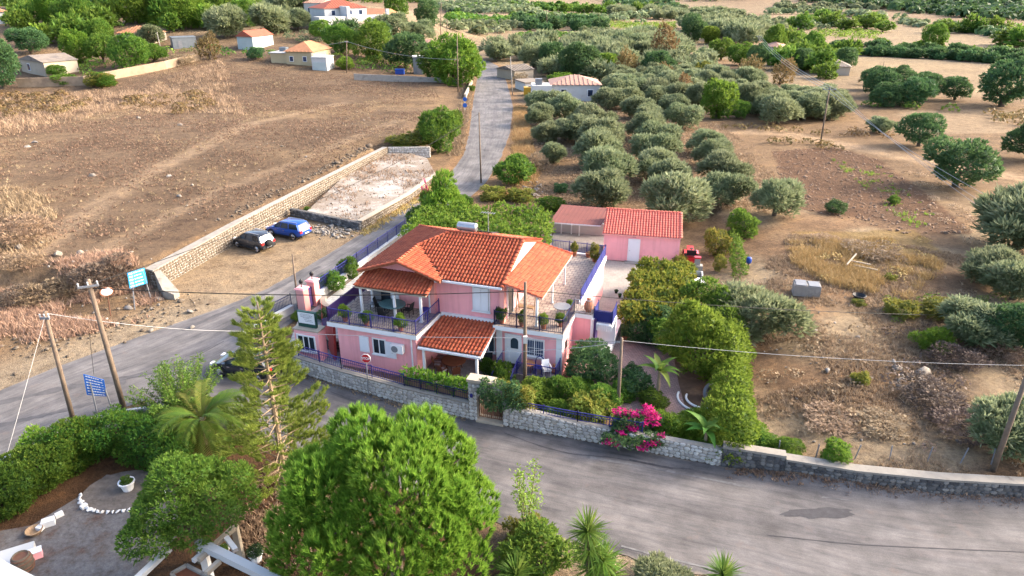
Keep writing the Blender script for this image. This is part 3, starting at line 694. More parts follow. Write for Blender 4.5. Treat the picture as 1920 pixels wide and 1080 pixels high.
# ---- openings, all on walls that face the front (towards -v)
def opening(name, u0, u1, z0, z1, v, parent=house, panes=2, glass='glass', frame='white', fw=.08, deep=.06, bars=0, sill=True):
    f = MB()
    f.box(u0, u1, v - .05, v + .02, z1 - fw, z1); f.box(u0, u1, v - .05, v + .02, z0, z0 + fw)
    f.box(u0, u0 + fw, v - .05, v + .02, z0 + fw, z1 - fw); f.box(u1 - fw, u1, v - .05, v + .02, z0 + fw, z1 - fw)
    wv = (u1 - u0 - 2 * fw) / panes
    for i in range(1, panes): f.box(u0 + fw + wv * i - .03, u0 + fw + wv * i + .03, v - .048, v + .02, z0 + fw, z1 - fw)
    o = part(name, f, M[frame], parent)
    for i in range(panes):
        g = MB(); g.box(u0 + fw + wv * i + .03 * (i > 0), u0 + fw + wv * (i + 1) - .03 * (i < panes - 1), v - .02, v + .01, z0 + fw, z1 - fw); part('pane', g, M[glass], o)
    if sill:
        s = MB(); s.box(u0 - .05, u1 + .05, v - .12, v - .051, z0 - .06, z0 + .03); part('sill', s, M[frame], o)
    if bars:
        s = MB()
        for i in range(bars): s.box(u0 + (u1 - u0) * (i + .5) / bars - .008, u0 + (u1 - u0) * (i + .5) / bars + .008, v - .085, v - .07, z0 - .18, z1)
        for z in (z0 - .15, z0 + .3, (z0 + z1) / 2, z1 - .1): s.box(u0, u1, v - .09, v - .075, z - .01, z + .01)
        part('window_grille', s, M['white'], o)
    return o
def shutter(u0, u1, z0, z1, v, parent=house):
    s = MB(); s.box(u0, u1, v - .05, v - .005, z0, z1)
    o = part('shutter', s, M['shutter'], parent)
    k = int((z1 - z0 - .2) / .09)
    sl_ = MB()
    for i in range(k): sl_.box(u0 + .07, u1 - .07, v - .062, v - .051, z0 + .1 + i * .09, z0 + .1 + i * .09 + .06)
    q = part('louvre', sl_, M['shutter'], o); q['kind'] = 'stuff'
    return o
o = opening('window', 1.86, 3.04, 3.78, 5.52, .77, panes=2, fw=.09); shutter(1.96, 2.44, 3.87, 5.43, .70, o); shutter(2.46, 2.94, 3.87, 5.43, .70, o)
opening('balcony_door', -4.75, -3.85, 3.32, 5.2, .77, panes=1, glass='glass', sill=False); shutter(-5.3, -4.78, 3.4, 5.15, .72); shutter(-3.82, -3.3, 3.36, 5.15, .72)
opening('window', -3.75, -2.8, 1.35, 2.5, -2.4, panes=2, glass='glass'); shutter(-4.65, -3.98, 1.38, 2.5, -2.43); shutter(-2.78, -2.1, 1.25, 2.4, -2.43)
opening('window', 5.4, 6.7, 1.25, 2.52, .55, panes=2, glass='bluegl', bars=9)
# white front door with a dark arched light
d = MB(); d.box(4.1, 5.2, .46, .548, .55, 2.62); o = part('front_door', d, M['white'], house)
d = MB(); pts = [(4.5, 1.65), (5.0, 1.65), (5.0, 2.15)] + [(4.75 + .25 * math.cos(t), 2.15 + .25 * math.sin(t)) for t in np.linspace(.3, math.pi - .3, 6)] + [(4.5, 2.15)]
d.add([(x, .452, z) for x, z in pts] + [(x, .44, z) for x, z in pts], [tuple(range(len(pts), 2 * len(pts)))] + [(i, (i + 1) % len(pts), (i + 1) % len(pts) + len(pts), i + len(pts)) for i in range(len(pts))]); part('arched_pane', d, M['glass'], o)
d = MB(); d.box(4.22, 4.4, .44, .459, .7, 1.4); d.box(4.9, 5.08, .44, .459, .7, 1.4); d.box(4.25, 4.32, .42, .459, 1.5, 1.58, 0); part('door_panel', d, M['shutter'], o)
opening('side_door', 1.9, 2.75, .12, 2.25, .75, panes=1, glass='bluegl', sill=False)
opening('garden_window', 2.85, 3.35, .9, 2.3, .75, panes=1, glass='glass', frame='white')
# openings on the sunny side
mb = MB(); mb.box(4.002, 4.05, 1.2, 2.3, 3.32, 5.5); part('terrace_door', mb, M['glass'], house)
bargather('door_frame', [((4.05, 1.17, 3.32), (4.05, 1.17, 5.55), .05, .04), ((4.05, 2.33, 3.32), (4.05, 2.33, 5.55), .05, .04), ((4.05, 1.12, 5.55), (4.05, 2.38, 5.55), .05, .04)], 'white', house)
mb = MB(); mb.box(7.852, 7.87, 1.15, 1.42, 1.65, 2.25); mb.box(7.852, 7.87, 1.5, 1.77, 1.65, 2.25); part('vent_window', mb, M['dark'], house)
# entrance landing, steps
mb = MB(); mb.box(3.95, 7.8, -.75, .545, 0, .55); part('porch_floor', mb, M['patio_paving'], house)
for i, (v0, v1, z1) in enumerate(((-1.1, -.752, .40), (-1.45, -1.102, .27), (-1.8, -1.452, .14))):
    mb = MB(); mb.box(4.1, 5.2, v0, v1, 0, z1); mb.box(4.08, 5.22, v0 - .03, v1, z1 + .001, z1 + .04); part('step', mb, M['cream'], house)
mb = MB(); mb.box(4.35, 4.95, -.1, .4, .552, .57); solo('door_mat', MB(hm).box(4.35, 4.95, -.15, .35, .552, .572), M['dark'], 'dark mat in front of the arched white front door', 'mat')
# side landing by the outside stair
mb = MB(); mb.box(9.02, 10.3, 4.0, 9.0, 0, .55); mb.box(9.0, 9.2, 3.35, 4.3, 0, 3.0, 1); mb.box(9.22, 9.34, 3.3, 4.2, 0, 3.0, 2); mb.box(10.15, 10.3, 1.0, 3.99, 0, .5); mb.box(9.02, 10.4, 5.0, 5.2, .56, 2.5, 0)
part('side_landing', mb, [M['white'], M['white'], M['purple']], house)
mb = MB(); mb.box(9.12, 10.4, 3.5, 5.2, 2.45, 2.62); part('stair_landing', mb, M['white'], house)
def railing(name, p, q, z0, h, parent, step=.13, m='blue', posts=2.0, mid=False, picks=True, r=.009, panel=None):
    """railing between two points of the house plan: rails, posts and single pickets"""
    p, q = Vector((*p, 0)), Vector((*q, 0)); L = (q - p).length; d = (q - p) / L
    at = lambda t, z: (p.x + d.x * t, p.y + d.y * t, z)
    mb = MB(); mb.bar(at(0, z0 + h), at(L, z0 + h), .022, .022); mb.bar(at(0, z0 + .1), at(L, z0 + .1), .016, .016)
    if mid: mb.bar(at(0, z0 + h * .75), at(L, z0 + h * .75), .012, .012)
    o = part(name, mb, M[m], parent)
    k = max(1, round(L / posts))
    for i in range(k + 1):
        mb = MB(); mb.bar(at(L * i / k, z0), at(L * i / k, z0 + h + .05), .025); mb.lathe([(.035, 0), (.03, .05), (0.004, .07)], 6, at(L * i / k, z0 + h + .05)); part('rail_post', mb, M[m], o)
    if picks:
        k2 = max(2, round(L / step)); pm = railing.mesh.get((m, h, r))
        if pm is None:
            pm = MB().bar((0, 0, .1), (0, 0, h), r).mesh('picket', M[m]); railing.mesh[(m, h, r)] = pm
        for i in range(1, k2):
            c = link('picket', pm, o); c.location = at(L * i / k2, z0)
    if panel:
        mb = MB(); mb.bar(at(0.03, z0 + h * .55), at(L - .03, z0 + h * .55), .012, h * .40); part('rail_panel', mb, M[panel], o)
    return o
railing.mesh = {}
rails = [((-6.62, -2.67), (-.55, -2.67)), ((-.55, -2.67), (-.42, .6)), ((-6.62, -2.67), (-6.62, 2.2)), ((3.52, .13), (7.9, .2)), ((3.52, .13), (3.52, .62)), ((7.9, .2), (7.9, 3.38)), ((7.9, 3.38), (9.02, 3.38)), ((7.97, 4.85), (7.97, 13.5)), ((7.9, 13.5), (3.7, 13.5))]
for i, (p, q) in enumerate(rails):
    railing('railing', p, q, 3.3 if i < 7 else 3.42, .95 if i < 7 else .85, house, m=('blue', 'blue', 'purple', 'navy', 'navy', 'navy', 'steel', 'brightblue', 'blue')[i], panel={2: 'purple', 7: 'brightblue'}.get(i), posts=1.6, picks=i not in (2, 7))
railing('railing', (9.2, 3.6), (10.35, 3.6), 2.62, .95, house, m='brightblue', panel='brightblue', picks=False); railing('railing', (10.35, 3.6), (10.35, 5.1), 2.62, .95, house, m='brightblue', panel='brightblue', picks=False); railing('railing', (9.16, 3.6), (9.16, 5.0), 2.62, .95, house, m='brightblue', panel='brightblue', picks=False)
mb = MB()
for i in range(8): mb.box(9.22 + i * .15, 9.30 + i * .15, 3.46, 3.50, 2.2, 2.62)
part('white_valance', mb, M['white'], house)
railing('porch_rail', (5.3, -.72), (7.75, -.72), .55, .85, house, m='blue', posts=1.2); railing('porch_rail', (7.75, -.72), (7.75, .45), .55, .85, house, m='blue')
# stair rails that slope down with the steps
for u in (4.05, 5.26):
    mb = MB(); mb.bar((u, .3, 1.45), (u, -.7, 1.42), .02); mb.bar((u, -.7, 1.42), (u, -1.9, .98), .02); mb.bar((u, -.7, .7), (u, -1.9, .25), .015); mb.bar((u, .3, .7), (u, -.7, .7), .015); mb.bar((u, -1.9, .1), (u, -1.9, 1.02), .025); mb.bar((u, -.7, .5), (u, -.7, 1.46), .025)
    o = part('stair_rail', mb, M['blue'], house)
    for i in range(13):
        v = .2 - i * .16; b_ = MB().bar((u, v, .7 if v > -.7 else .7 + (v + .7) * .37), (u, v, 1.42 if v > -.7 else 1.42 + (v + .7) * .37), .012); part('picket', b_, M['blue'], o)
# ---- things on and at the house
ac = thing('air_conditioner', 'white air conditioner unit on the pink wall beside the open shutter', 'air conditioner', W3(-1.9, -2.62, 1.85), HA)
mb = MB(); mb.box(-.42, .42, -.16, .16, 0, .56); part('casing', mb, M['white'], ac)
mb = MB(); mb.lathe([(.23, 0), (.22, .015)], 16); fan = part('fan_guard', mb, M['grey'], ac); fan.rotation_euler = (R(90), 0, 0); fan.location = (-.13, -.162, .28)
mb = MB(); mb.box(-.35, -.3, -.14, .2, -.06, -.002); mb.box(.3, .35, -.14, .2, -.06, -.002); part('bracket', mb, M['steel'], ac)
hx, hy, _ = W3(-.05, 4.95); sw = thing('solar_water_heater', 'silver solar water tank lying on the ridge of the red roof', 'water heater', (hx, hy, 7.38), HA)
mb = MB(); mb.lathe([(.0, 0), (.22, .01), (.29, .05), (.3, .12), (.3, 1.28), (.29, 1.35), (.22, 1.39), (0, 1.4)], 18); tk = part('tank', mb, M['steel'], sw, True); tk.rotation_euler = (0, R(90), 0); tk.location = (-.7, 0, .42)
mb = MB(); mb.bar((-.5, .1, -.1), (-.5, 0, .2), .025); mb.bar((.5, .1, -.1), (.5, 0, .2), .025); mb.bar((-.5, .1, .02), (.5, .1, .02), .02); part('stand', mb, M['steel'], sw)
mb = MB(); mb.slab([(-.2, .25, .12), (1.6, .25, .12), (1.6, 1.9, -.42), (-.2, 1.9, -.42)], .08); part('collector', mb, M['glass'], sw)
mb = MB(); mb.tube([(.72, 0, .42), (.95, 0, .3), (1.0, .2, .1)], .03); part('pipe', mb, M['dark'], sw)
an = thing('tv_antenna', 'thin roof aerial standing behind the solar tank', 'antenna', W3(1.0, 6.2, 6.6), HA)
mb = MB(); mb.bar((0, 0, 0), (0, 0, 2.0), .02); part('mast', mb, M['steel'], an)
mb = MB(); mb.bar((-.5, 0, 1.9), (.5, 0, 1.9), .012)
for i in range(6): mb.bar((-.45 + i * .18, -.22, 1.9), (-.45 + i * .18, .22, 1.9), .008)
part('aerial', mb, M['steel'], an)
# ================================================================== yard, walls, fences, shed
def sheet(name, poly, z, m):
    mb = MB(); c = [(x, y, z) for x, y in poly]
    a = sum(c[i][0] * c[(i + 1) % len(c)][1] - c[(i + 1) % len(c)][0] * c[i][1] for i in range(len(c)))
    mb.add(c if a > 0 else c[::-1], [tuple(range(len(c)))]); return struct(name, mb, m)
WL = pp([(487, 665), (560, 698), (640, 724), (757, 757), (880, 786)]); WR = pp([(955, 800), (1080, 824), (1200, 845), (1350, 874)])
M['soil'] = mat('garden_soil', (.19, .11, .07), .97, .35, 1.2, bump=.8, fine=6, dirt=(.7, .5, (.30, .19, .12)))
H2 = lambda u, v: W3(u, v)[:2]
mb = MB(); yard = WL[1:] + WR + [(12.2, 33), (13.3, 42), (15.2, 52), (16.5, 56.5), (3.5, 64.5), (-10.0, 64.5), (-12.6, 55), (-14.6, 47), (-15.8, 44)]
mb.prism(yard, -.3, .055); struct('garden_ground', mb, M['soil'])
sheet('patio_floor', [H2(-.75, -3.4), H2(5.4, -3.4), H2(5.4, .8), H2(-.75, .8)], .085, M['patio_paving'])
sheet('stone_path', [H2(-10.0, -3.6), H2(-6.0, -3.6), H2(-6.0, 12), H2(-12.6, 12), H2(-12.6, 2.2)], .080, M['crazy'])
sheet('courtyard_paving', [H2(7.0, 8.6), H2(13.6, 8.6), H2(13.6, 20.9), H2(-11.5, 21.5), H2(-11.5, 12.1), H2(7.0, 12.1)], .078, M['greypave'])
sheet('pink_path', [H2(8.5, -2.6), H2(16.2, -3.0), H2(15.0, 2.0), H2(14.2, 6.0), H2(13.6, 8.5), H2(8.5, 8.5)], .082, M['pinkpave'])
# ---- rubble walls: every stone has its own shape
SV = []
_r0 = random.Random(11)
for k in range(14):
    n_ = 8; out = []
    for i in range(n_):
        t = 2 * math.pi * (i + .5) / n_; c, s_ = math.cos(t), math.sin(t); q = 1 / max(abs(c), abs(s_)) ; q = (q * .62 + .38 * 1.08) * (.5 + _r0.uniform(-.07, .02))
        out.append((c * q, s_ * q))
    vs = [(x, 0.0, z) for x, z in out] + [(x * .82 + _r0.uniform(-.04, .04), -.8 + _r0.uniform(-.25, .2), z * .82 + _r0.uniform(-.03, .03)) for x, z in out] + [(_r0.uniform(-.1, .1), -1.0, _r0.uniform(-.1, .1))]
    fs = [(i, (i + 1) % n_, (i + 1) % n_ + n_, i + n_) for i in range(n_)] + [(i + n_, (i + 1) % n_ + n_, 2 * n_) for i in range(n_)]
    SV.append((np.array(vs), fs))
smesh = {}
def wall_core(pts, h, t, z0):
    """footprint of a wall whose outer face follows pts"""
    P = [Vector((*p, 0)) for p in pts]; inn = []
    for i, p in enumerate(P):
        d = (P[min(i + 1, len(P) - 1)] - P[max(i - 1, 0)]).normalized(); inn.append((p.x - d.y * t, p.y + d.x * t))
    return list(pts) + inn[::-1]
def stone_wall(root, pts, h, t, sw, sh, mstone, mcore, nobj=300, cap=None, z0=0.0, seed=0, proud=.05, capt=.08, ends=True, back=False):
    rg = random.Random(seed); org = root.location
    hh = h if hasattr(h, '__len__') else [h] * len(pts)
    P = [Vector((*p, 0)) for p in pts]; inn = [Vector((*q, 0)) for q in wall_core(pts, 0, t, 0)[len(pts):]][::-1]
    mb = MB(); n_ = len(P)
    vs = [(p.x, p.y, z0 - .2) for p in P] + [(p.x, p.y, z0 + a) for p, a in zip(P, hh)] + [(p.x, p.y, z0 - .2) for p in inn] + [(p.x, p.y, z0 + a) for p, a in zip(inn, hh)]
    fs = []
    for i in range(n_ - 1):
        fs += [(i, i + 1, n_ + i + 1, n_ + i), (n_ + i, n_ + i + 1, 3 * n_ + i + 1, 3 * n_ + i), (2 * n_ + i + 1, 2 * n_ + i, 3 * n_ + i, 3 * n_ + i + 1)]
    fs += [(0, n_, 3 * n_, 2 * n_), (n_ - 1, 3 * n_ - 1, 4 * n_ - 1, 2 * n_ - 1)]
    mb.add(vs, fs); part('wall_core', mb, M[mcore], root, org=org)
    st = []
    faces = [(P[i], P[i + 1], hh[i], hh[i + 1]) for i in range(n_ - 1)]
    if ends: faces += [(inn[0], P[0], hh[0], hh[0]), (P[-1], inn[-1], hh[-1], hh[-1])]
    if back: faces += [(inn[i + 1], inn[i], hh[i + 1], hh[i]) for i in range(n_ - 1)]
    for a, b, ha, hb in faces:
        L = (b - a).length; d = (b - a) / L; nrm = Vector((d.y, -d.x, 0)); rows = max(1, round(max(ha, hb) / sh))
        for r in range(rows):
            x = -rg.random() * sw * .5
            while x < L:
                wd = sw * rg.uniform(.65, 1.45); x0, x1 = max(x, 0), min(x + wd, L); x += wd
                if x1 - x0 < sw * .25: continue
                f = (x0 + x1) / 2 / L; hl = ha + (hb - ha) * f; rh = hl / rows
                o = a + d * (x0 + x1) / 2; z = z0 + (r + .5) * rh + rg.uniform(-.02, .02)
                st.append((Vector((o.x, o.y, z)), d, nrm, (x1 - x0) * rg.uniform(.93, 1.02), rh * rg.uniform(.88, 1.12), rg.randrange(14), proud * rg.uniform(.6, 1.4), rg.uniform(-.12, .12)))
    st.sort(key=lambda s: (s[0] - cp).length)
    for o, d, nrm, wd, rh, k, pr, tw in st[:nobj]:
        key = (k, mstone)
        if key not in smesh: smesh[key] = MB().add([tuple(v) for v in SV[k][0]], SV[k][1]).mesh('stone', M[mstone])
        ob = link('stone', smesh[key], root); up = Vector((0, 0, 1))
        m3 = Matrix((d * wd, -nrm * pr, up * rh)).transposed() @ Matrix.Rotation(tw, 3, 'Y')
        m4 = m3.to_4x4(); m4.translation = o - org; ob.matrix_local = m4
    if len(st) > nobj:
        Vs = []; Fs = []; Ts = []; c = 0
        for o, d, nrm, wd, rh, k, pr, tw in st[nobj:]:
            A = np.array(Matrix((d * wd, -nrm * pr, Vector((0, 0, 1)) * rh)).transposed() @ Matrix.Rotation(tw, 3, 'Y'))
            v, f = SV[k]; Vs.append(v @ A.T + np.array(o - org)); F3 = []
            for q in f: F3 += [(q[0], q[1], q[2], q[3])] if len(q) == 4 else [(q[0], q[1], q[2], q[2])]
            for q in f:
                if len(q) == 4: Fs += [(q[0] + c, q[1] + c, q[2] + c), (q[0] + c, q[2] + c, q[3] + c)]
                else: Fs.append(tuple(i + c for i in q))
            Ts += [rg.random()] * 24; c += len(v)
        ob = link('stone', npmesh('stone', np.concatenate(Vs), np.array(Fs), M[mstone], np.array(Ts)), root); ob['kind'] = 'stuff'
    if cap:
        mb = MB(); e = .05
        co = [(p.x + (p - q).normalized().x * e, p.y + (p - q).normalized().y * e) for p, q in zip(P, inn)]; ci = [(q.x - (p - q).normalized().x * e, q.y - (p - q).normalized().y * e) for p, q in zip(P, inn)]
        for i in range(n_ - 1):
            mb.slab([(*co[i], z0 + hh[i] + capt), (*co[i + 1], z0 + hh[i + 1] + capt), (*ci[i + 1], z0 + hh[i + 1] + capt), (*ci[i], z0 + hh[i] + capt)], capt - .002)
        part('coping', mb, M[cap], root, org=org)
def wroot(name, label, cat, p, group=None): return thing(name, label, cat, (p[0], p[1], 0), 0, group)
GW = 'rubble walls along the road'
w1 = wroot('stone_wall', 'pale rubble stone wall under the blue railing in front of the pink villa', 'wall', WL[2], GW); stone_wall(w1, WL, 1.05, .38, .30, .21, 'stone', 'mortar', cap='cap', seed=1)
w2 = wroot('stone_wall', 'pale rubble stone wall under the garden shrubs right of the arched gate', 'wall', WR[1], GW); stone_wall(w2, WR, [1.3, 1.05, 1.0, 1.0], .38, .30, .21, 'stone', 'mortar', seed=2)
WD1 = [WR[-1], *pp([(1467, 893)])]
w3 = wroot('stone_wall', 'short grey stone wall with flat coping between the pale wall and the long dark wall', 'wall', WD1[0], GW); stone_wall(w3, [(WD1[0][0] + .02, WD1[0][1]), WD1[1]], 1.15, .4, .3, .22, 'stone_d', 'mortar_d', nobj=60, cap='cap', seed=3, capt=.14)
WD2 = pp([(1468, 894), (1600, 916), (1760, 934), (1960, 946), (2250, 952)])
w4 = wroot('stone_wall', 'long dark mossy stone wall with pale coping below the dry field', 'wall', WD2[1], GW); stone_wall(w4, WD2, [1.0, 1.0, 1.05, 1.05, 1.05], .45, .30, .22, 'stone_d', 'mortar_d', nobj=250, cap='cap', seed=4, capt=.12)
RT = [(-28.9, 51.0), (-26.3, 61.5), (-17.5, 95.5)]
w5 = wroot('retaining_wall', 'long warm coloured stone retaining wall below the brown field behind the parked cars', 'wall', RT[1], GW); stone_wall(w5, RT, [1.55, 1.85, 1.6], .7, .36, .26, 'stone_w', 'mortar', nobj=200, seed=5)
mb = MB(); mb.slab([(-29.0, 50.8, 1.62), (-25.9, 62.5, 1.92), (-26.6, 62.7, 1.93), (-29.8, 51.1, 1.66)], .12); part('coping', mb, M['cap'], w5, org=w5.location)
mb = MB(); mb.prism([(-28.95, 50.85), (-27.5, 48.9), (-26.6, 48.7), (-26.5, 49.4), (-28.6, 51.2)], -.1, [1.5, .75, .45, .45, 1.5]); part('end_wall', mb, M['cap'], w5, org=w5.location)
w6 = wroot('retaining_wall', 'far end stone wall in shade closing off the raised gravel plot', 'wall', (-14.5, 95.6), GW); stone_wall(w6, [(-17.4, 95.6), (-11.6, 95.9)], 1.5, .5, .36, .26, 'stone', 'mortar', nobj=60, seed=6)
PF = [plot[0], plot[1]]; PS = [plot[1], plot[2]]
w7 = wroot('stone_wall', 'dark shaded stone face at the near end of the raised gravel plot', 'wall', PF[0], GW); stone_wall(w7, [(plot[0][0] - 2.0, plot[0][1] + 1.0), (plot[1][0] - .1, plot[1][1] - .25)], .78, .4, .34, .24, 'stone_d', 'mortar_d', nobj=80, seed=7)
w8 = wroot('stone_wall', 'low sunlit stone wall along the road edge of the raised gravel plot', 'wall', PS[0], GW); stone_wall(w8, [(plot[1][0] + .15, plot[1][1]), ((plot[1][0] * .42 + plot[2][0] * .58) + .5, plot[1][1] * .42 + plot[2][1] * .58 - .8), (plot[2][0] + .2, plot[2][1])], [.85, .7, .6], .5, .36, .25, 'stone_w', 'mortar', nobj=120, seed=8, cap='cream')
# ---- fences with single pickets
def fence(label, pts, z, h, m='blue', step=.14, posts=1.9, name='iron_fence', group='blue iron fences', panel=None, r=.011):
    p0 = pts[0]; root = thing(name, label, 'fence', (p0[0], p0[1], 0), 0, group)
    for a, b in zip(pts, pts[1:]):
        railing('fence_rail', (a[0] - p0[0], a[1] - p0[1]), (b[0] - p0[0], b[1] - p0[1]), z, h, root, step, m, posts, mid=True, r=r, panel=panel)
    return root
inset = lambda pts, t: wall_core(pts, 0, t, 0)[len(pts):][::-1]
WLi = inset(WL, .2)
fence('blue picket railing on the pale stone wall below the STOP sign', WLi[1:4], 1.13, .78, step=.15)
wp = WLi[3:5]
fence('dark blue railing with boxed panels between the railing corner and the arched gate', wp, 1.13, .62, m='navy', step=.12, posts=1.0)
fence('blue picket fence half hidden by shrubs right of the arched gate', inset(WR, .2)[0:3], 1.05, .6, m='blue', step=.16)
# planter boxes of cane panels behind the dark railing
pb = thing('planter_trough', 'long planter box faced with tan slatted panels beside the patio', 'planter', (wp[0][0], wp[0][1], 0))
L_ = Vector((wp[1][0] - wp[0][0], wp[1][1] - wp[0][1], 0)); Ln = L_.normalized(); Nn = Vector((-Ln.y, Ln.x, 0))
for i in range(4):
    a = Ln * (L_.length * i / 4 + .06) + Nn * .12; b = Ln * (L_.length * (i + 1) / 4 - .06) + Nn * .12
    mb = MB(); mb.bar(a + Vector((0, 0, 1.36)), b + Vector((0, 0, 1.36)), .02, .2); o = part('panel', mb, M['cane'], pb)
    k = 9
    for j in range(k):
        c = a + (b - a) * ((j + .5) / k) - Nn * .03; mb = MB(); mb.bar(c + Vector((0, 0, 1.17)), c + Vector((0, 0, 1.55)), .045, .008); part('slat', mb, M['cane'], o)
mb = MB(); c = [Nn * .2, L_ + Nn * .2, L_ + Nn * .75, Nn * .75]; mb.prism([(q.x, q.y) for q in c], .1, 1.2); part('box', mb, M['woodbrown'], pb)
# left courtyard: low white wall and fence along the road, gate pillars, red stair wall
FA = [H2(-14.6, -1.5), H2(-14.4, 1.2), H2(-14.0, 3.4)]; FB = [H2(-13.4, 5.4), H2(-13.4, 12.2), H2(-13.4, 21.6)]
for pts, lab in ((FA, 'low grey kerb wall under the blue fence left of the gate pillars'), (FB, 'low white wall under the blue fence along the road beside the villa')):
    f = [(p[0], p[1]) for p in pts]; mb = MB(); mb.prism(wall_core(f, 0, -.3, 0), -.1, .55); mb.prism(wall_core(f, 0, -.34, 0), .552, .62); solo('low_wall', mb, M['whitewall'], lab, 'wall', org=(f[0][0], f[0][1], 0))
fence('blue iron fence on the low kerb wall left of the gate pillars', [H2(-14.5, -1.5), H2(-14.3, 1.2), H2(-13.9, 3.4)], .62, .85, m='navy'); fence('blue iron fence along the road behind the red hip roof', [H2(-13.3, 5.5), H2(-13.3, 12.2), H2(-13.3, 21.6)], .62, .95, m='blue')
def gate_pillar(u, v, lab):
    t = thing('gate_pillar', lab, 'pillar', W3(u, v, 0), HA, 'pink gate pillars with lanterns')
    mb = MB(); mb.box(-.32, .32, -.32, .32, 0, 2.0); part('shaft', mb, M['salmon'], t)
    mb = MB(); mb.box(-.4, .4, -.4, .4, 2.0, 2.1); mb.box(-.3, .3, -.3, .3, 2.1, 2.16); part('cap', mb, M['pink'], t)
    mb = MB(); mb.lathe([(.05, 0), (.03, .06), (.03, .25), (.14, .3), (.16, .5), (.04, .6), (.01, .68)], 8, (0, 0, 2.16)); part('lantern', mb, M['black'], t, True)
gate_pillar(-12.9, 3.55, 'pink gate pillar with black lantern nearest the sign kiosk'); gate_pillar(-13.0, 5.1, 'pink gate pillar with black lantern beside the tall green shrub')
g = thing('driveway_gate', 'purple panelled metal gate standing between the two pink pillars', 'gate', W3(-12.95, 3.9, 0), HA)
mb = MB(); mb.box(-.03, .03, 0, .9, .2, 1.6); part('gate_leaf', mb, M['purple'], g)
mb = MB(); mb.box(-.05, .05, 0, .9, 1.6, 1.66); mb.box(-.05, .05, 0, .9, .15, .199); part('gate_frame', mb, M['blue'], g)
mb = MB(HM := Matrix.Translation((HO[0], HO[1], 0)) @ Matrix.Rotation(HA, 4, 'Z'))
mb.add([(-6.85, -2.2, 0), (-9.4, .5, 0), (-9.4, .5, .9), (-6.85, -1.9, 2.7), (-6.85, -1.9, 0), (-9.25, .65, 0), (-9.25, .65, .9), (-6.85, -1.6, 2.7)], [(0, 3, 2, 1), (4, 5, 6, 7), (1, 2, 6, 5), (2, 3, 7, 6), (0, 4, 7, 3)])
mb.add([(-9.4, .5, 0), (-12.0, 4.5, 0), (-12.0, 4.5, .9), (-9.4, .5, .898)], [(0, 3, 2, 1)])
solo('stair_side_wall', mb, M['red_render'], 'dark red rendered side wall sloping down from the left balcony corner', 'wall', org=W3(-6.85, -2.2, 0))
t = thing('sloping_rail', 'purple rail panel following the dark red sloping wall', 'railing', W3(-6.85, -1.9, 2.7), HA)
mb = MB(); mb.slab([(0, 0, .55), (-2.5, 2.4, -1.3), (-2.5, 2.43, -1.3), (0, .03, .55)], .5); part('rail_panel', mb, M['purple'], t)
mb = MB(); mb.bar((0, 0, .6), (-2.5, 2.4, -1.25), .03); part('top_rail', mb, M['blue'], t)
# curved stone flower beds in the courtyard
def arc_wall(label, cx, cy, r, t0, t1, h, m='stone_d', name='flower_bed'):
    pts = [H2(cx + r * math.cos(t), cy + r * math.sin(t)) for t in np.linspace(t0, t1, 9)]
    root = thing(name, label, 'flower bed', (pts[4][0], pts[4][1], 0)); stone_wall(root, pts, h, .3, .3, .2, m, 'mortar', nobj=70, seed=int(cx * 7) % 90, cap='cap')
    return root
arc_wall('round stone edged flower bed between the kiosk and the villa', -7.6, .3, 1.3, R(200), R(350), .8)
arc_wall('curved stone kerb bed with the small tree in the left courtyard', -10.6, 6.2, 2.2, R(190), R(330), .4, 'stone')
# ---- kiosk with sign board
kx = thing('sign_kiosk', 'small pink kiosk with a three pane white window behind the railing', 'kiosk', W3(-8.5, -2.15, 0), HA)
mb = MB(); mb.box(-.9, .9, -.42, .4, .06, 2.25); part('wall', mb, M['pink'], kx)
mb = MB(); mb.box(-.95, .95, -.47, .45, 2.252, 2.34); part('roof', mb, M['cream'], kx)
opening('window', -.74, .66, .75, 1.95, -.42, parent=kx, panes=3, glass='glass', fw=.1)
sg = thing('sign_board', 'white sign board with dark green frame on the kiosk roof', 'sign', W3(-8.5, -2.15, 2.34), HA)
mb = MB(); mb.box(-.72, .62, -.1, .1, .02, 1.12); part('frame', mb, M['green_paint'], sg)
mb = MB(); mb.box(-.66, .56, -.112, -.101, .28, 1.06); pn = part('board', mb, M['signwhite'], sg)
mb = MB()
rg = random.Random(4)
for i, (z, a, b) in enumerate(((.95, -.42, .3), (.86, -.5, .42), (.76, -.46, .36), (.68, -.3, .2), (.56, -.2, .38), (.46, -.15, .42))):
    x = a
    while x < b:
        wd = rg.uniform(.04, .13); mb.box(x, min(x + wd, b), -.1145, -.1125, z - .018, z + .018); x += wd + .025
part('lettering', mb, M['grey'], pn)['kind'] = 'stuff'
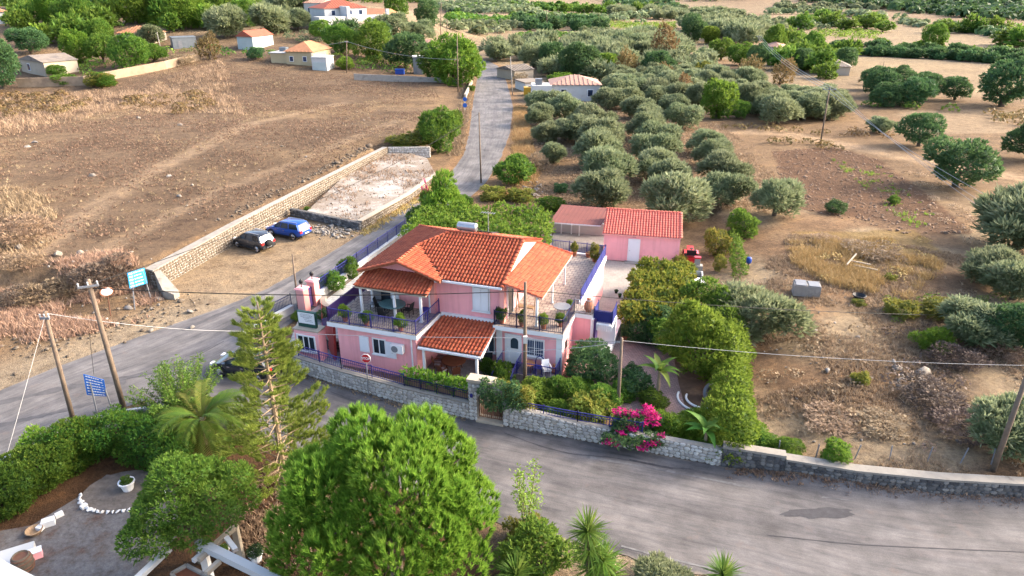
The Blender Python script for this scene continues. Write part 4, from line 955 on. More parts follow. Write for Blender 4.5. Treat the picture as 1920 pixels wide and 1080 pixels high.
# ---- arched stone gate
GL, GRt = Vector((*pp([(880, 786)])[0], 0)), Vector((*pp([(955, 800)])[0], 0)); d = (GRt - GL).normalized(); L_ = (GRt - GL).length
ga = thing('garden_gateway', 'pale stone gateway with round arch and ivy in the front wall', 'gateway', (GL.x, GL.y, 0), math.atan2(d.y, d.x))
Lg = L_
def arch_front(mb, y0, y1):
    x0, x1, zs, zt = .5, Lg - .38, 1.35, 2.55; cx, r = (x0 + x1) / 2, (x1 - x0) / 2
    arc = [(cx - r * math.cos(t), zs + r * .85 * math.sin(t)) for t in np.linspace(0, math.pi, 13)]
    for y, flip in ((y0, False), (y1, True)):
        vs = [(x, y, z) for x, z in arc] + [(x, y, zt) for x, _ in arc]; f = [(i, i + 1, i + 14, i + 13) for i in range(12)]
        mb.add(vs, f if not flip else [q[::-1] for q in f])
    mb.add([(x, y0, z) for x, z in arc] + [(x, y1, z) for x, z in arc], [(i, i + 13, i + 14, i + 1) for i in range(12)])
    mb.add([(x0, y0, zt), (x1, y0, zt), (x1, y1, zt), (x0, y1, zt)], [(0, 1, 2, 3)])
mb = MB(); mb.box(0, .498, .0, .55, 0, 2.55); mb.box(Lg - .378, Lg, .0, .55, 0, 1.7); arch_front(mb, .002, .548)
part('masonry', mb, M['mortar'], ga)
rg = random.Random(2)
for (xa, xb, za, zb) in ((0, .5, 0, 2.5), (Lg - .38, Lg, 0, 1.7), (.5, Lg - .4, 2.2, 2.52)):
    for r_ in range(max(1, round((zb - za) / .24))):
        x = xa
        while x < xb - .05:
            wd = min(rg.uniform(.18, .34), xb - x); k = rg.randrange(14)
            if (k, 'stone') not in smesh: smesh[(k, 'stone')] = MB().add([tuple(v) for v in SV[k][0]], SV[k][1]).mesh('stone', M['stone'])
            o = link('stone', smesh[(k, 'stone')], ga); o.location = (x + wd / 2, 0, za + (r_ + .5) * .24); o.scale = (wd, .045, .235); x += wd
            if xa == 0: 
                pass
for r_ in range(10):
    for j in range(2):
        o = link('stone', smesh[(r_ % 14, 'stone')] if (r_ % 14, 'stone') in smesh else next(iter(smesh.values())), ga); o.location = (0, .14 + j * .27, .13 + r_ * .245); o.scale = (.26, .045, .235); o.rotation_euler = (0, 0, R(-90))
mb = MB(); mb.box(-.08, Lg * .62, -.08, .62, 2.55, 2.72); part('coping', mb, M['cream'], ga)
mb = MB(); mb.box(.45, Lg - .34, -.15, .6, .002, .1); part('sill', mb, M['cream'], ga)
for i in range(2):
    x0 = .53 + i * (Lg - .94) / 2; x1 = x0 + (Lg - .94) / 2 - .03
    mb = MB(); mb.bar((x0, .3, .12), (x0, .3, 1.6), .02); mb.bar((x1, .3, .12), (x1, .3, 1.75), .02); mb.bar((x0, .3, .15), (x1, .3, .15), .018); mb.bar((x0, .3, 1.1), (x1, .3, 1.1), .018)
    o = part('gate_leaf', mb, M['iron_rust'], ga)
    for j in range(5): 
        x = x0 + (x1 - x0) * (j + 1) / 6; mb = MB(); mb.bar((x, .3, .15), (x, .3, 1.75), .012); part('picket', mb, M['iron_rust'], o)
mb = MB(); mb.lathe([(.0, 0), (.09, .03), (.10, .22), (.0, .3)], 8, (.2, -.1, 1.55), sy=.5); part('blue_lantern', mb, M['blue'], ga, True)
# ---- shed with red tiled roof, and the carport
SD = R(-11.5)
sh = thing('pink_shed', 'single storey pink shed with white door and bright red tiled roof', 'shed', (8.17, 57.1, 0), SD)
sw_, sd_ = 6.6, 3.6
mb = MB(); mb.prism([(0, 0), (sw_, 0), (sw_, sd_), (0, sd_)], -.1, [2.55, 2.55, 3.55, 3.55]); part('wall', mb, M['pink'], sh)
op = [(-.14, -.25, 2.58), (sw_ + .02, -.25, 2.58), (sw_ + .02, sd_ + .1, 3.62), (-.14, sd_ + .1, 3.62)]
mb = MB(); mb.slab(op, .09); rf = part('roof', mb, M['salmon'], sh)
a = Vector(op[0]); ex = Vector((1, 0, 0)); ey = (Vector(op[3]) - a).normalized(); ez = ex.cross(ey); Ls = (Vector(op[3]) - a).length; nxx, nyy = 28, 11
tm = MB().add(*tile_geo(sw_ / nxx * 1.02, Ls / nyy, .07)).mesh('roof_tile', M['tile_b'], True)
for j in range(nyy):
    for i in range(nxx):
        if j * nxx + i >= 300: continue
        m4 = Matrix((ex, ey, ez)).transposed().to_4x4(); m4.translation = a + ex * ((i + .5) * (sw_ + .16) / nxx) + ey * (j * Ls / nyy) + ez * .012
        o = link('roof_tile', tm, rf); o.matrix_local = m4
lst = []
for q in range(300, nxx * nyy):
    j, i = divmod(q, nxx); m4 = Matrix((ex, ey, ez)).transposed().to_4x4(); m4.translation = a + ex * ((i + .5) * (sw_ + .16) / nxx) + ey * (j * Ls / nyy) + ez * .012
    lst.append((m4, rf, (sw_ / nxx * 1.02, Ls / nyy, .07), 'tile_b'))
join_tiles('roof_tile', lst, rf, 'tile_b')
caps('ridge_tile', [(-.14, sd_ + .08, 3.68), (sw_ + .02, sd_ + .08, 3.68)], rf, .12, m='tile_b'); caps('verge_tile', [(sw_ + .04, -.25, 2.64), (sw_ + .04, sd_ + .1, 3.68)], rf, .12, m='tile_b')
mb = MB(); mb.box(2.15, 3.2, -.06, -.002, .12, 2.2); dr = part('door', mb, M['white'], sh)
mb = MB(); mb.box(2.28, 3.07, -.072, -.061, .25, 2.08); part('door_panel', mb, M['shutter'], dr)
mb = MB(); mb.box(2.3, 2.36, -.11, -.073, 1.08, 1.14); part('handle', mb, M['steel'], dr)
mb = MB(); mb.box(1.95, 3.4, -.7, -.061, 0, .13); part('door_step', mb, M['conc'], sh)
mb = MB(); mb.bar((2.5, -.12, 2.45), (2.8, -.12, 2.45), .05); part('wall_lamp', mb, M['grey'], sh)
cpT = thing('carport', 'open carport with flat dull red sheet roof on white posts beside the shed', 'carport', (3.45, 59.9, 0), SD)
M['redsheet'] = mat('dull_red_sheet', (.34, .11, .085), .75, .14, .8, bump=.1, fine=10, dirt=(.6, .58, (.26, .09, .07)))
c4 = [(0, 0, 2.62), (4.72, -.05, 2.62), (5.4, 4.3, 2.95), (.55, 4.5, 2.98)]
mb = MB(); mb.slab(c4, .08, 0, 1); rf = part('roof', mb, [M['redsheet'], M['white']], cpT)
mb = MB()
for i in range(1, 12):
    f = i / 12; p = Vector(c4[0]).lerp(Vector(c4[1]), f); q = Vector(c4[3]).lerp(Vector(c4[2]), f); mb.bar(p + Vector((0, .02, .012)), q + Vector((0, -.02, .012)), .03, .012)
part('seam', mb, M['redsheet'], rf)['kind'] = 'stuff'
for x, y in ((.15, .2), (2.4, 3.9), (.6, 4.2), (1.6, 4.2)):
    mb = MB(); mb.box(x - .05, x + .05, y - .05, y + .05, 0, 2.6); part('post', mb, M['white'], cpT)
mb = MB(); mb.bar((.15, .2, 2.5), (4.7, .15, 2.5), .05); mb.bar((.6, 4.2, 2.75), (5.2, 4.1, 2.75), .05); part('beam', mb, M['white'], cpT)
mb = MB(); mb.prism([(-.3, 4.6), (4.9, 4.3), (4.9, 4.5), (-.3, 4.8)], 0, 1.3); part('back_wall', mb, M['whitewall'], cpT)
sheet('carport_floor', [H2(.4, 21.3), H2(6.4, 21.1), H2(6.6, 27.2), H2(.6, 27.6)], .09, M['patio_paving'])
# ================================================================== plants
M['l_olive'] = leafmat('olive_leaf', [(.085, .125, .05), (.14, .18, .08), (.205, .24, .125), (.28, .31, .18)], .32, .7, .18)
M['l_green'] = leafmat('green_leaf', [(.042, .10, .018), (.07, .16, .022), (.115, .21, .03), (.175, .255, .045)], .4)
M['l_bright'] = leafmat('bright_leaf', [(.055, .135, .014), (.10, .205, .02), (.155, .265, .03), (.235, .32, .055)], .42)
M['l_dark'] = leafmat('dark_leaf', [(.025, .06, .026), (.04, .09, .035), (.06, .115, .042), (.085, .145, .05)], .28)
M['l_hedge'] = leafmat('hedge_leaf', [(.03, .085, .014), (.05, .125, .018), (.085, .17, .022), (.15, .22, .03)], .38)
M['l_yellow'] = leafmat('yellowing_leaf', [(.09, .14, .02), (.14, .19, .03), (.20, .225, .04), (.28, .24, .06)], .4)
M['l_vine'] = leafmat('turning_vine_leaf', [(.06, .13, .018), (.09, .175, .022), (.14, .21, .03), (.28, .26, .05)], .4)
M['l_brown'] = leafmat('brown_leaf', [(.14, .09, .04), (.20, .13, .055), (.16, .13, .05), (.26, .17, .08)], .3)
M['l_pine'] = leafmat('pine_needle', [(.035, .11, .012), (.07, .175, .018), (.125, .245, .025), (.22, .335, .05)], .35)
M['l_arau'] = leafmat('araucaria_needle', [(.07, .12, .02), (.11, .17, .025), (.16, .215, .035), (.21, .245, .055)], .35)
M['l_palm'] = leafmat('palm_leaf', [(.06, .12, .018), (.10, .17, .022), (.17, .22, .035), (.26, .25, .06)], .35)
M['l_banana'] = leafmat('banana_leaf', [(.05, .14, .02), (.08, .19, .03), (.12, .23, .04), (.20, .27, .06)], .45)
M['l_flower'] = leafmat('magenta_bract', [(.34, .006, .13), (.44, .010, .18), (.52, .025, .24), (.40, .012, .12)], .3)
M['l_dry'] = leafmat('dry_stem', [(.20, .13, .085), (.30, .205, .13), (.40, .285, .185), (.48, .36, .24)], .2)
M['l_straw'] = leafmat('yellow_straw', [(.30, .19, .075), (.40, .27, .10), (.48, .34, .14), (.52, .40, .19)], .2)
M['l_twig'] = leafmat('grey_twig', [(.12, .085, .065), (.18, .13, .10), (.23, .17, .13), (.28, .21, .17)], .1)
def unit(rng, n):
    v = rng.normal(size=(n, 3)); return v / np.linalg.norm(v, axis=1, keepdims=True)
def leaves(P, Nr, size, rng, aspect=.5, fold=.25):
    """one pointed leaf or leaf cluster per point"""
    n = len(P); size = np.broadcast_to(np.asarray(size, float), (n,))[:, None]
    t = np.cross(Nr, unit(rng, n)); t /= np.linalg.norm(t, axis=1, keepdims=True) + 1e-9
    b = np.cross(Nr, t); k = rng.uniform(.75, 1.25, (n, 1))
    V = np.stack([P - t * size * .5 * k, P + b * size * .5 * aspect + Nr * size * fold * .2, P + t * size * .5 * k, P - b * size * .5 * aspect + Nr * size * fold * .2], 1)
    return V.reshape(-1, 3), np.arange(4 * n).reshape(n, 4)
def lobe_points(lobes, n, rng, zmin=-.55, inner=.22, thick=.16):
    L = np.array(lobes, float); a = (L[:, 3] * L[:, 4] * L[:, 5]) ** (2 / 3); w_ = a / a.sum()
    k = rng.choice(len(L), int(n * 1.7), p=w_); d = unit(rng, len(k)); d[:, 2] = np.where(d[:, 2] < zmin, -d[:, 2] * .6, d[:, 2]); d /= np.linalg.norm(d, axis=1, keepdims=True)
    r = 1 - np.abs(rng.normal(0, thick, len(k))); r = np.where(rng.random(len(k)) < inner, rng.uniform(.4, .9, len(k)), r)
    P = L[k, :3] + d * L[k, 3:6] * r[:, None]; keep = np.ones(len(k), bool)
    for i in range(len(L)):
        q = (P - L[i, :3]) / L[i, 3:6]; keep &= ~(((q ** 2).sum(1) < .62) & (k != i))
    P, d, k = P[keep][:n], d[keep][:n], k[keep][:n]
    nr = d / L[k, 3:6]; nr /= np.linalg.norm(nr, axis=1, keepdims=True)
    return P, nr, k
def sprigs(P, D, n, ln, wd, rng, spread):
    """a spray of slim leaves leaving each point outwards"""
    m_ = len(P); P = np.repeat(P, n, 0); D = np.repeat(D, n, 0) + unit(rng, m_ * n) * spread; D /= np.linalg.norm(D, axis=1, keepdims=True)
    s_ = np.cross(D, unit(rng, m_ * n)); s_ /= np.linalg.norm(s_, axis=1, keepdims=True) + 1e-9; l_ = ln * rng.uniform(.5, 1.25, (m_ * n, 1)); w_ = wd * rng.uniform(.7, 1.3, (m_ * n, 1)); o = P + D * l_ * rng.uniform(-.2, .35, (m_ * n, 1))
    V = np.stack([o, o + D * l_ * .5 - s_ * w_, o + D * l_, o + D * l_ * .5 + s_ * w_], 1).reshape(-1, 3); return V, np.arange(4 * m_ * n).reshape(-1, 4)
def crown_mesh(name, lobes, n, size, mt, seed, aspect=.5, up=.5, rnd=.45, zmin=-.55, inner=.22, tshift=0.0, sprig=1.75, flake=.5):
    rng = np.random.default_rng(seed); lob = rng.uniform(-.2, .2, len(lobes)); n1 = int(n * flake)
    P, nr, k = lobe_points(lobes, n1, rng, zmin, inner, .14); L_ = np.array(lobes, float); P = L_[k, :3] + (P - L_[k, :3]) * .93
    q = nr * (1 - rnd) + unit(rng, len(P)) * rnd + np.array([0, 0, up]); q /= np.linalg.norm(q, axis=1, keepdims=True)
    V, F = leaves(P, q, size * 1.25 * rng.uniform(.6, 1.4, len(P)), rng, aspect); T = np.clip(rng.normal(.36, .2, len(P)) + lob[k] + tshift, 0, 1)
    P, nr, k = lobe_points(lobes, int(n * .13), rng, zmin, .08, .10); D = nr * .75 + np.array([0, 0, .5]); D /= np.linalg.norm(D, axis=1, keepdims=True); nb = 7
    V2, F2 = sprigs(P, D, nb, size * sprig, size * .24 * (.6 + aspect), rng, .55); T2 = np.clip(np.repeat(rng.normal(.56, .16, len(P)) + lob[k] + tshift, nb) + rng.normal(0, .12, len(F2)), 0, 1)
    return npmesh(name, np.concatenate([V, V2]), np.concatenate([F, F2 + len(V)]), M[mt], np.concatenate([T, T2]))
def rlobes(rng, n, R=(1, 1, .8), c=(0, 0, 1), r=(.32, .5), shell=.62):
    out = [(*c, R[0] * .6, R[1] * .6, R[2] * .62)]
    for i in range(int(n * 1.5)):
        d = rng.normal(size=3); d /= np.linalg.norm(d); d[2] = d[2] * .9 + .12; q = rng.uniform(r[0] * .6, r[1]); sh = shell * rng.uniform(.8, 1.3) * (1.15 - .5 * q)
        out.append((c[0] + d[0] * R[0] * sh, c[1] + d[1] * R[1] * sh, c[2] + d[2] * R[2] * sh, q * R[0], q * R[1], q * R[2] * rng.uniform(.85, 1.2)))
    return out
def trunk_mesh(name, seed, h=.9, r=.09, limbs=4, mt='bark', lean=.12, spread=.5):
    rg = random.Random(seed); mb = MB(); x = rg.uniform(-lean, lean); y = rg.uniform(-lean, lean)
    mb.tube([(0, 0, -.12), (x * .3, y * .3, h * .25), (x, y, h * .55)], [r * 1.25, r, r * .8], 7)
    for i in range(limbs):
        t = 2 * math.pi * i / limbs + rg.uniform(-.4, .4); e = spread * rg.uniform(.7, 1.1)
        mb.tube([(x, y, h * .5), (x + e * .4 * math.cos(t), y + e * .4 * math.sin(t), h * .8), (x + e * math.cos(t), y + e * math.sin(t), h * 1.25)], [r * .65, r * .45, r * .15], 5)
    return mb.mesh(name, M[mt], True)
KIND = {}
def kind(name, crowns, trunks): KIND[name] = (crowns, trunks)
def mk(name, mt, nv, n, size,  nl=10, R=(1, 1, .78), c=(0, 0, .74), aspect=.5, trunk='bark', zmin=-.55, seed=0, th=.6, tr=.09, lobe=(.32, .5), inner=.14, rnd=.42, nt=2):
    cr = []
    for i in range(nv):
        rng = np.random.default_rng(seed * 50 + i); cr.append(crown_mesh('crown', rlobes(rng, nl, R, c, lobe), n, size, mt, seed * 77 + i, aspect, zmin=zmin, inner=inner, rnd=rnd, sprig=2.3 if name.startswith('olive') else 1.7))
    tr_ = [trunk_mesh('trunk', seed * 9 + i, th, tr, 4, trunk) for i in range(nt)]
    kind(name, cr, tr_)
mk('olive', 'l_olive', 5, 9500, .085, 15, c=(0, 0, .70), th=.6, aspect=.38, seed=1, lobe=(.26, .46))
mk('olive_far', 'l_olive', 4, 1100, .19, 9, c=(0, 0, .66), th=.55, aspect=.5, seed=2)
mk('green', 'l_green', 4, 12000, .07, 14, R=(1, 1, .92), c=(0, 0, .76), zmin=-.8, th=.6, seed=3)
mk('bright', 'l_bright', 3, 12000, .07, 14, R=(1, 1, .95), c=(0, 0, .76), zmin=-.8, th=.6, seed=4)
mk('dark', 'l_dark', 3, 12000, .07, 14, R=(1, 1, .85), c=(0, 0, .76), zmin=-.8, th=.6, seed=5)
mk('green_far', 'l_green', 3, 1000, .2, 8, R=(1, 1, .9), c=(0, 0, .68), zmin=-.8, seed=6)
mk('bright_far', 'l_bright', 3, 1000, .2, 8, R=(1, 1, .9), c=(0, 0, .68), zmin=-.8, seed=7)
mk('dark_far', 'l_dark', 3, 1000, .2, 8, R=(1, 1, .8), c=(0, 0, .68), zmin=-.8, seed=8)
mk('brown', 'l_brown', 3, 1700, .11, 9, R=(1, 1, 1.0), c=(0, 0, .8), zmin=-.8, seed=9, inner=.35)
mk('yellow', 'l_yellow', 2, 2600, .11, 9, R=(1, 1, .95), c=(0, 0, .8), zmin=-.8, seed=10)
mk('bush', 'l_green', 3, 5200, .085, 9, R=(1, 1, .75), c=(0, 0, .55), zmin=-.8, seed=11, th=.5, tr=.05)
mk('brightbush', 'l_bright', 3, 5200, .085, 9, R=(1, 1, .75), c=(0, 0, .55), zmin=-.8, seed=12, th=.5, tr=.05)
mk('darkbush', 'l_dark', 3, 3000, .10, 8, R=(1, 1, .7), c=(0, 0, .5), zmin=-.8, seed=13, th=.5, tr=.05)
mk('drybush', 'l_dry', 3, 3200, .085, 8, R=(1, 1, .6), c=(0, 0, .38), aspect=.16, zmin=-.8, seed=14, th=.4, tr=.04, inner=.4)
mk('twigbush', 'l_twig', 2, 4200, .085, 7, R=(1, 1, .8), c=(0, 0, .5), aspect=.10, zmin=-.8, seed=15, th=.6, tr=.04, inner=.5)
mk('mixbush', 'l_yellow', 2, 3200, .10, 8, R=(1, 1, .75), c=(0, 0, .5), zmin=-.8, seed=16, th=.4, tr=.04)
_pr = random.Random(77)
def plant(kd, loc, R_, label, cat='tree', name=None, group=None, hs=1.0, far=False, sq=1.0, rz=None):
    cr, tr_ = KIND[kd]; i = _pr.randrange(len(cr)); j = _pr.randrange(len(tr_)); a = _pr.uniform(0, 6.28) if rz is None else rz
    nm = name or ('olive_tree' if kd.startswith('olive') else 'shrub' if 'bush' in kd else 'tree')
    t = thing(nm, label, cat, loc, a, group); t.scale = (R_, R_ * sq, R_ * hs)
    link('trunk', tr_[j], t); link('crown', cr[i], t); return t
def tree(kd, bx, by, wpx, label, cat='tree', name=None, group=None, hs=1.0, sq=1.0, dz=0.0):
    x, y, z = GT(bx, by); d = PIX(x, y, z)[2]; return plant(kd, (x, y, z - .05 + dz), wpx / 2 * d / FPX, label, cat, name, group, hs, sq=sq)
ORD = 'first second third fourth fifth sixth seventh eighth ninth tenth eleventh twelfth thirteenth fourteenth fifteenth sixteenth seventeenth eighteenth nineteenth twentieth'.split() + ['twenty ' + q for q in 'first second third fourth fifth sixth seventh eighth ninth'.split()]
# ---- the olive grove behind the house: rows named from the road towards the field (base pixel, width)
OG = 'olive trees in the grove behind the house'
rows = [('grove row nearest the road', [(1037, 305, 58), (1025, 268, 66), (1060, 262, 62), (1015, 235, 64), (1005, 205, 56)]),
        ('row above the carport', [(1128, 388, 118), (1135, 350, 112), (1120, 316, 108), (1128, 283, 100), (1090, 268, 84), (1110, 252, 90), (1060, 225, 78), (1040, 205, 60)]),
        ('row behind the shed', [(1258, 416, 150), (1248, 360, 100), (1232, 338, 92), (1226, 308, 94), (1232, 280, 84), (1210, 262, 84), (1222, 240, 74), (1196, 222, 70), (1172, 205, 66), (1140, 205, 62)]),
        ('rightmost grove row', [(1362, 385, 100), (1358, 348, 102), (1335, 312, 84), (1322, 290, 76), (1278, 240, 74), (1262, 215, 62), (1230, 198, 58)])]
for rn, lst in rows:
    for i, (bx, by, wpx) in enumerate(lst):
        tree('olive', bx, by, wpx * .88, f'grey green olive tree, {ORD[i]} from the front in {rn}', group=OG, hs=.92)
tree('olive', 1452, 404, 92, 'lone olive tree with short dark trunk at the edge of the tilled plot', hs=1.0)
tree('bush', 1392, 440, 70, 'round dense green shrub between the lone olive and the shed', 'shrub', hs=1.0); tree('yellow', 1342, 478, 56, 'yellow green young tree right of the red tractor', hs=1.1)
tree('yellow', 1348, 508, 26, 'thin yellowing sapling below the young tree beside the shed', hs=1.5)
tree('darkbush', 1561, 398, 40, 'small round dark shrub standing alone in the tilled plot', 'shrub'); tree('bush', 1676, 382, 24, 'tiny grey green shrub on the right side of the tilled plot', 'shrub'); tree('darkbush', 1051, 360, 30, 'small dark bush on bare ground between the road and the grove', 'shrub')
# large trees on the right side
for a in (('dark', 1792, 350, 132, 'broad dark green tree under the power lines with orange earth below it', .85), ('dark', 1925, 300, 100, 'dark tree cut by the right frame edge above the broad dark tree', .9), ('olive', 1905, 465, 190, 'large olive tree at the right edge crossed by three power lines', .8), ('olive', 1845, 530, 105, 'olive tree lower than the power lines beside the yellow grass', .9), ('olive', 1900, 560, 120, 'grey green olive tree at the right edge above the tangled scrub', .85),
          ('olive', 1412, 632, 158, 'big dark olive tree in front of the concrete trough', .78), ('dark', 1878, 200, 110, 'dark bushy tree alone beside the pale field at the far right', .9), ('dark', 1722, 274, 76, 'small dark olive tree with forked trunk below the pole', 1.0),
          ('green', 1748, 92, 50, 'lone round green tree standing in the stubble field', 1.1), ('olive', 1895, 850, 150, 'large silvery olive tree beside the leaning pole at the right edge', .95), ('olive', 1830, 640, 150, 'silver green olive tree above the scrubby gully', .7), ('dark', 1900, 655, 130, 'dense dark olive at the right edge above the scrubby gully', .85)):
    tree(a[0], a[1], a[2], a[3], a[4], hs=a[5])
for a in (('brightbush', 1750, 655, 74, 'bright green fig shrub in the scrubby gully', .8), ('mixbush', 1612, 718, 36, 'small yellow and green shrub on the dry field', 1.1), ('mixbush', 1690, 590, 70, 'yellowish broom shrub above the scrubby gully', .7), ('mixbush', 1760, 590, 80, 'olive brown scrub beside the yellowish broom', .6), ('drybush', 1880, 668, 80, 'rust brown dry bush under the dense dark olive', .7),
          ('twigbush', 1790, 680, 110, 'bare grey brush in the gully', .5), ('twigbush', 1740, 750, 130, 'tangle of pale dead twigs below the fig shrub', .4), ('twigbush', 1800, 800, 150, 'wide patch of grey dead brush beside the silvery olive', .35), ('drybush', 1660, 800, 110, 'orange dry bush in the middle of the dry field', .35), ('drybush', 1560, 790, 120, 'pale dry weeds on the slope beside the green hedge', .3), ('brightbush', 1562, 862, 60, 'yellow green shrub behind the dark stone wall', .9), ('bush', 1480, 852, 60, 'green shrub at the end of the garden hedge', .8),
          ('mixbush', 1668, 525, 26, 'small green weed in the yellow grass', .8), ('mixbush', 1610, 570, 30, 'dark low weed beside the small hole in the dry field', .5), ('drybush', 1545, 452, 60, 'brown heap of pruned branches by the track', .35),
          ('drybush', 1640, 478, 110, 'tall yellow grass clump below the tilled plot', .35)):
    tree(a[0], a[1], a[2], a[3], a[4], 'shrub', hs=a[5])
# beside the far road
for a in (('bush', 960, 345, 84, 'round green tree like shrub beside the road behind the villa', .95, 'shrub'), ('drybush', 1000, 318, 60, 'orange brown dry bush right of the round roadside shrub', 1.0, 'shrub'), ('mixbush', 925, 372, 60, 'low olive green weeds at the foot of the roadside pole', .6, 'shrub'), ('mixbush', 975, 375, 60, 'rusty low scrub on the corner of the garden', .6, 'shrub'), ('bush', 1030, 395, 60, 'green scrub between the vine roof and the carport', .7, 'shrub'), ('bush', 870, 385, 36, 'yellow green shrub below the blue fence corner', .9, 'shrub'),
          ('green', 826, 285, 78, 'tall green bush on the bank at the far stone wall', 1.25, 'tree'), ('green', 808, 268, 50, 'green bush behind the tall one on the bank', 1.0, 'tree'), ('bush', 848, 240, 46, 'low green bush on the bank beside the road', 1.1, 'shrub'), ('mixbush', 770, 275, 90, 'olive green scrub spreading behind the far stone wall', .5, 'shrub'), ('drybush', 975, 155, 30, 'reddish dry shrub on the road side by the grey yard', 1.2, 'shrub'),
          ('bright', 855, 158, 112, 'big yellow green tree overhanging the bend of the road', .95, 'tree'), ('green', 815, 150, 60, 'green tree left of the yellow green tree at the bend', 1.05, 'tree'), ('bush', 884, 172, 18, 'small bush at the road edge under the yellow green tree', 1.0, 'shrub'), ('bush', 578, 402, 18, 'single small green bush on the dark stone face of the gravel plot', 1.3, 'shrub')):
    tree(a[0], a[1], a[2], a[3], a[4], a[6], hs=a[5])
# ---- shrubs, trees and hedges of the villa garden
for a in (('bush', 625, 545, 50, 'dark green shrub by the roadside fence above the gate pillars', 1.1, 'shrub'), ('bush', 655, 520, 46, 'green shrub behind the dark one along the roadside fence', 1.2, 'shrub'), ('bush', 562, 600, 28, 'small shrub at the foot of the pink gate pillar', 1.0, 'shrub'), ('bush', 530, 690, 62, 'dark green shrub at the left end of the villa wall', 1.2, 'shrub'), ('bush', 500, 640, 60, 'light green shrub behind the kerb fence', .9, 'shrub'),
          ('darkbush', 612, 600, 40, 'small dark tree in the courtyard bed', .9, 'tree'),
          ('dark', 1112, 712, 100, 'dense round dark citrus tree by the sunny house corner', .9, 'tree'), ('green', 1060, 760, 76, 'leafy lemon tree in front of the porch', .95, 'tree'), ('green', 1010, 765, 80, 'green shrub at the base of the middle wooden pole', .9, 'tree'), ('yellow', 1105, 800, 88, 'yellow green lemon tree leaning over the front wall', 1.0, 'tree'), ('green', 1130, 775, 70, 'green shrub left of the grey pole', 1.0, 'tree'), ('bush', 940, 720, 60, 'leafy shrub beside the white patio post', 1.2, 'shrub'), ('bush', 918, 700, 44, 'bright leafed pot shrub at the patio corner', 1.1, 'shrub'), ('darkbush', 1190, 730, 76, 'dark shrub between the pole and the palm like banana', .9, 'shrub'),
          ('dark', 1212, 640, 96, 'round dark orange tree on the pink paving', .95, 'tree'), ('bright', 1308, 700, 150, 'large yellow green tree in the middle of the garden', 1.1, 'tree'), ('green', 1318, 610, 108, 'green tree behind the large yellow green one', 1.0, 'tree'), ('brightbush', 1255, 815, 90, 'light green shrub behind the bougainvillea', .9, 'shrub'), ('brightbush', 1290, 825, 70, 'lime green shrub in front of the lower banana plant', .8, 'shrub'), ('brightbush', 1345, 850, 80, 'lime green shrub on the wall right of the lower banana plant', .7, 'shrub'), ('bush', 1410, 845, 76, 'dark green shrub on the wall before the coping begins', .8, 'shrub'), ('yellow', 1275, 500, 30, 'yellow leafed young vine at the shed corner', 1.0, 'shrub')):
    tree(a[0], a[1], a[2], a[3], a[4], a[6], hs=a[5])
for a in (('brightbush', 1375, 780, 70, 'lime green shrub bulging from the tall hedge towards the lower banana', .9), ('brightbush', 1300, 790, 60, 'bright shrub between the two banana plants', .8), ('bush', 1165, 745, 60, 'green shrub right of the grey pole on the garden side', .9), ('bush', 1085, 735, 56, 'dense green shrub at the sunny house corner below the citrus', .8), ('bush', 1225, 760, 60, 'dark leafed shrub round the foot of the upper banana', .8), ('brightbush', 1395, 835, 90, 'wide lime shrub where the tall hedge meets the wall', .8), ('bush', 1445, 850, 70, 'green shrub straggling along the short grey wall', .7), ('green', 1262, 655, 90, 'leafy green tree between the orange tree and the large yellow green one', 1.0), ('green', 1350, 650, 90, 'yellow green tree rising behind the tall hedge', 1.1), ('bush', 1250, 590, 70, 'green climber clump at the near edge of the grape pergola', 1.1), ('mixbush', 970, 775, 60, 'yellow leafed shrub beside the gateway', .9), ('green', 1040, 790, 60, 'green lemon shrub over the blue picket fence', .9), ('bush', 905, 735, 50, 'flowering green shrub behind the gateway', .9), ('bush', 1480, 868, 46, 'low dry green shrub at the start of the dark wall', .7)):
    tree(a[0], a[1], a[2], a[3], a[4], 'shrub' if 'bush' in a[0] else 'tree', hs=a[5])
def mass(name, label, cat, path, half, h, n, size, mt, seed, z0=0.0, top=True, group=None, kindp=None, flat=False):
    """a hedge or climber: leaf lobes strung along a path on the ground"""
    rng = np.random.default_rng(seed); q = np.array(path, float); d = np.r_[0, np.cumsum(np.hypot(*np.diff(q, axis=0).T))]; k = max(3, int(d[-1] / (half * .8)))
    t = np.linspace(0, d[-1], k); P = np.stack([np.interp(t, d, q[:, 0]), np.interp(t, d, q[:, 1])], 1); lob = []
    for x, y in P:
        for lv in ((.3, .75) if not flat else (.8,)):
            lob.append((x + rng.normal(0, half * .15), y + rng.normal(0, half * .15), z0 + h * lv + rng.normal(0, .06 * h), half * rng.uniform(.8, 1.15), half * rng.uniform(.8, 1.15), h * (.36 if not flat else .3) * rng.uniform(.9, 1.15)))
        lob.append((x + rng.normal(0, half * .5), y + rng.normal(0, half * .5), z0 + h * .8, half * .45, half * .45, h * .24))
    org = np.array([P[0, 0], P[0, 1], z0]); lob = [(a - org[0], b - org[1], c - org[2], e, f, g) for a, b, c, e, f, g in lob]
    root = thing(name, label, cat, tuple(org), 0, group)
    link('foliage', crown_mesh('foliage', lob, n, size, mt, seed, .6, zmin=-.9), root)
    mb = MB()
    for x, y in P[::2]: mb.tube([(x - org[0], y - org[1], -.1), (x - org[0] + .05, y - org[1], h * .6)], [.04, .02], 5)
    part('stem', mb, M['bark'], root)['kind'] = 'stuff'; return root
mass('hedge', 'tall bright green clipped hedge along the right side of the garden', 'hedge', pp([(1372, 850), (1362, 790), (1366, 730), (1372, 670)], .3), 1.1, 2.3, 27000, .11, 'l_bright', 31)
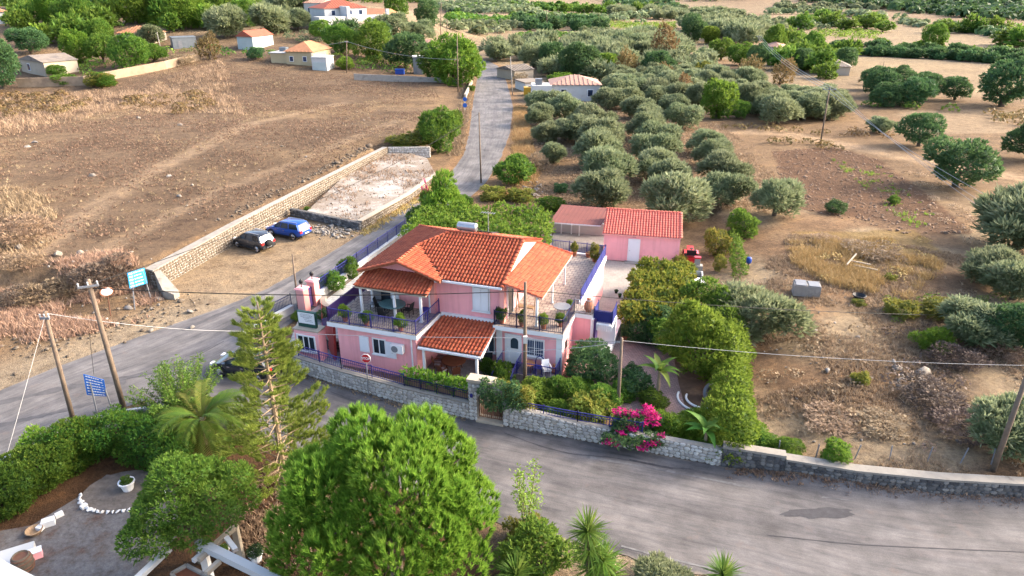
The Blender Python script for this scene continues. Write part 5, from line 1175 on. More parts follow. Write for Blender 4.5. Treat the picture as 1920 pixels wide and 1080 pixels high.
mass('hedge', 'narrow trimmed green hedge running back from the garden beside the dry field', 'hedge', pp([(1385, 520), (1382, 490), (1372, 455)], .2), .55, 1.3, 4000, .13, 'l_green', 32)
mass('hedge', 'low green hedge joining the tall one behind the orange tree', 'hedge', pp([(1345, 600), (1355, 640), (1366, 680)], .3), 1.0, 1.9, 7000, .14, 'l_green', 33)
mass('hedge', 'dense ivy hedge along the kerb, its sunny end, in the lower left corner', 'hedge', pp([(-70, 980), (20, 950), (90, 905), (140, 872)]), 1.5, 2.0, 40000, .085, 'l_hedge', 34); mass('hedge', 'dark green clipped hedge curving behind the white pot', 'hedge', pp([(140, 872), (190, 842), (250, 835), (318, 880)]), 1.15, 1.9, 28000, .08, 'l_hedge', 35)
mass('hedge', 'small clipped green hedge block at the kerb beside the road', 'hedge', pp([(66, 868), (80, 850)]), .45, 1.5, 2200, .11, 'l_bright', 36)
mass('flower_row', 'row of leafy flowering plants in the planter along the patio', 'plants', [(wp[0][0] + Nn.x * .48 + .1, wp[0][1] + Nn.y * .48), (wp[1][0] + Nn.x * .48, wp[1][1] + Nn.y * .48)], .38, .85, 3600, .12, 'l_bright', 37, z0=1.1)
mass('climbing_ivy', 'dark ivy hanging over the arch of the stone gateway', 'climber', [(GL.x + .95 * d.x + .1, GL.y + .95 * d.y - .1), (GRt.x + .3, GRt.y + .1)], .42, 1.5, 3600, .1, 'l_dark', 38, z0=1.15)
mass('climbing_vine', 'yellow green creeper on top of the stone gateway', 'climber', pp([(935, 755), (985, 770)], 1.0), .5, 1.3, 3000, .11, 'l_yellow', 39, z0=.9)
def pergola(label, corners, h, n, mt, seed, size=.16, thick=.5):
    root = thing('vine_pergola', label, 'pergola', (*corners[0], 0)); o = np.array(corners[0]); rng = np.random.default_rng(seed)
    a, b, c, e = [np.array(p) - o for p in corners]; lob = []
    na, nb = max(2, int(np.hypot(*(b - a)) / 1.0)), max(2, int(np.hypot(*(e - a)) / 1.0))
    for i in range(na + 1):
        for j in range(nb + 1):
            u, v = i / na, j / nb; p = (a * (1 - u) + b * u) * (1 - v) + (e * (1 - u) + c * u) * v
            r = rng.uniform(.65, 1.0); lob.append((p[0] + rng.normal(0, .15), p[1] + rng.normal(0, .15), h + rng.normal(0, .14), r, r, thick * rng.uniform(.7, 1.2)))
    link('vine', crown_mesh('vine', lob, n, size, mt, seed, .75, up=.5, zmin=-.9), root)
    for p in (a, b, c, e):
        q = p * .92 + (a + b + c + e) / 4 * .08; mb = MB(); mb.box(q[0] - .05, q[0] + .05, q[1] - .05, q[1] + .05, 0, h); part('post', mb, M['wood'], root)
    mb = MB(); q = [tuple(p) + (h - .1,) for p in (a, b, c, e)]
    for i in range(4): mb.bar(q[i], q[(i + 1) % 4], .04)
    part('frame', mb, M['wood'], root); return root
pergola('flat topped grape vine with yellow leaves on a pergola in front of the shed', [G(1182, 585, 2.2), G(1282, 575, 2.2), G(1285, 498, 2.2), G(1208, 500, 2.2)], 2.1, 15000, 'l_vine', 41); pergola('wide vine covered pergola behind the red roof', [G(770, 440, 2.4), G(1015, 450, 2.4), G(1020, 398, 2.4), G(800, 395, 2.4)], 2.4, 17000, 'l_bright', 42, .17, .55)
tree('brightbush', 838, 420, 90, 'bushy olive green tree at the left end of the vine pergola', 'tree', hs=1.5); tree('bush', 790, 428, 50, 'green shrub at the roadside corner of the vine pergola', 'shrub', hs=1.3)
fl = tree('bush', 800, 405, 30, 'tall pink flowering oleander above the roadside fence', 'shrub', hs=2.6); link('blossom', crown_mesh('blossom', rlobes(np.random.default_rng(3), 8, (.8, .8, .7), (0, 0, 1.0), (.15, .25), .8), 160, .16, 'l_flower', 5), fl)
# ---- bougainvillea
x, y, z = GT(1192, 822, .2); bo = thing('bougainvillea', 'magenta bougainvillea spilling over the pale stone wall', 'shrub', (x, y, .1)); bo.scale = (1.05, 1.0, .70)
lb = rlobes(np.random.default_rng(8), 10, (1.6, 1.0, 1.2), (0, .2, 1.3), (.3, .5)) + [(-1.2, -.9, 1.0, .7, .5, .4), (.6, -.9, .9, .8, .5, .5), (-.2, -1.0, .7, .6, .4, .5)]
link('foliage', crown_mesh('foliage', lb, 5200, .12, 'l_dark', 6, .6), bo)
fl = [(-.9, .1, 2.5, .35, .3, .25), (-.3, 0, 2.45, .4, .3, .25), (.5, .1, 2.6, .4, .3, .45), (.75, -.1, 2.3, .4, .3, .3), (-.35, -.5, 1.7, .3, .25, .25), (-1.6, -1.1, 1.05, .28, .2, .22), (-1.3, -1.0, .8, .3, .2, .15), (.6, -1.2, 1.0, .45, .25, .25), (.1, -1.3, .75, .3, .2, .2), (1.1, -.9, 1.3, .2, .2, .2), (.9, -.2, 1.75, .22, .2, .2), (-.9, -.7, 1.4, .2, .2, .2), (.3, -.4, 2.0, .25, .2, .2)]
link('blossom', crown_mesh('blossom', fl, 1500, .11, 'l_flower', 7, .8, zmin=-.9, sprig=1.2), bo)
mb = MB(); mb.tube([(0, .3, -.1), (.1, .2, .8), (-.3, 0, 1.6)], [.07, .05, .02], 6); mb.tube([(0.1, .2, .7), (.6, 0, 1.7)], [.04, .015], 5); part('stem', mb, M['bark'], bo)
# ---- long leaved plants
def blade(V, F, T, pts, widths, side, tint, drop=0.0):
    """a long leaf through pts, two rows folded along the midrib"""
    o = sum(len(v) for v in V); vs = []; k = len(pts)
    for p, w_, s_ in zip(pts, widths, side):
        p = np.array(p); s_ = np.array(s_); vs += [p - s_ * w_ + np.array([0, 0, w_ * drop]), p, p + s_ * w_ + np.array([0, 0, w_ * drop])]
    V.append(np.array(vs)); f = []
    for i in range(k - 1):
        a = o + 3 * i; f += [(a, a + 1, a + 4, a + 3), (a + 1, a + 2, a + 5, a + 4)]
    F.append(np.array(f)); T.append(np.full(len(f), tint))
def rosette(name, n, ln, wd, mt, seed, tilt=(-.3, 1.3), curve=.5, z0=0.0, fold=.4, seg=4):
    rg = random.Random(seed); V, F, T = [], [], []
    for i in range(n):
        t = i * 2.39996 + rg.uniform(-.2, .2); e = tilt[0] + (tilt[1] - tilt[0]) * ((i + .5) / n) ** .7; l_ = ln * rg.uniform(.75, 1.1)
        c, s_ = math.cos(t), math.sin(t); pts = []; h = 0; z = z0; r = .03; ang = e
        for j in range(seg + 1):
            pts.append((r * c, r * s_, z)); r += l_ / seg * math.cos(ang); z += l_ / seg * math.sin(ang); ang -= curve / seg * rg.uniform(.6, 1.4)
        ws = [wd * q for q in (np.interp(np.linspace(0, 1, seg + 1), [0, .25, .6, 1], [.5, 1, .8, .04]))]
        blade(V, F, T, pts, ws, [(-s_, c, 0)] * (seg + 1), min(1, max(0, rg.gauss(.5, .25))), fold)
    return npmesh(name, np.concatenate(V), np.concatenate(F), M[mt], np.concatenate(T))
def frond_palm(name, n, ln, mt, seed, leaflets=26, up=(-.2, 1.25), curve=1.5, ll=.55, wd=.03):
    rg = random.Random(seed); V, F, T = [], [], []
    for i in range(n):
        t = i * 2.39996 + rg.uniform(-.25, .25); e = up[0] + (up[1] - up[0]) * ((i + .5) / n); l_ = ln * rg.uniform(.8, 1.1); c, s_ = math.cos(t), math.sin(t)
        r, z, ang = .1, 0, e; pts = []; tn = rg.gauss(.45, .2)
        for j in range(leaflets + 1):
            pts.append((r, z, ang)); r += l_ / leaflets * math.cos(ang); z += l_ / leaflets * math.sin(ang); ang -= curve / leaflets
        blade(V, F, T, [(p[0] * c, p[0] * s_, p[1]) for p in pts[::4]], [.03 * (1 - q / 8) + .006 for q in range(len(pts[::4]))], [(-s_, c, 0)] * len(pts[::4]), .9, .2)
        for j in range(2, leaflets + 1):
            r, z, ang = pts[j]; f = j / leaflets; q = ll * (math.sin(min(1, f * 1.25) * math.pi * .8) * .8 + .25) * rg.uniform(.85, 1.1)
            fw = (math.cos(ang) * .65, math.sin(ang) * .65)
            for sd in (-1, 1):
                d_ = np.array([c * fw[0] - s_ * sd * .75, s_ * fw[0] + c * sd * .75, fw[1] + .22]); d_ /= np.linalg.norm(d_)
                p0 = np.array([r * c, r * s_, z]); p1 = p0 + d_ * q * .6; p2 = p0 + d_ * q + np.array([0, 0, -q * .22]); w3 = np.cross(d_, [0, 0, 1.]); w3 /= np.linalg.norm(w3) + 1e-9
                blade(V, F, T, [p0, p1, p2], [wd * .7, wd, .004], [w3] * 3, min(1, max(0, tn + rg.gauss(0, .12))), .3)
    return npmesh(name, np.concatenate(V), np.concatenate(F), M[mt], np.concatenate(T))
def onplane(px, py, y0):
    """the place on the upright plane y = y0 seen at that pixel of the photograph"""
    a = (px - 960) / FPX; b = (py - 540) / FPX; t = y0 / (CS - b * SN); return (a * t, y0, CAM_H + (-SN - b * CS) * t)
x, y, z = GT(388, 828); pl = thing('palm_tree', 'young date palm with arching fronds beside the flowering shrub', 'palm', (x, y, z))
mb = MB(); mb.lathe([(.32, -.1), (.36, .3), (.30, .8), (.34, 1.2), (.2, 1.5)], 10); part('trunk', mb, M['palebark'], pl)
o = link('fronds', frond_palm('fronds', 30, 3.0, 'l_palm', 3, 30, (-.1, 1.3), 1.7, .7, .035), pl); o.location = (0, 0, 1.35)
def banana(bx, by, label, hgt, seed, ln=2.0):
    x, y, z = GT(bx, by); t = thing('banana_plant', label, 'banana plant', (x, y, .06)); mb = MB(); mb.tube([(0, 0, -.1), (.05, 0, hgt * .5), (.02, .03, hgt)], [.13, .11, .06], 8); part('trunk', mb, M['palebark'], t)
    o = link('leaves', rosette('leaves', 11, ln, .2, 'l_banana', seed, (.05, 1.35), 1.3, 0, .35, 7), t); o.location = (.02, .03, hgt * .96)
banana(1230, 752, 'banana plant with broad leaves behind the bougainvillea', 2.1, 4, 1.7); banana(1318, 850, 'lower banana plant with one yellowed leaf near the front wall', 1.4, 9, 1.55)
def yucca(bx, by, heads, label, y0=None):
    x, y, z = GT(bx, by); t = thing('yucca', label, 'yucca', (x, y, 0)); 
    for i, (hx, hy) in enumerate(heads):
        q = onplane(hx, hy, y); l = (q[0] - x, 0, q[2]); mb = MB(); mb.tube([(l[0] * .3, 0, -.1), (l[0] * .8, 0, l[2] * .5), l], [.12, .10, .09], 7); part('stem', mb, M['palebark'], t)
        o = link('leaf_rosette', rosette('leaf_rosette', 120, 1.0, .032, 'l_banana' if i % 2 == 0 else 'l_green', 20 + i, (-1.2, 1.45), .25, 0, .3, 3), t); o.location = l
yucca(1118, 1130, [(1102, 996), (1130, 1052), (1106, 1030), (1142, 1082), (1110, 1066)], 'tall yucca with two spiky leaf heads at the bottom edge'); yucca(965, 1110, [(968, 1078)], 'low spiky yucca at the bottom edge under the pale thin shrub'); yucca(1360, 1112, [(1356, 1078)], 'spiky leaf tuft cut by the bottom edge, right of the grey green bush')
tree('bush', 1010, 1065, 150, 'dark green shrub with yellow tips left of the tall yucca', 'shrub', hs=.8); tree('mixbush', 985, 1010, 80, 'sparse yellow shrub tips above the dark shrub', 'shrub', hs=.9); tree('olive', 1245, 1100, 110, 'grey green bush at the bottom edge beside the road', 'shrub', name='shrub', hs=.7)
# thin yellow sapling shrub by the road
x, y, z = GT(985, 1000); ts = thing('sapling', 'thin pale yellow sapling beside the road right of the pine', 'sapling', (x, y, 0)); rg = random.Random(8); mb = MB(); LP = []
for i in range(7):
    t = i * .9; e = rg.uniform(.3, .9); p = [(0, 0, -.1), (e * .4 * math.cos(t), e * .4 * math.sin(t), 1.2), (e * math.cos(t), e * math.sin(t), rg.uniform(2.4, 4.0))]; mb.tube(p, [.03, .02, .006], 5)
    for j in range(130): f = rg.uniform(.45, 1.0); q = Vector(p[1]).lerp(Vector(p[2]), (f - .4) / .6); LP.append((q.x + rg.gauss(0, .16), q.y + rg.gauss(0, .16), q.z + rg.gauss(0, .14)))
part('stem', mb, M['palebark'], ts); rng = np.random.default_rng(2); V_, F_ = leaves(np.array(LP), unit(rng, len(LP)) * .5 + [0, 0, .6], .15, rng, .6); link('leaves', npmesh('leaves', V_, F_, M['l_bright'], .6 + rng.random(len(LP)) * .4), ts)
# ---- the big pine in the foreground: upright shoots over a lobed crown
def shoots(P, D, n, ln, wd, rng, spread=.55):
    """a tuft of needles at each point"""
    m_ = len(P); P = np.repeat(P, n, 0); D = np.repeat(D, n, 0); d_ = D + unit(rng, m_ * n) * spread; d_ /= np.linalg.norm(d_, axis=1, keepdims=True)
    s_ = np.cross(d_, unit(rng, m_ * n)); s_ /= np.linalg.norm(s_, axis=1, keepdims=True) + 1e-9; f = rng.uniform(0, .75, (m_ * n, 1)); l_ = ln * rng.uniform(.7, 1.2, (m_ * n, 1))
    o = P + D * ln * f; V = np.stack([o - s_ * wd, o + s_ * wd, o + d_ * l_], 1).reshape(-1, 3); return V, np.arange(3 * m_ * n).reshape(-1, 3), f[:, 0]
x, y, z = GT(742, 1112); y = max(y, 20.6); pc = thing('pine_tree', 'big bright green round pine tree in the foreground', 'pine tree', (x, y, 0))
rng = np.random.default_rng(12); lob = [(0, 0, 4.1, 3.3, 3.0, 2.8)]
for i in range(46):
    d_ = rng.normal(size=3); d_ /= np.linalg.norm(d_); d_[2] = abs(d_[2]) * 1.0 - .42 * (rng.random() < .45); q = rng.uniform(.75, 1.25)
    lob.append((d_[0] * 3.5, d_[1] * 3.2, 3.95 + d_[2] * 3.0, q, q, q * .95))
P_, N_, K_ = lobe_points(lob, 5600, rng, -.7, .12, .07); q_ = unit(rng, 1500); P_ = np.concatenate([P_, np.array([0, 0, 4.35]) + q_ * [2.9, 2.6, 2.5]]); N_ = np.concatenate([N_, q_]); K_ = np.concatenate([K_, np.zeros(1500, int)]); D_ = N_ * .5 + np.array([0, 0, .85]); D_ /= np.linalg.norm(D_, axis=1, keepdims=True)
V_, F_, f_ = shoots(P_, D_, 24, .30, .022, rng, .5); lt = rng.uniform(-.12, .12, len(lob))[K_]; T_ = np.clip(np.repeat(lt + rng.normal(.25, .12, len(P_)), 24) + f_ * .72 + .02, 0, 1)
link('crown', npmesh('crown', V_, F_, M['l_pine'], T_), pc)
mb = MB(); mb.tube([(0, 0, -.2), (.1, 0, 1.5), (0, .1, 3.5), (0, 0, 6)], [.32, .27, .2, .06], 9)
for i in range(9):
    t = i * 2.4; h0 = 1.6 + i * .35; mb.tube([(0, 0, h0), (1.3 * math.cos(t), 1.3 * math.sin(t), h0 + .5), (2.9 * math.cos(t), 2.9 * math.sin(t), h0 + 1.5)], [.11, .08, .03], 6)
part('trunk', mb, M['bark'], pc)
# ---- bright broad leaved tree at the lower left
def lobetree(label, name, bx, by, lobes, n, size, mt, seed, aspect=.5, trunk_h=2.0, tr=.15):
    x, y, z = GT(bx, by); t = thing(name, label, 'tree', (x, y, 0)); link('crown', crown_mesh('crown', lobes, n, size, mt, seed, aspect, zmin=-.7, inner=.12, rnd=.4), t)
    mb = MB(); mb.tube([(0, 0, -.1), (.05, 0, trunk_h * .6), (0, .05, trunk_h)], [tr * 1.2, tr, tr * .8], 8)
    for q in lobes[:7]: mb.tube([(0, .05, trunk_h * .8), (q[0] * .5, q[1] * .5, trunk_h + (q[2] - trunk_h) * .4), (q[0] * .85, q[1] * .85, q[2])], [tr * .6, tr * .4, .02], 5)
    part('trunk', mb, M['bark'], t); return t
rng = np.random.default_rng(21); lob = [(*(u_[:2] * [2.5, 2.1]), 2.9 + u_[2] * 1.7, *(rng.uniform(.6, .95) * np.array([1, 1, .72]))) for u_ in (lambda q: q * np.where(q[:, 2:] < -.2, -.6, 1))(unit(rng, 44)) * rng.uniform(.55, 1, (44, 1))]
lobetree('bright green spreading tree above the white pergola at the lower left', 'tree', 378, 1052, lob, 42000, .095, 'l_green', 22, .5)
# oleander clump with upright shoots beside the road signs
x, y, z = GT(342, 778); ol = thing('oleander', 'large upright oleander clump between the pole and the palm', 'shrub', (x, y, 0)); rg = random.Random(31); mb = MB(); LP = []; LD = []
for i in range(85):
    t = rg.uniform(0, 6.283); e = rg.uniform(.1, 1) ** .7 * 2.9; h = rg.uniform(2.2, 4.0) * (1 - .12 * e); a = (e * .25 * math.cos(t), e * .25 * math.sin(t), .1); b = (e * math.cos(t) + rg.gauss(0, .2), e * math.sin(t) + rg.gauss(0, .2), h)
    if i % 2 == 0: mb.tube([a, ((a[0] + b[0]) * .45, (a[1] + b[1]) * .45, h * .5), b], [.03, .02, .006], 4)
    for j in range(150):
        f = rg.uniform(.2, 1.0); p = Vector(a).lerp(Vector(b), f); LP.append((p.x + rg.gauss(0, .10), p.y + rg.gauss(0, .10), p.z)); LD.append((rg.gauss(0, .6), rg.gauss(0, .6), .5))
part('stem', mb, M['bark'], ol)['kind'] = 'stuff'; rng = np.random.default_rng(5); ND = np.array(LD); ND /= np.linalg.norm(ND, axis=1, keepdims=True); V_, F_ = leaves(np.array(LP), ND, .17 * rng.uniform(.7, 1.2, len(LP)), rng, .32); link('foliage', npmesh('foliage', V_, F_, M['l_green'], np.clip(rng.normal(.5, .25, len(LP)), 0, 1)), ol)
# ---- araucaria with tiers of feathery branches
x, y, z = GT(536, 912); tp = onplane(482, 566, y); ar = thing('araucaria_tree', 'tall thin araucaria with open tiers of feathery branches by the road', 'conifer', (x, y, 0)); rg = random.Random(41); rng = np.random.default_rng(41)
tx, tz = tp[0] - x, tp[2]; mb = MB(); mb.tube([(0, 0, -.2), (tx * .3, 0, tz * .3), (tx * .65, 0, tz * .65), (tx, 0, tz)], [.2, .15, .09, .015], 8); part('trunk', mb, M['palebark'], ar)
LP = []; LD = []; mb = MB(); z_ = 1.2
while z_ < tz - .25:
    f = z_ / tz; nb = 6 if f < .8 else 5; L0 = 2.75 * (1 - f) ** .75 + .35; L0 *= .85 if .45 < f < .62 else 1.15 if f < .4 else 1
    for i in range(nb):
        if .42 < f < .62 and rg.random() < .2: continue
        t = 2 * math.pi * (i + rg.random() * .7) / nb + z_ * 2; l_ = L0 * rg.uniform(.75, 1.12); c, s_ = math.cos(t), math.sin(t); ox = tx * f
        pts = [(ox, 0, z_), (ox + c * l_ * .5, s_ * l_ * .5, z_ + l_ * .04), (ox + c * l_, s_ * l_, z_ + l_ * .30)]; mb.tube(pts, [.035, .022, .006], 4)
        for j in range(int(23 * l_) + 9):
            g_ = rg.uniform(.35, 1.0); p = Vector(pts[0]).lerp(Vector(pts[1]), g_ * 2) if g_ < .5 else Vector(pts[1]).lerp(Vector(pts[2]), g_ * 2 - 1); w_ = .42 * (1.15 - g_) * min(1, l_) + .05
            sd = rg.uniform(-1, 1) * w_; LP.append((p.x - s_ * sd, p.y + c * sd, p.z + abs(sd) * .25 + rg.gauss(0, .03))); LD.append((c * .8 - s_ * sd * 1.6, s_ * .8 + c * sd * 1.6, .75))
    z_ += rg.uniform(.42, .58) * (1.0 if f < .7 else .8)
part('branch', mb, M['palebark'], ar)['kind'] = 'stuff'; D_ = np.array(LD); D_ /= np.linalg.norm(D_, axis=1, keepdims=True); V_, F_, f_ = shoots(np.array(LP), D_, 13, .20, .016, rng, .55); link('foliage', npmesh('foliage', V_, F_, M['l_arau'], np.clip(rng.normal(.4, .2, len(F_)) + f_ * .3, 0, 1)), ar)
# ================================================================== vehicles
M['carblue'] = paint('metallic_blue_paint', (.012, .07, .33), .28, .35); M['cargrey'] = paint('dark_metallic_paint', (.035, .04, .05), .28, .4); M['carblack'] = paint('black_car_paint', (.012, .02, .03), .22, .3)
M['chrome'] = mat('bright_metal', (.6, .6, .62), .25, .1, 4, metal=.9); M['taillight'] = paint('red_lens', (.5, .02, .02), .2); M['headlight'] = paint('clear_lens', (.7, .7, .72), .15)
M['plastic'] = mat('black_plastic', (.025, .025, .027), .7, .2, 6)
def car(label, loc, rz, body, L=4.55, Wd=1.84, Hh=1.66, spare=False, name='parked_car'):
    """x forward; every panel follows a lofted suv body"""
    t = thing(name, label, 'car', loc, rz, 'cars parked on the gravel' if spare or 'blue' in label else None)
    h = Wd / 2; xs = [(-L / 2, .78, .52, .86), (-L / 2 + .12, .92, .42, 1.02), (-L / 2 + .6, .99, .34, 1.06), (-.4, 1.0, .30, 1.03), (.75, 1.0, .30, 1.0), (1.3, .98, .33, .98), (L / 2 - .35, .90, .38, .86), (L / 2 - .06, .76, .46, .72), (L / 2, .70, .5, .64)]
    mb = MB(); vs = []; ring = 8
    for x, k, zl_, zt in xs:
        w_ = h * k; vs += [(x, -w_ * .9, zl_), (x, -w_, zl_ + .14), (x, -w_ * .995, (zl_ + zt) / 2 + .08), (x, -w_ * .93, zt), (x, w_ * .93, zt), (x, w_ * .995, (zl_ + zt) / 2 + .08), (x, w_, zl_ + .14), (x, w_ * .9, zl_)]
    fs = []
    for i in range(len(xs) - 1):
        for j in range(ring): fs.append((i * ring + j, (i + 1) * ring + j, (i + 1) * ring + (j + 1) % ring, i * ring + (j + 1) % ring))
    fs += [tuple(range(ring)), tuple((len(xs) - 1) * ring + j for j in range(ring))[::-1]]
    mb.add(vs, fs); bd_ = part('body', mb, M[body], t)
    me = bd_.data; me.polygons.foreach_set('use_smooth', [True] * len(me.polygons)); me.set_sharp_from_angle(angle=R(38))
    # glasshouse: dark glass all round, roof and pillars in the body colour
    g = [(-L / 2 + .10, .84, 1.0, 0), (-L / 2 + .42, .74, Hh - .10, 1), (-.15, .73, Hh - .04, 1), (.42, .71, Hh - .10, 1), (1.25, .80, .98, 0)]
    B = [(-L / 2 + .14, -h * .86, 1.01), (1.32, -h * .86, .99), (1.32, h * .86, .99), (-L / 2 + .14, h * .86, 1.01)]
    T_ = [(-L / 2 + .48, -h * .70, Hh - .09), (.38, -h * .70, Hh - .09), (.38, h * .70, Hh - .09), (-L / 2 + .48, h * .70, Hh - .09)]
    mb = MB(); mb.add(B + T_, [(0, 1, 5, 4), (2, 3, 7, 6)]); part('side_window', mb, M['glass'], t)
    mb = MB(); mb.add([B[1], B[2], T_[2], T_[1]], [(0, 1, 2, 3)]); part('windscreen', mb, M['glass'], t)
    mb = MB(); mb.add([B[3], B[0], T_[0], T_[3]], [(0, 1, 2, 3)]); part('rear_window', mb, M['glass'], t)
    mb = MB(); mb.add([(-L / 2 + .36, -h * .72, Hh - .11), (.42, -h * .71, Hh - .11), (.42, h * .71, Hh - .11), (-L / 2 + .36, h * .72, Hh - .11), (-L / 2 + .44, -h * .62, Hh - .02), (.30, -h * .6, Hh - .03), (.30, h * .6, Hh - .03), (-L / 2 + .44, h * .62, Hh - .02)], [(4, 5, 6, 7), (0, 1, 5, 4), (1, 2, 6, 5), (2, 3, 7, 6), (3, 0, 4, 7)]); part('roof', mb, M[body], t, True)
    for s in (-1, 1):
        mb = MB()
        for (xb, xt, w_) in ((1.30, .38, .035), (.30, .12, .04), (-.75, -.72, .04), (-L / 2 + .2, -L / 2 + .5, .09)): mb.bar((xb, s * h * .87, 1.0), (xt, s * h * .71, Hh - .08), w_, .02)
        mb.bar((-L / 2 + .2, s * h * .885, 1.0), (1.3, s * h * .885, .985), .03, .03); part('pillar', mb, M[body], t)['kind'] = 'stuff'
        mb = MB(); mb.bar((-L / 2 + .6, s * h * .62, Hh + .03), (.2, s * h * .62, Hh + .02), .025, .02); part('roof_rail', mb, M['chrome'], t)
        mb = MB(); mb.box(.85, 1.05, s * h * 1.0 - .02 if s > 0 else -h - .2, s * h + .2 if s > 0 else -h + .02, 1.0, 1.15); part('mirror', mb, M[body], t)
        mb = MB(); mb.bar((-L / 2 + .75, s * h * 1.0, .33), (1.35, s * h * 1.0, .33), .05, .06); part('sill_trim', mb, M['plastic'], t)
        for x in (-.35, .6): mb = MB(); mb.bar((x, s * h * 1.003, .86), (x + .2, s * h * 1.003, .86), .012, .02); part('door_handle', mb, M['chrome'], t)
        mb = MB(); mb.box(-L / 2 - .005, -L / 2 + .22, s * h * .74 - .12, s * h * .74 + .14, .78, 1.0); part('tail_light', mb, M['taillight'], t)
        mb = MB(); mb.box(L / 2 - .28, L / 2 - .02, s * h * .62 - .17, s * h * .62 + .17, .66, .8); part('headlight', mb, M['headlight'], t)
    for x in (-1.32, 1.38):
        for s in (-1, 1):
            mb = MB(); mb.lathe([(.0, -.11), (.26, -.11), (.34, -.08), (.35, 0), (.34, .08), (.26, .11), (0, .11)], 18); wh = part('wheel', mb, M['rubber'], t, True); wh.rotation_euler = (R(90) * -s, 0, 0); wh.location = (x, s * (h - .09), .35)
            mb = MB(); mb.lathe([(.24, .112), (.22, .125), (.07, .10), (.05, .13), (0, .13)], 14)
            for q in range(5): a = q * 1.2566; mb.bar((.05 * math.cos(a), .05 * math.sin(a), .122), (.22 * math.cos(a), .22 * math.sin(a), .128), .025, .01)
            part('rim', mb, M['chrome'], wh)
            mb = MB(); n_ = 11; a_ = [R(-8) + R(196) * i / (n_ - 1) for i in range(n_)]; y0 = s * (h + .012)
            mb.add([(x + .46 * math.cos(q), y0, .35 + .46 * math.sin(q)) for q in a_] + [(x + .37 * math.cos(q), y0 + s * .004, .35 + .37 * math.sin(q)) for q in a_], [(i, i + 1, i + 1 + n_, i + n_) for i in range(n_ - 1)]); part('wheel_arch', mb, M['plastic'], t)
    mb = MB(); mb.box(-L / 2 - .04, -L / 2 + .2, -h * .86, h * .86, .42, .56); mb.box(L / 2 - .2, L / 2 + .03, -h * .8, h * .8, .38, .54); part('bumper', mb, M['plastic'], t)['kind'] = 'stuff'
    mb = MB(); mb.box(-L / 2 - .06, -L / 2 - .041, -.26, .26, .60 if not spare else .46, .72 if not spare else .57); part('number_plate', mb, M['signwhite'], t)
    mb = MB(); mb.box(-L / 2 + .005, -L / 2 + .1, -.55, .55, .86, .9); part('tailgate_trim', mb, M['chrome'], t)
    if spare:
        mb = MB(); mb.lathe([(0, -.1), (.34, -.1), (.36, 0), (.33, .1), (0, .12)], 18); sp_ = part('spare_wheel', mb, M['rubber'], t, True); sp_.rotation_euler = (0, R(-90), 0); sp_.location = (-L / 2 - .1, .05, .86)
    return t
def heading(a, b): return math.atan2(b[1] - a[1], b[0] - a[0])
r_, f_ = G(552, 451), G(509, 443); hd = heading(r_, f_); nx_, ny_ = -math.sin(hd), math.cos(hd)
def mid(r_, f_, hd, off): return ((r_[0] + f_[0]) / 2 + math.sin(hd) * off, (r_[1] + f_[1]) / 2 - math.cos(hd) * off, 0.0)
car('bright blue metallic suv parked on the gravel below the stone retaining wall', mid(r_, f_, hd, .9), hd, 'carblue')
r_, f_ = G(483, 474), G(446, 464); hd = heading(r_, f_); car('dark grey small suv with spare wheel on its tailgate parked beside the blue one', mid(r_, f_, hd, .85), hd, 'cargrey', 4.1, 1.74, 1.66, True)
r_, f_ = G(482, 718), G(418, 708); hd = heading(r_, f_); car('black car at the junction half hidden behind the araucaria', mid(r_, f_, hd, .9), hd, 'carblack', 4.4, 1.8, 1.5)
# red garden tractor beside the shed
x, y, z = GT(1296, 490); tr = thing('red_tractor', 'small red tractor with dark seat end standing beside the shed', 'tractor', (x - .1, y + .2, 0.1), R(80))
mb = MB(); mb.box(-.1, 1.1, -.3, .3, .45, .95); mb.box(-.15, 1.15, -.33, .33, .36, .44); part('bonnet', mb, M['redpaint'], tr)
mb = MB(); mb.box(-1.0, -.5, -.42, .42, .75, .83); mb.box(-1.05, -.97, -.42, .42, .83, 1.25); part('seat', mb, M['black'], tr); mb = MB(); mb.box(-1.2, -.12, -.3, .3, .35, .6); part('chassis', mb, M['redpaint'], tr)
for s in (-1, 1):
    for xx, rr in ((-.75, .5), (.85, .32)):
        mb = MB(); mb.lathe([(0, -.12), (rr * .8, -.12), (rr, -.06), (rr, .06), (rr * .8, .12), (0, .12)], 14); wh = part('wheel', mb, M['rubber'], tr); wh.rotation_euler = (R(90), 0, 0); wh.location = (xx, s * .52, rr); mb = MB(); mb.lathe([(rr * .5, -.13), (rr * .5, .13)], 10); part('rim', mb, M['redpaint'], wh)
    mb = MB(); mb.slab([(-1.2, s * .4, 1.08), (-.3, s * .4, 1.08), (-.3, s * .62, 1.05), (-1.2, s * .62, 1.05)], .05); part('mudguard', mb, M['redpaint'], tr)
mb = MB(); mb.tube([(-.3, 0, .9), (-.45, 0, 1.2)], .025); mb.lathe([(.17, -.02), (.19, 0), (.17, .02)], 12, (-.47, 0, 1.22)); part('steering_wheel', mb, M['black'], tr)
x, y, z = GT(1293, 500); tl = thing('red_trailer', 'low red cart behind the small tractor', 'cart', (x, y - .4, .08), R(78))
mb = MB(); mb.box(-.7, .7, -.4, .4, .3, .36); mb.box(-.7, -.66, -.4, .4, .361, .6); mb.box(.66, .7, -.4, .4, .361, .6); mb.box(-.65, .65, -.4, -.36, .361, .6); mb.box(-.65, .65, .36, .4, .361, .6); part('tub', mb, M['redpaint'], tl)
for s in (-1, 1): mb = MB(); mb.lathe([(0, -.05), (.22, -.05), (.24, 0), (.22, .05), (0, .05)], 12); wh = part('wheel', mb, M['rubber'], tl); wh.rotation_euler = (R(90), 0, 0); wh.location = (0, s * .47, .24)
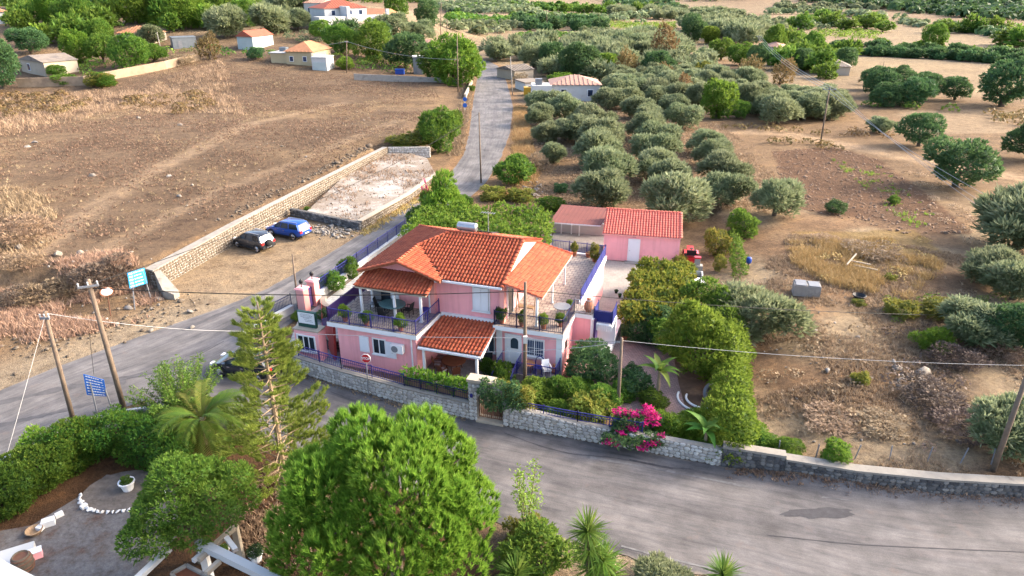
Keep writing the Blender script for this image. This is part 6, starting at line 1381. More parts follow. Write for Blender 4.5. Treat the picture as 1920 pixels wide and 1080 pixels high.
# ================================================================== poles, wires
TOPS = {}
def pole(key, bx, by, tx, ty, label, r=.11, arm=0, group='utility poles', name='utility_pole', armdir=0.0, m='wood', dz=0.0):
    x, y, z = GT(bx, by); q = onplane(tx, ty, y); t = thing(name, label, 'pole', (x, y, z), 0, group); l = (q[0] - x, 0, q[2] - z)
    mb = MB(); mb.tube([(0, 0, -.3), (l[0] * .5, 0, l[2] * .5), l], [r * 1.15, r, r * .8], 9); part('shaft', mb, M[m], t, True)
    if arm:
        ca, sa = math.cos(armdir) * arm / 2, math.sin(armdir) * arm / 2; f = (l[2] - .35) / l[2]; cx = l[0] * f
        mb = MB(); mb.bar((cx - ca, -sa - r, l[2] - .35), (cx + ca, sa - r, l[2] - .35), .05, .05); part('cross_arm', mb, M['grey'], t)
        for i in (-1, 0, 1):
            mb = MB(); mb.lathe([(.02, 0), (.05, .05), (.03, .1), (.055, .16), (.02, .22)], 8, (cx + ca * i * .9, sa * i * .9 - r, l[2] - .3)); part('insulator', mb, M['whitewall'], t)
    TOPS[key] = Vector(q); return t
pole('a', 138, 791, 84, 584, 'weathered wooden pole left of the dark blue road sign', .12, .5); pole('b', 234, 771, 165, 524, 'tall wooden pole right of the dark blue road sign', .14, 1.0, armdir=.4); pole('c', 984, 728, 985, 529, 'brown wooden pole in front of the arched white front door', .11)
pole('d', 1158, 780, 1166, 634, 'grey pole rising from the garden shrubs behind the bougainvillea', .10); pole('e', 559, 575, 548, 477, 'thin dark pole beside the pink gate pillars', .07); pole('f', 902, 343, 898, 211, 'dark slim pole at the road bend above the blue fence corner', .09)
pole('g', 1538, 271, 1556, 163, 'leaning pole with cross arm among the olives carrying three wires', .12, 1.8, armdir=-.3); pole('h', 1862, 882, 1930, 692, 'grey leaning pole at the right edge behind the dark wall', .12); pole('i', 859, 172, 857, 68, 'dark pole under the yellow green tree at the road bend', .12)
pole('j', 961, 178, 957, 106, 'pale pole on the right side of the far road', .10, name='utility_pole', m='conc'); pole('k', 1651, 144, 1658, 115, 'short thin pole leaning in the far stubble field', .10); pole('l', 1424, 118, 1423, 66, 'far pole with white insulators above the row of green trees', .11, 1.4); pole('m', 650, 136, 650, 76, 'grey pole beside the pale house gate in the village', .12, .8)
pole('n', 304, 102, 294, 60, 'short pale leaning pole above the long field wall', .10, m='conc'); pole('o', 826, 74, 827, 4, 'tall mast like pole behind the yellow green tree', .14, 1.6); pole('p', 838, 70, 838, 34, 'second thin pole beside the tall mast', .08); pole('q', 1026, 60, 1025, 20, 'thin pole between the far fields', .12); pole('r', 1010, 84, 1010, 60, 'short pale post by the far track', .10)
pole('s', 1104, 548, 1103, 489, 'square dark lamp post with white top on the terrace corner', .10, name='lamp_post', group=None)
x, y, z = TOPS['s']; mb = MB(); mb.box(-.28, .28, -.28, .28, 0, .14); o = bpy.data.objects['lamp_post']; o2 = part('lamp_head', mb, M['white'], o); o2.location = (x - o.location.x, y - o.location.y, z - o.location.z)
mb = MB(); x, y, z = TOPS['c']; l = (x - bpy.data.objects['utility_pole.002'].location.x, 0, 0)
mb.box(-.12, .12, -.3, -.09, 3.3, 3.75); part('street_light', mb, M['whitewall'], bpy.data.objects['utility_pole.002'])
def wire(name, label, a, b, sag, m, r=.016, k=14, group='overhead wires'):
    a, b = Vector(a), Vector(b); o = a.copy(); pts = []
    for i in range(k + 1):
        f = i / k; p = a.lerp(b, f) - Vector((0, 0, sag * 4 * f * (1 - f))); pts.append(p - o)
    mb = MB(); mb.tube(pts, r, 4, caps=False); return solo(name, mb, M[m], label, 'wire', tuple(o), group=group)
T = TOPS; dn = lambda k, h: T[k] - Vector((0, 0, h))
M['cable'] = mat('black_cable', (.012, .012, .012), .7, .1, 5); M['palewire'] = mat('pale_wire', (.55, .54, .52), .6, .1, 5)
wire('cable', 'thick black cable from the left pole to the pole before the front door', dn('b', .5), dn('c', .55), .35, 'cable', .028); wire('cable', 'thick black cable running right from the front door pole over the dry field', dn('c', .5), onplane(1990, 592, 44.0), .5, 'cable', .022)
wire('cable', 'black wire climbing over the parked cars to the pole at the road bend', dn('b', .3), dn('f', .1), 1.3, 'cable', .02); wire('wire', 'pale wire between the two poles left of the junction and the garden', dn('a', .1), onplane(480, 621, 38.2), .3, 'palewire'); wire('wire', 'pale wire crossing the pink ground floor wall', onplane(480, 621, 38.2), dn('c', 3.6), .15, 'palewire')
wire('wire', 'pale wire from the front door pole to the grey garden pole', dn('c', 3.55), dn('d', .2), .1, 'palewire'); wire('wire', 'pale wire dipping from the patio gutter to the grey garden pole', W3(1.2, -2.4, 2.4), dn('d', .25), .3, 'palewire'); wire('wire', 'long pale wire from the grey garden pole across the dry field', dn('d', .15), onplane(2000, 686, 33.0), .35, 'palewire', .013)
wire('guy_wire', 'pale guy wire slanting down from the leftmost pole to the kerb', dn('a', .15), onplane(-8, 925, 26.5), .05, 'palewire', .014); wire('wire', 'thin wire hanging down between the two left poles', onplane(166, 612, 33), onplane(176, 702, 33), 0, 'cable', .012)
ga_, gb_ = T['g'] - Vector((.8, .1, .25)), T['g'] + Vector((.8, -.1, -.25))
for i, (lab, py) in enumerate((('upper of three power lines at the right edge', 402), ('middle of three power lines at the right edge', 428), ('lower of three power lines at the right edge', 448))):
    p = ga_.lerp(gb_, i / 2); q = Vector(onplane(1960, py + 22, 62 - i * 1.2)); wire('power_line', lab, p, q, .9, 'palewire', .024); wire('power_line', lab.replace('at the right edge', 'between the two far poles'), T['l'] + Vector((-.6 + i * .6, 0, -.2)), p, 1.2, 'palewire', .03)
wire('wire', 'pale wire sagging from the village pole to the pole at the bend', dn('m', .2), dn('i', 4.8), 1.0, 'palewire', .03); wire('wire', 'pale wire running left from the village pole', dn('m', .2), onplane(480, 95, 232), .6, 'palewire', .03)
# ================================================================== road signs
def board(label, p1, p2, quad, m, rows, seed, group='blue road signs'):
    """direction sign on two posts: p1, p2 foot pixels, quad the four panel corners (tl, tr, br, bl) in the photograph"""
    a = Vector(GT(*p1)); b = Vector(GT(*p2)); t = thing('road_sign', label, 'road sign', tuple(a), 0, group); yb = (a.y + b.y) / 2
    c = [Vector(onplane(*q, a.y + (b.y - a.y) * (.0 if i in (0, 3) else 1.0))) - a for i, q in enumerate(quad)]
    n_ = (c[1] - c[0]).cross(c[3] - c[0]).normalized(); n_ = n_ if n_.y < 0 else -n_
    mb = MB(); k = [q + n_ * .03 for q in c] + [q - n_ * .0 for q in c]; mb.add(k, [(3, 2, 1, 0), (4, 5, 6, 7), (0, 1, 5, 4), (1, 2, 6, 5), (2, 3, 7, 6), (3, 0, 4, 7)]); pn = part('sign_panel', mb, M[m], t)
    mb = MB(); rg = random.Random(seed)
    P = lambda u, v: (c[0] * (1 - u) + c[1] * u) * (1 - v) + (c[3] * (1 - u) + c[2] * u) * v + n_ * .036
    for i in range(rows):
        v = (i + .5) / rows; u = .08 if seed == 1 else .34; e = rg.uniform(.7, .94)
        while u < e:
            wd = rg.uniform(.05, .12); mb.add([P(u, v - .16 / rows), P(min(u + wd, e), v - .16 / rows), P(min(u + wd, e), v + .14 / rows), P(u, v + .14 / rows)], [(0, 1, 2, 3), (3, 2, 1, 0)]); u += wd + .025
        if seed == 2: mb.add([P(.06, v - .2 / rows), P(.26, v - .2 / rows), P(.26, v + .2 / rows), P(.06, v + .2 / rows)], [(0, 1, 2, 3), (3, 2, 1, 0)])
        else: mb.add([P(.84, v - .22 / rows), P(.93, v), P(.84, v + .22 / rows)], [(0, 1, 2), (2, 1, 0)])
    part('lettering', mb, M['signwhite'], pn)['kind'] = 'stuff'
    for f, g in ((a, .22), (b, .85)):
        top = c[0].lerp(c[1], g) ; mb = MB(); mb.tube([f - a + Vector((0, 0, -.2)), Vector((top.x, top.y + .05, top.z - .05))], .045, 8); part('post', mb, M['grey'], t)
board('dark blue direction sign on two posts at the kerb between the wooden poles', (181, 772), (209, 764), [(156, 701), (195, 712), (201, 743), (163, 740)], 'signblue', 7, 1); board('light blue direction sign on two posts beside the end of the retaining wall', (252, 580), (284, 562), [(238, 512), (270, 502), (276, 531), (243, 541)], 'signcyan', 5, 2)
# stop sign facing the road
x, y, z = GT(690, 742); st = thing('stop_sign', 'red octagonal STOP sign on a grey pole in front of the stone wall', 'road sign', (x, y, 0), R(-10)); q = onplane(686, 672, y); zc = q[2]; ox = q[0] - x
mb = MB(); mb.tube([(0, .06, -.2), (ox, .06, zc + .2)], .035, 8); part('post', mb, M['grey'], st)
def octo(r, y0, y1, m, nm, par):
    mb = MB(); pts = [(ox + r * math.cos(R(22.5 + 45 * i)), zc + r * math.sin(R(22.5 + 45 * i))) for i in range(8)]; mb.add([(a, y0, b) for a, b in pts] + [(a, y1, b) for a, b in pts], [tuple(range(8)), tuple(range(8, 16))[::-1]] + [(i, i + 8, (i + 1) % 8 + 8, (i + 1) % 8) for i in range(8)]); return part(nm, mb, M[m], par)
pl_ = octo(.32, -.01, .02, 'signwhite', 'sign_panel', st); octo(.29, -.016, -.0101, 'signred', 'red_face', pl_)
def lettering(txt, size, parent, loc, rot, m, nm='lettering'):
    cu = bpy.data.curves.new(nm, 'FONT'); cu.body = txt; cu.size = size; cu.align_x = 'CENTER'; cu.align_y = 'CENTER'; cu.extrude = .002; cu.offset = .006; cu.materials.append(M[m]); t_ = bpy.data.objects.new(nm, cu); COL.objects.link(t_); bpy.context.view_layer.update(); me_ = bpy.data.meshes.new_from_object(t_); bpy.data.objects.remove(t_); o = bpy.data.objects.new(nm, me_); COL.objects.link(o); o.parent = parent; o.location = loc; o.rotation_euler = rot; return o
lettering('STOP', .23, pl_, (ox, -.019, zc), (R(90), 0, 0), 'signwhite')
x, y, z = GT(207, 592); mi = thing('traffic_mirror', 'round convex traffic mirror with orange rim on the bank', 'mirror', (x, y, z)); q = onplane(200, 547, y); l = (q[0] - x, 0, q[2] - z)
mb = MB(); mb.tube([(0, 0, -.2), (l[0], .1, l[2] + .3)], .04, 8); part('post', mb, M['iron_rust'], mi)
mb = MB(); mb.lathe([(.0, .06), (.30, .03), (.42, 0), (.46, -.05), (0, -.06)], 20, sy=.75); o = part('mirror_disc', mb, [M['signwhite']], mi, True); o.location = l; o.rotation_euler = (R(78), 0, R(35)); mb = MB(); mb.lathe([(.41, .01), (.45, .02), (.46, -.05), (.41, -.06)], 20, sy=.75); o = part('rim', mb, M['tile_o'], mi); o.location = l; o.rotation_euler = (R(78), 0, R(35))
for bx, by, lab in ((883, 200, 'upper blue arrow marker post beside the far road'), (883, 212, 'lower blue arrow marker post beside the far road')):
    x, y, z = GT(bx - 11, by - 2); t = thing('marker_sign', lab, 'road sign', (x, y, z), 0, 'blue arrow markers'); mb = MB(); mb.tube([(0, .04, 0), (0, .04, 1.3)], .04, 6); part('post', mb, M['white'], t); mb = MB(); mb.lathe([(.0, -.02), (.42, -.02), (.42, .02), (0, .02)], 14); o = part('disc', mb, M['signblue'], t); o.rotation_euler = (R(90), 0, 0); o.location = (0, 0, 1.25)
# ================================================================== furniture and pots of the villa
def chair(label, loc, rz, m='grey', cush=None, name='garden_chair', group='chairs'):
    t = thing(name, label, 'chair', loc, rz, group); mb = MB(); mb.box(-.24, .24, -.24, .24, .42, .46); part('seat', mb, M[m], t); mb = MB(); mb.slab([(-.24, .22, .47), (.24, .22, .47), (.24, .36, .98), (-.24, .36, .98)], .035); part('backrest', mb, M[m], t)
    for x in (-.22, .22):
        for y in (-.22, .22): mb = MB(); mb.bar((x, y, 0), (x, y, .42), .018); part('leg', mb, M[m], t)
        mb = MB(); mb.bar((x * 1.15, -.24, .66), (x * 1.15, .27, .68), .022); mb.bar((x * 1.15, -.22, .42), (x * 1.15, -.22, .66), .016); part('armrest', mb, M[m], t)
    if cush: mb = MB(); mb.box(-.21, .21, -.22, .2, .462, .52); part('cushion', mb, M[cush], t)
    return t
def rtable(label, loc, r, h, m, top, name='round_table', sx=1.0):
    t = thing(name, label, 'table', loc, HA); mb = MB(); mb.lathe([(0, h - .04), (r, h - .04), (r, h), (0, h)], 20, sx=sx); part('tabletop', mb, M[top], t)
    for i in range(4): a = math.pi / 4 + i * math.pi / 2; mb = MB(); mb.bar((r * .7 * sx * math.cos(a), r * .7 * math.sin(a), 0), (r * .55 * sx * math.cos(a), r * .55 * math.sin(a), h - .04), .025); part('leg', mb, M[m], t)
    return t
M['tglass'] = mat('green_glass_top', (.07, .13, .13), .12, .1, 2, spec=.6)
rtable('dark glass topped table on the left balcony', W3(-3.2, -.45, 3.3), .75, .74, 'black', 'tglass', 'balcony_table', 1.2); BG = 'dark chairs round the balcony table'
chair('dark mesh chair facing the balcony table from its left side', W3(-4.2, -.35, 3.3), HA + R(100), 'plastic', group=BG); chair('tilted dark chair at the right end of the balcony table', W3(-2.15, -.35, 3.3), HA + R(-100), 'plastic', group=BG); chair('dark chair nearest the balcony rail before the table', W3(-3.4, -1.4, 3.3), HA + R(180), 'plastic', group=BG)
lo = thing('hanging_chair', 'dark high backed lounge chair beside the balcony door', 'lounge chair', W3(-4.75, .15, 3.3), HA + R(20)); mb = MB(); mb.slab([(-.32, .3, .4), (.32, .3, .4), (.32, .45, 1.45), (-.32, .45, 1.45)], .06); part('backrest', mb, M['grey'], lo); mb = MB(); mb.slab([(-.32, -.5, .45), (.32, -.5, .45), (.32, .3, .38), (-.32, .3, .38)], .06); part('seat', mb, M['grey'], lo)
for s in (-.3, .3): mb = MB(); mb.bar((s, -.45, 0), (s, -.4, .4), .02); mb.bar((s, .3, 0), (s, .28, .36), .02); part('leg', mb, M['black'], lo)
rtable('round dark red cloth covered table under the patio roof', W3(1.05, -.75, .085), .8, .74, 'woodbrown', 'woodbrown', 'patio_table'); PG = 'wicker chairs round the patio table'
for a, lab in ((200, 'wicker chair with pale cushion left of the patio table'), (250, 'wicker chair at the front left of the patio table'), (300, 'wicker chair with pale cushion right of the patio table'), (90, 'wicker chair behind the patio table')):
    q = W3(1.05 + 1.05 * math.cos(R(a)), -.75 + 1.05 * math.sin(R(a)), .085); chair(lab, q, HA + R(a - 90), 'woodbrown', 'cushion', 'wicker_chair', PG)
chair('dark chair by the side door behind the patio post', W3(3.0, .2, .085), HA, 'plastic', group=PG)
rtable('small round orange brown table on the front porch', W3(5.9, -.2, .55), .38, .6, 'woodbrown', 'tile_o', 'porch_table')
ch = thing('arch_back_chair', 'blue arched iron chair on the front porch', 'chair', W3(6.55, -.15, .55), HA); mb = MB(); a_ = [(-.28 + .0, 0)] ; mb.tube([(-.28, .2, 0), (-.28, .22, .7), (-.2, .23, .95), (0, .24, 1.05), (.2, .23, .95), (.28, .22, .7), (.28, .2, 0)], .035, 6); part('back_frame', mb, M['blue'], ch); mb = MB(); mb.box(-.28, .28, -.25, .2, .4, .45); part('seat', mb, M['blue'], ch)
for s in (-.25, .25): mb = MB(); mb.bar((s, -.22, 0), (s, -.22, .4), .02); part('leg', mb, M['blue'], ch)
chair('white cushioned chair at the right end of the front porch', W3(7.1, -.35, .55), HA + R(30), 'white', 'cushion', 'porch_chair', 'front porch seats')
vs_ = thing('clay_vase', 'dark red clay figure vase in the porch corner', 'vase', W3(7.45, .1, .55)); mb = MB(); mb.lathe([(.1, 0), (.2, .15), (.12, .4), (.06, .55), (.1, .62)], 10); part('body', mb, M['terra'], vs_)
mb = MB(); mb.lathe([(0, .70), (.55, .70), (.58, .73), (0, .74)], 18); tt = rtable('round pale grey table on the terrace beside the stair landing', W3(7.25, 2.6, 3.3), .55, .72, 'steel', 'grey', 'terrace_table')
um = thing('red_urn', 'round dark red urn at the top of the outside stair', 'urn', W3(8.75, 3.75, 3.3)); mb = MB(); mb.lathe([(.14, 0), (.30, .25), (.32, .5), (.2, .8), (.12, .88), (.16, .95)], 14); part('body', mb, M['terra'], um, True)
bb = thing('blue_bowl', 'dark blue bowl hung on the balcony railing beside the patio roof', 'bowl', W3(-.85, -.6, 3.3)); mb = MB(); mb.lathe([(.08, .6), (.26, .72), (.3, .8), (.26, .8)], 14); mb.bar((0, 0, 0), (0, 0, .62), .02); part('body', mb, M['blue'], bb)
wb = thing('washing_rack', 'folded garden swing frame under the terrace roof', 'swing', W3(5.0, 2.2, 3.3), HA); mb = MB(); mb.bar((-.6, -.4, 0), (-.6, 0, 1.5), .025); mb.bar((-.6, .4, 0), (-.6, 0, 1.5), .025); mb.bar((.6, -.4, 0), (.6, 0, 1.5), .025); mb.bar((.6, .4, 0), (.6, 0, 1.5), .025); mb.bar((-.6, 0, 1.5), (.6, 0, 1.5), .025); part('frame', mb, M['cane'], wb); mb = MB(); mb.box(-.5, .5, -.2, .2, .5, .56); part('seat', mb, M['cane'], wb)
potm = {}
def pot(label, loc, r=.2, h=.34, m='terra', kd='brightbush', pr=.42, hs=1.0, name='plant_pot', group='potted plants of the villa'):
    t = thing(name, label, 'potted plant', loc, 0, group); key = (r, h, m)
    if key not in potm: potm[key] = MB().lathe([(r * .65, 0), (r * .95, h * .85), (r * 1.08, h * .86), (r * 1.08, h), (r * .9, h), (r * .9, h * .9)], 12).mesh('pot', M[m])
    link('pot', potm[key], t); c = link('plant', KIND[kd][0][_pr.randrange(len(KIND[kd][0]))], t, (0, 0, h * .8), _pr.uniform(0, 6)); c.scale = (pr, pr, pr * hs); return t
for u, v, lab, kd, pr, hs in ((-5.6, -2.3, 'potted plant at the left corner of the balcony', 'brightbush', .5, 1.2), (-4.05, -2.4, 'dark leafed potted plant second along the balcony rail', 'bush', .45, 1.2), (-1.7, -2.35, 'bright green potted plant at the right of the balcony rail', 'brightbush', .48, 1.2),
                              (3.9, .5, 'potted shrub at the left corner of the right terrace', 'bush', .42, 1.5), (5.2, .5, 'slim potted plant behind the wooden pole on the terrace rail', 'bush', .34, 1.8), (6.6, .6, 'potted yellow green plant between terrace post and corner', 'brightbush', .38, 1.4), (7.55, 1.2, 'dark leafed pot plant in the right terrace corner', 'bush', .42, 1.1), (7.5, 3.6, 'small leafy pot plant near the stair landing', 'bush', .3, 1.2)):
    pot(lab, W3(u, v, 3.3), kd=kd, pr=pr, hs=hs)
pot('tall spiky potted plant at the far end of the terrace', W3(5.6, 13.1, 3.3), .22, .4, kd='mixbush', pr=.35, hs=2.0); pot('empty looking round clay pot on the far terrace edge', W3(6.7, 13.2, 3.3), .24, .36, kd='drybush', pr=.18); pot('tall grassy pot plant beside the terrace lamp post', W3(7.35, 12.4, 3.3), .2, .3, kd='mixbush', pr=.45, hs=2.2)
pot('small round shrub in a pot on the pink paving by the stair', W3(10.9, 6.6, .09), .25, .4, kd='darkbush', pr=.42); pot('white planter with dark shrub on the pink paving', W3(12.2, 1.9, .09), .3, .45, 'white', 'darkbush', .5, 1.0)
for i, (u, v) in enumerate(((9.3, 13.5), (9.9, 13.9), (10.6, 13.6), (11.3, 14.3), (10.3, 14.6), (12.2, 14.0), (8.9, 14.2))):
    pot(f'little dark pot plant on the grey yard before the shed, {ORD[[5, 3, 2, 4, 1, 0, 6].index(i)]} from the right', W3(u, v, .08), .13, .18, 'plastic', 'drybush' if i % 2 else 'darkbush', .17, name='small_pot', group='little pots on the grey yard')
# curved white bed edges in the garden
for j, (r, lab) in enumerate(((1.5, 'outer curved white kerb round the garden tree'), (1.0, 'inner curved white kerb round the garden tree'))):
    cx, cy, _ = GT(1318, 752); mb = MB(); pts = [(cx + r * math.cos(t), cy + r * math.sin(t), .2) for t in np.linspace(R(150), R(275), 12)]; mb.tube([(p[0] - cx, p[1] - cy, .15) for p in pts], .07, 6); solo('bed_kerb', mb, M['white'], lab, 'kerb', (cx, cy, 0))
tyr = thing('tyre_planter', 'grey ring planter leaning under the garden tree', 'planter', (*G(1335, 738, .3), .35), R(20)); mb = MB(); mb.lathe([(.42, -.12), (.58, -.1), (.62, 0), (.58, .1), (.42, .12), (.4, 0)], 20); o = part('ring', mb, M['grey'], tyr, True); o.rotation_euler = (R(60), 0, 0)
# barbecue and pedestal right of the grape vine
x, y, z = GT(1305, 545); bq = thing('barbecue', 'white masonry barbecue with chimney right of the grape vine', 'barbecue', (x, y, 0), SD)
mb = MB(); mb.box(-.55, .55, -.5, .5, 0, .85); part('base', mb, M['conc'], bq); mb = MB(); mb.box(-.62, .62, -.55, .55, .852, .95); part('counter', mb, M['white'], bq)
mb = MB(); mb.box(-.5, -.38, .55, 1.6, 0, 1.1); mb.box(.38, .5, .55, 1.6, 0, 1.1); mb.box(-.38, .38, 1.5, 1.6, 0, 1.1); part('firebox', mb, M['whitewall'], bq); mb = MB(); mb.box(-.38, .38, .56, 1.49, .6, .66); part('grate', mb, M['black'], bq)
mb = MB(); mb.prism([(-.45, 1.62), (.45, 1.62), (.45, 2.2), (-.45, 2.2)], 0, 1.5); mb.box(-.22, .22, 1.75, 2.1, 1.5, 2.1); part('chimney', mb, M['conc'], bq); mb = MB(); mb.box(-.26, .26, 1.7, 2.15, 2.102, 2.2); part('chimney_cap', mb, M['signred'], bq)
# concrete twin trough, blue can, timber frame, bin and rocks in the dry field
x, y, z = GT(1510, 552); tg = thing('concrete_trough', 'grey twin concrete trough standing in the dry field', 'trough', (x, y, z), R(-14))
mb = MB(); mb.box(-.95, .95, -.5, .5, 0, .12); mb.box(-.95, .95, -.5, -.4, .121, .85); mb.box(-.95, .95, .4, .5, .121, .95); mb.box(-.95, -.86, -.399, .399, .121, .9); mb.box(.86, .95, -.399, .399, .121, .9); mb.box(-.05, .05, -.399, .399, .121, .9); part('trough', mb, M['conc'], tg); mb = MB(); mb.slab([(-.85, -.45, .92), (-.08, -.45, .92), (-.08, .45, 1.0), (-.85, .45, 1.0)], .05); mb.slab([(.08, -.45, .92), (.85, -.45, .92), (.85, .45, .96), (.08, .45, .96)], .05); part('lid', mb, M['grey'], tg)
for dx, dy, s in ((-.6, .75, .2), (.3, .8, .16), (.75, .7, .18)): mb = MB(); mb.lathe([(0, 0), (s, .05), (s * .8, s), (0, s * 1.2)], 7, (dx, dy, 0)); part('lump', mb, M['whitewall'], tg)
x, y, z = GT(1402, 503); bc = thing('blue_barrel', 'small bright blue plastic can on a stand by the narrow hedge', 'barrel', (x, y, z)); mb = MB(); mb.lathe([(.0, .5), (.2, .5), (.23, .65), (.23, .9), (.18, 1.0), (0, 1.02)], 12); part('can', mb, M['bluepl'], bc, True); mb = MB(); mb.bar((0, 0, 0), (0, 0, .5), .05); part('stand', mb, M['wood'], bc)
x, y, z = GT(1610, 505); pk = thing('broken_frame', 'pale broken timber frame lying in the yellow grass', 'frame', (x, y, z + .25), R(20)); 
for a, b in (((-1.1, .3, .2), (.7, 1.2, .6)), ((-.4, .2, .1), (.6, -1.3, .1)), ((-.1, .9, .2), (.9, -.3, .15))): mb = MB(); mb.bar(a, b, .05); part('plank', mb, M['cream'], pk)
x, y, z = GT(1610, 560); bn = thing('black_tub', 'low black tub lying in the dry field', 'tub', (x, y, z)); mb = MB(); mb.lathe([(.3, 0), (.5, .3), (.46, .32), (.3, .1)], 14); part('tub', mb, M['black'], bn)
# wire fence posts on the dark wall
for i, bx in enumerate((1468, 1538, 1612, 1680, 1752, 1815, 1875)):
    x, y, z = GT(bx, 872 + (i > 0) * 6 + i * 2.0); t = thing('fence_post', f'thin leaning fence stake behind the dark stone wall, {ORD[i]} from its left end', 'stake', (x, y + .7, z - .1), 0, 'stakes of the wire fence on the dark wall'); mb = MB(); mb.tube([(0, 0, 0), (.12 * (i % 3 - .5), .0, 1.1)], .03, 6); part('shaft', mb, M['grey'], t)
# ================================================================== rocks and loose stones
def rock_mesh(seed, m):
    rg = np.random.default_rng(seed); v = unit(rg, 14) * rg.uniform(.75, 1.1, (14, 1)) * [1, .8, .62]; bm_ = bpy.data.meshes.new('rock')
    import bmesh
    b = bmesh.new(); [b.verts.new(p) for p in v]; bmesh.ops.convex_hull(b, input=b.verts); b.to_mesh(bm_); b.free(); bm_.materials.append(M[m]); return bm_
RK = [rock_mesh(i, 'loose') for i in range(6)]; RKW = [rock_mesh(20 + i, 'stone_w') for i in range(4)]
def rocks(name, pts, size, seed, meshes, z=None, sink=.25):
    """loose stones joined into one mesh"""
    rng = np.random.default_rng(seed); Vs = []; Fs = []; Ts = []; c = 0
    for x, y in pts:
        me = meshes[rng.integers(len(meshes))]; v = np.array([p.co[:] for p in me.vertices]); s = size * rng.lognormal(0, .45); a = rng.uniform(0, 6.28); ca, sa = math.cos(a), math.sin(a)
        v = np.stack([v[:, 0] * ca - v[:, 1] * sa, v[:, 0] * sa + v[:, 1] * ca, v[:, 2]], 1) * s + [x, y, (float(hz(x, y)) if z is None else z) + s * sink]
        f = np.array([p.vertices[:] for p in me.polygons if len(p.vertices) == 3]); Vs.append(v); Fs.append(f + c); c += len(v); Ts.append(np.full(len(f), rng.random()))
    o = link(name, npmesh(name, np.concatenate(Vs), np.concatenate(Fs), meshes[0].materials[0], np.concatenate(Ts))); o['kind'] = 'stuff'; return o
def inside(poly, n, rng, clump=4.0, thr=.35, seed=0):
    q = np.array(poly); u = rng.uniform(q.min(0), q.max(0), (n, 2)); k = inpoly(u[:, 0], u[:, 1], poly) & (vnoise(u[:, 0], u[:, 1], clump, seed) + .25 * vnoise(u[:, 0], u[:, 1], clump * .3, seed + 1) > thr + rng.uniform(-.2, .2, n)); return u[k]
rng = np.random.default_rng(4)
def along(path, n, wd, rng):
    q = np.array(path, float); d_ = np.r_[0, np.cumsum(np.hypot(*np.diff(q, axis=0).T))]; t = rng.uniform(0, d_[-1], n); return np.stack([np.interp(t, d_, q[:, 0]) + rng.normal(0, wd, n), np.interp(t, d_, q[:, 1]) + rng.normal(0, wd, n)], 1)
rocks('rubble', along([(-27.2, 63), (-18.6, 95)], 420, .45, rng) - [1.1, 0], .11, 1, RKW); rocks('loose_stones', along(pp([(700, 205), (500, 300), (240, 420), (80, 500)], 1.7), 110, 6.0, rng), .09, 2, RK); rocks('loose_stones', along(pp([(20, 640), (120, 625), (240, 590), (330, 560)], .4), 260, 1.4, rng), .10, 3, RKW); rocks('loose_stones', along(pp([(130, 480), (300, 560)], 1.3), 60, 2.0, rng), .16, 4, RK)
rocks('rubble', along(pp([(580, 430), (660, 437)]), 220, .8, rng), .13, 5, RK, 0); rocks('loose_stones', np.stack([rng.uniform(12, 26, 260), rng.uniform(29, 52, 260)], 1), .07, 6, RK); rocks('loose_stones', along(pp([(1690, 690), (1740, 745), (1715, 720)], 1), 26, .7, rng), .24, 7, RK); rocks('rubble', along(pp([(985, 380), (1010, 345)]), 70, .6, rng), .18, 8, RK)
rocks('loose_stones', inside(plot, 500, rng, 3, .3, 41), .07, 10, RKW, .72); q_ = inside(plot, 1600, rng, 4, .62, 43)
tp_ = np.array(TILL); c0, c1 = tp_.min(0), tp_.max(0); q = rng.uniform(c0, c1, (4200, 2)); q = q[inpoly(q[:, 0], q[:, 1], TILL)]
M['clod'] = tintmat('earth_clod', [(.33, .22, .15), (.42, .29, .20), (.26, .17, .115)], .95, .5, 6); RC = [rock_mesh(40 + i, 'clod') for i in range(4)]
rocks('soil_clods', q[:2000], .10, 9, RC, None, .02)
for i, (bx, by, s, lab) in enumerate(((66, 268, .5, 'white boulder in the upper left field'), (52, 276, .45, 'smaller white boulder beside the one in the upper left field'), (110, 478, .5, 'pale stone near the dry bush on the left'), (174, 330, .45, 'flat pale stone by the field track'), (38, 465, .5, 'pale boulder at the bottom of the left field'), (318, 331, .4, 'pale stone alone right of the field track'), (1688, 712, .3, 'rounded pale stone in the gully'), (1728, 712, .3, 'whitish stone beside the dead branch'), (260, 222, .5, 'pair of white stones on the brown slope'), (338, 235, .45, 'white stone on the slope below the scrub'))):
    x, y, z = GT(bx, by); o = link('boulder', RK[i % 6], None, (x, y, z + s * .15), i * 1.1); o.scale = (s, s, s); o['label'] = lab; o['category'] = 'stone'; o['kind'] = 'thing'
# ================================================================== dry grass and weeds
def grass(name, pts, h, wd, mt, seed, nb=5, lean=.5):
    rng = np.random.default_rng(seed); n = len(pts); P = np.repeat(np.column_stack([pts, hz(pts[:, 0], pts[:, 1])]), nb, 0); m_ = n * nb; P[:, :2] += rng.normal(0, h * .35, (m_, 2)); a = rng.uniform(0, 6.283, m_); s_ = np.stack([np.cos(a), np.sin(a), np.zeros(m_)], 1) * wd
    hh = (h * rng.uniform(.4, 1.3, n)).repeat(nb)[:, None] * rng.uniform(.7, 1.2, (m_, 1)); tip = P + np.concatenate([rng.normal(0, lean, (m_, 2)) * hh, hh], 1); V = np.stack([P - s_, P + s_, tip], 1).reshape(-1, 3)
    tint = np.clip((rng.normal(.5, .25, n)).repeat(nb) + rng.normal(0, .1, m_), 0, 1); o = link(name, npmesh(name, V, np.arange(3 * m_).reshape(-1, 3), M[mt], tint)); o['kind'] = 'stuff'; return o
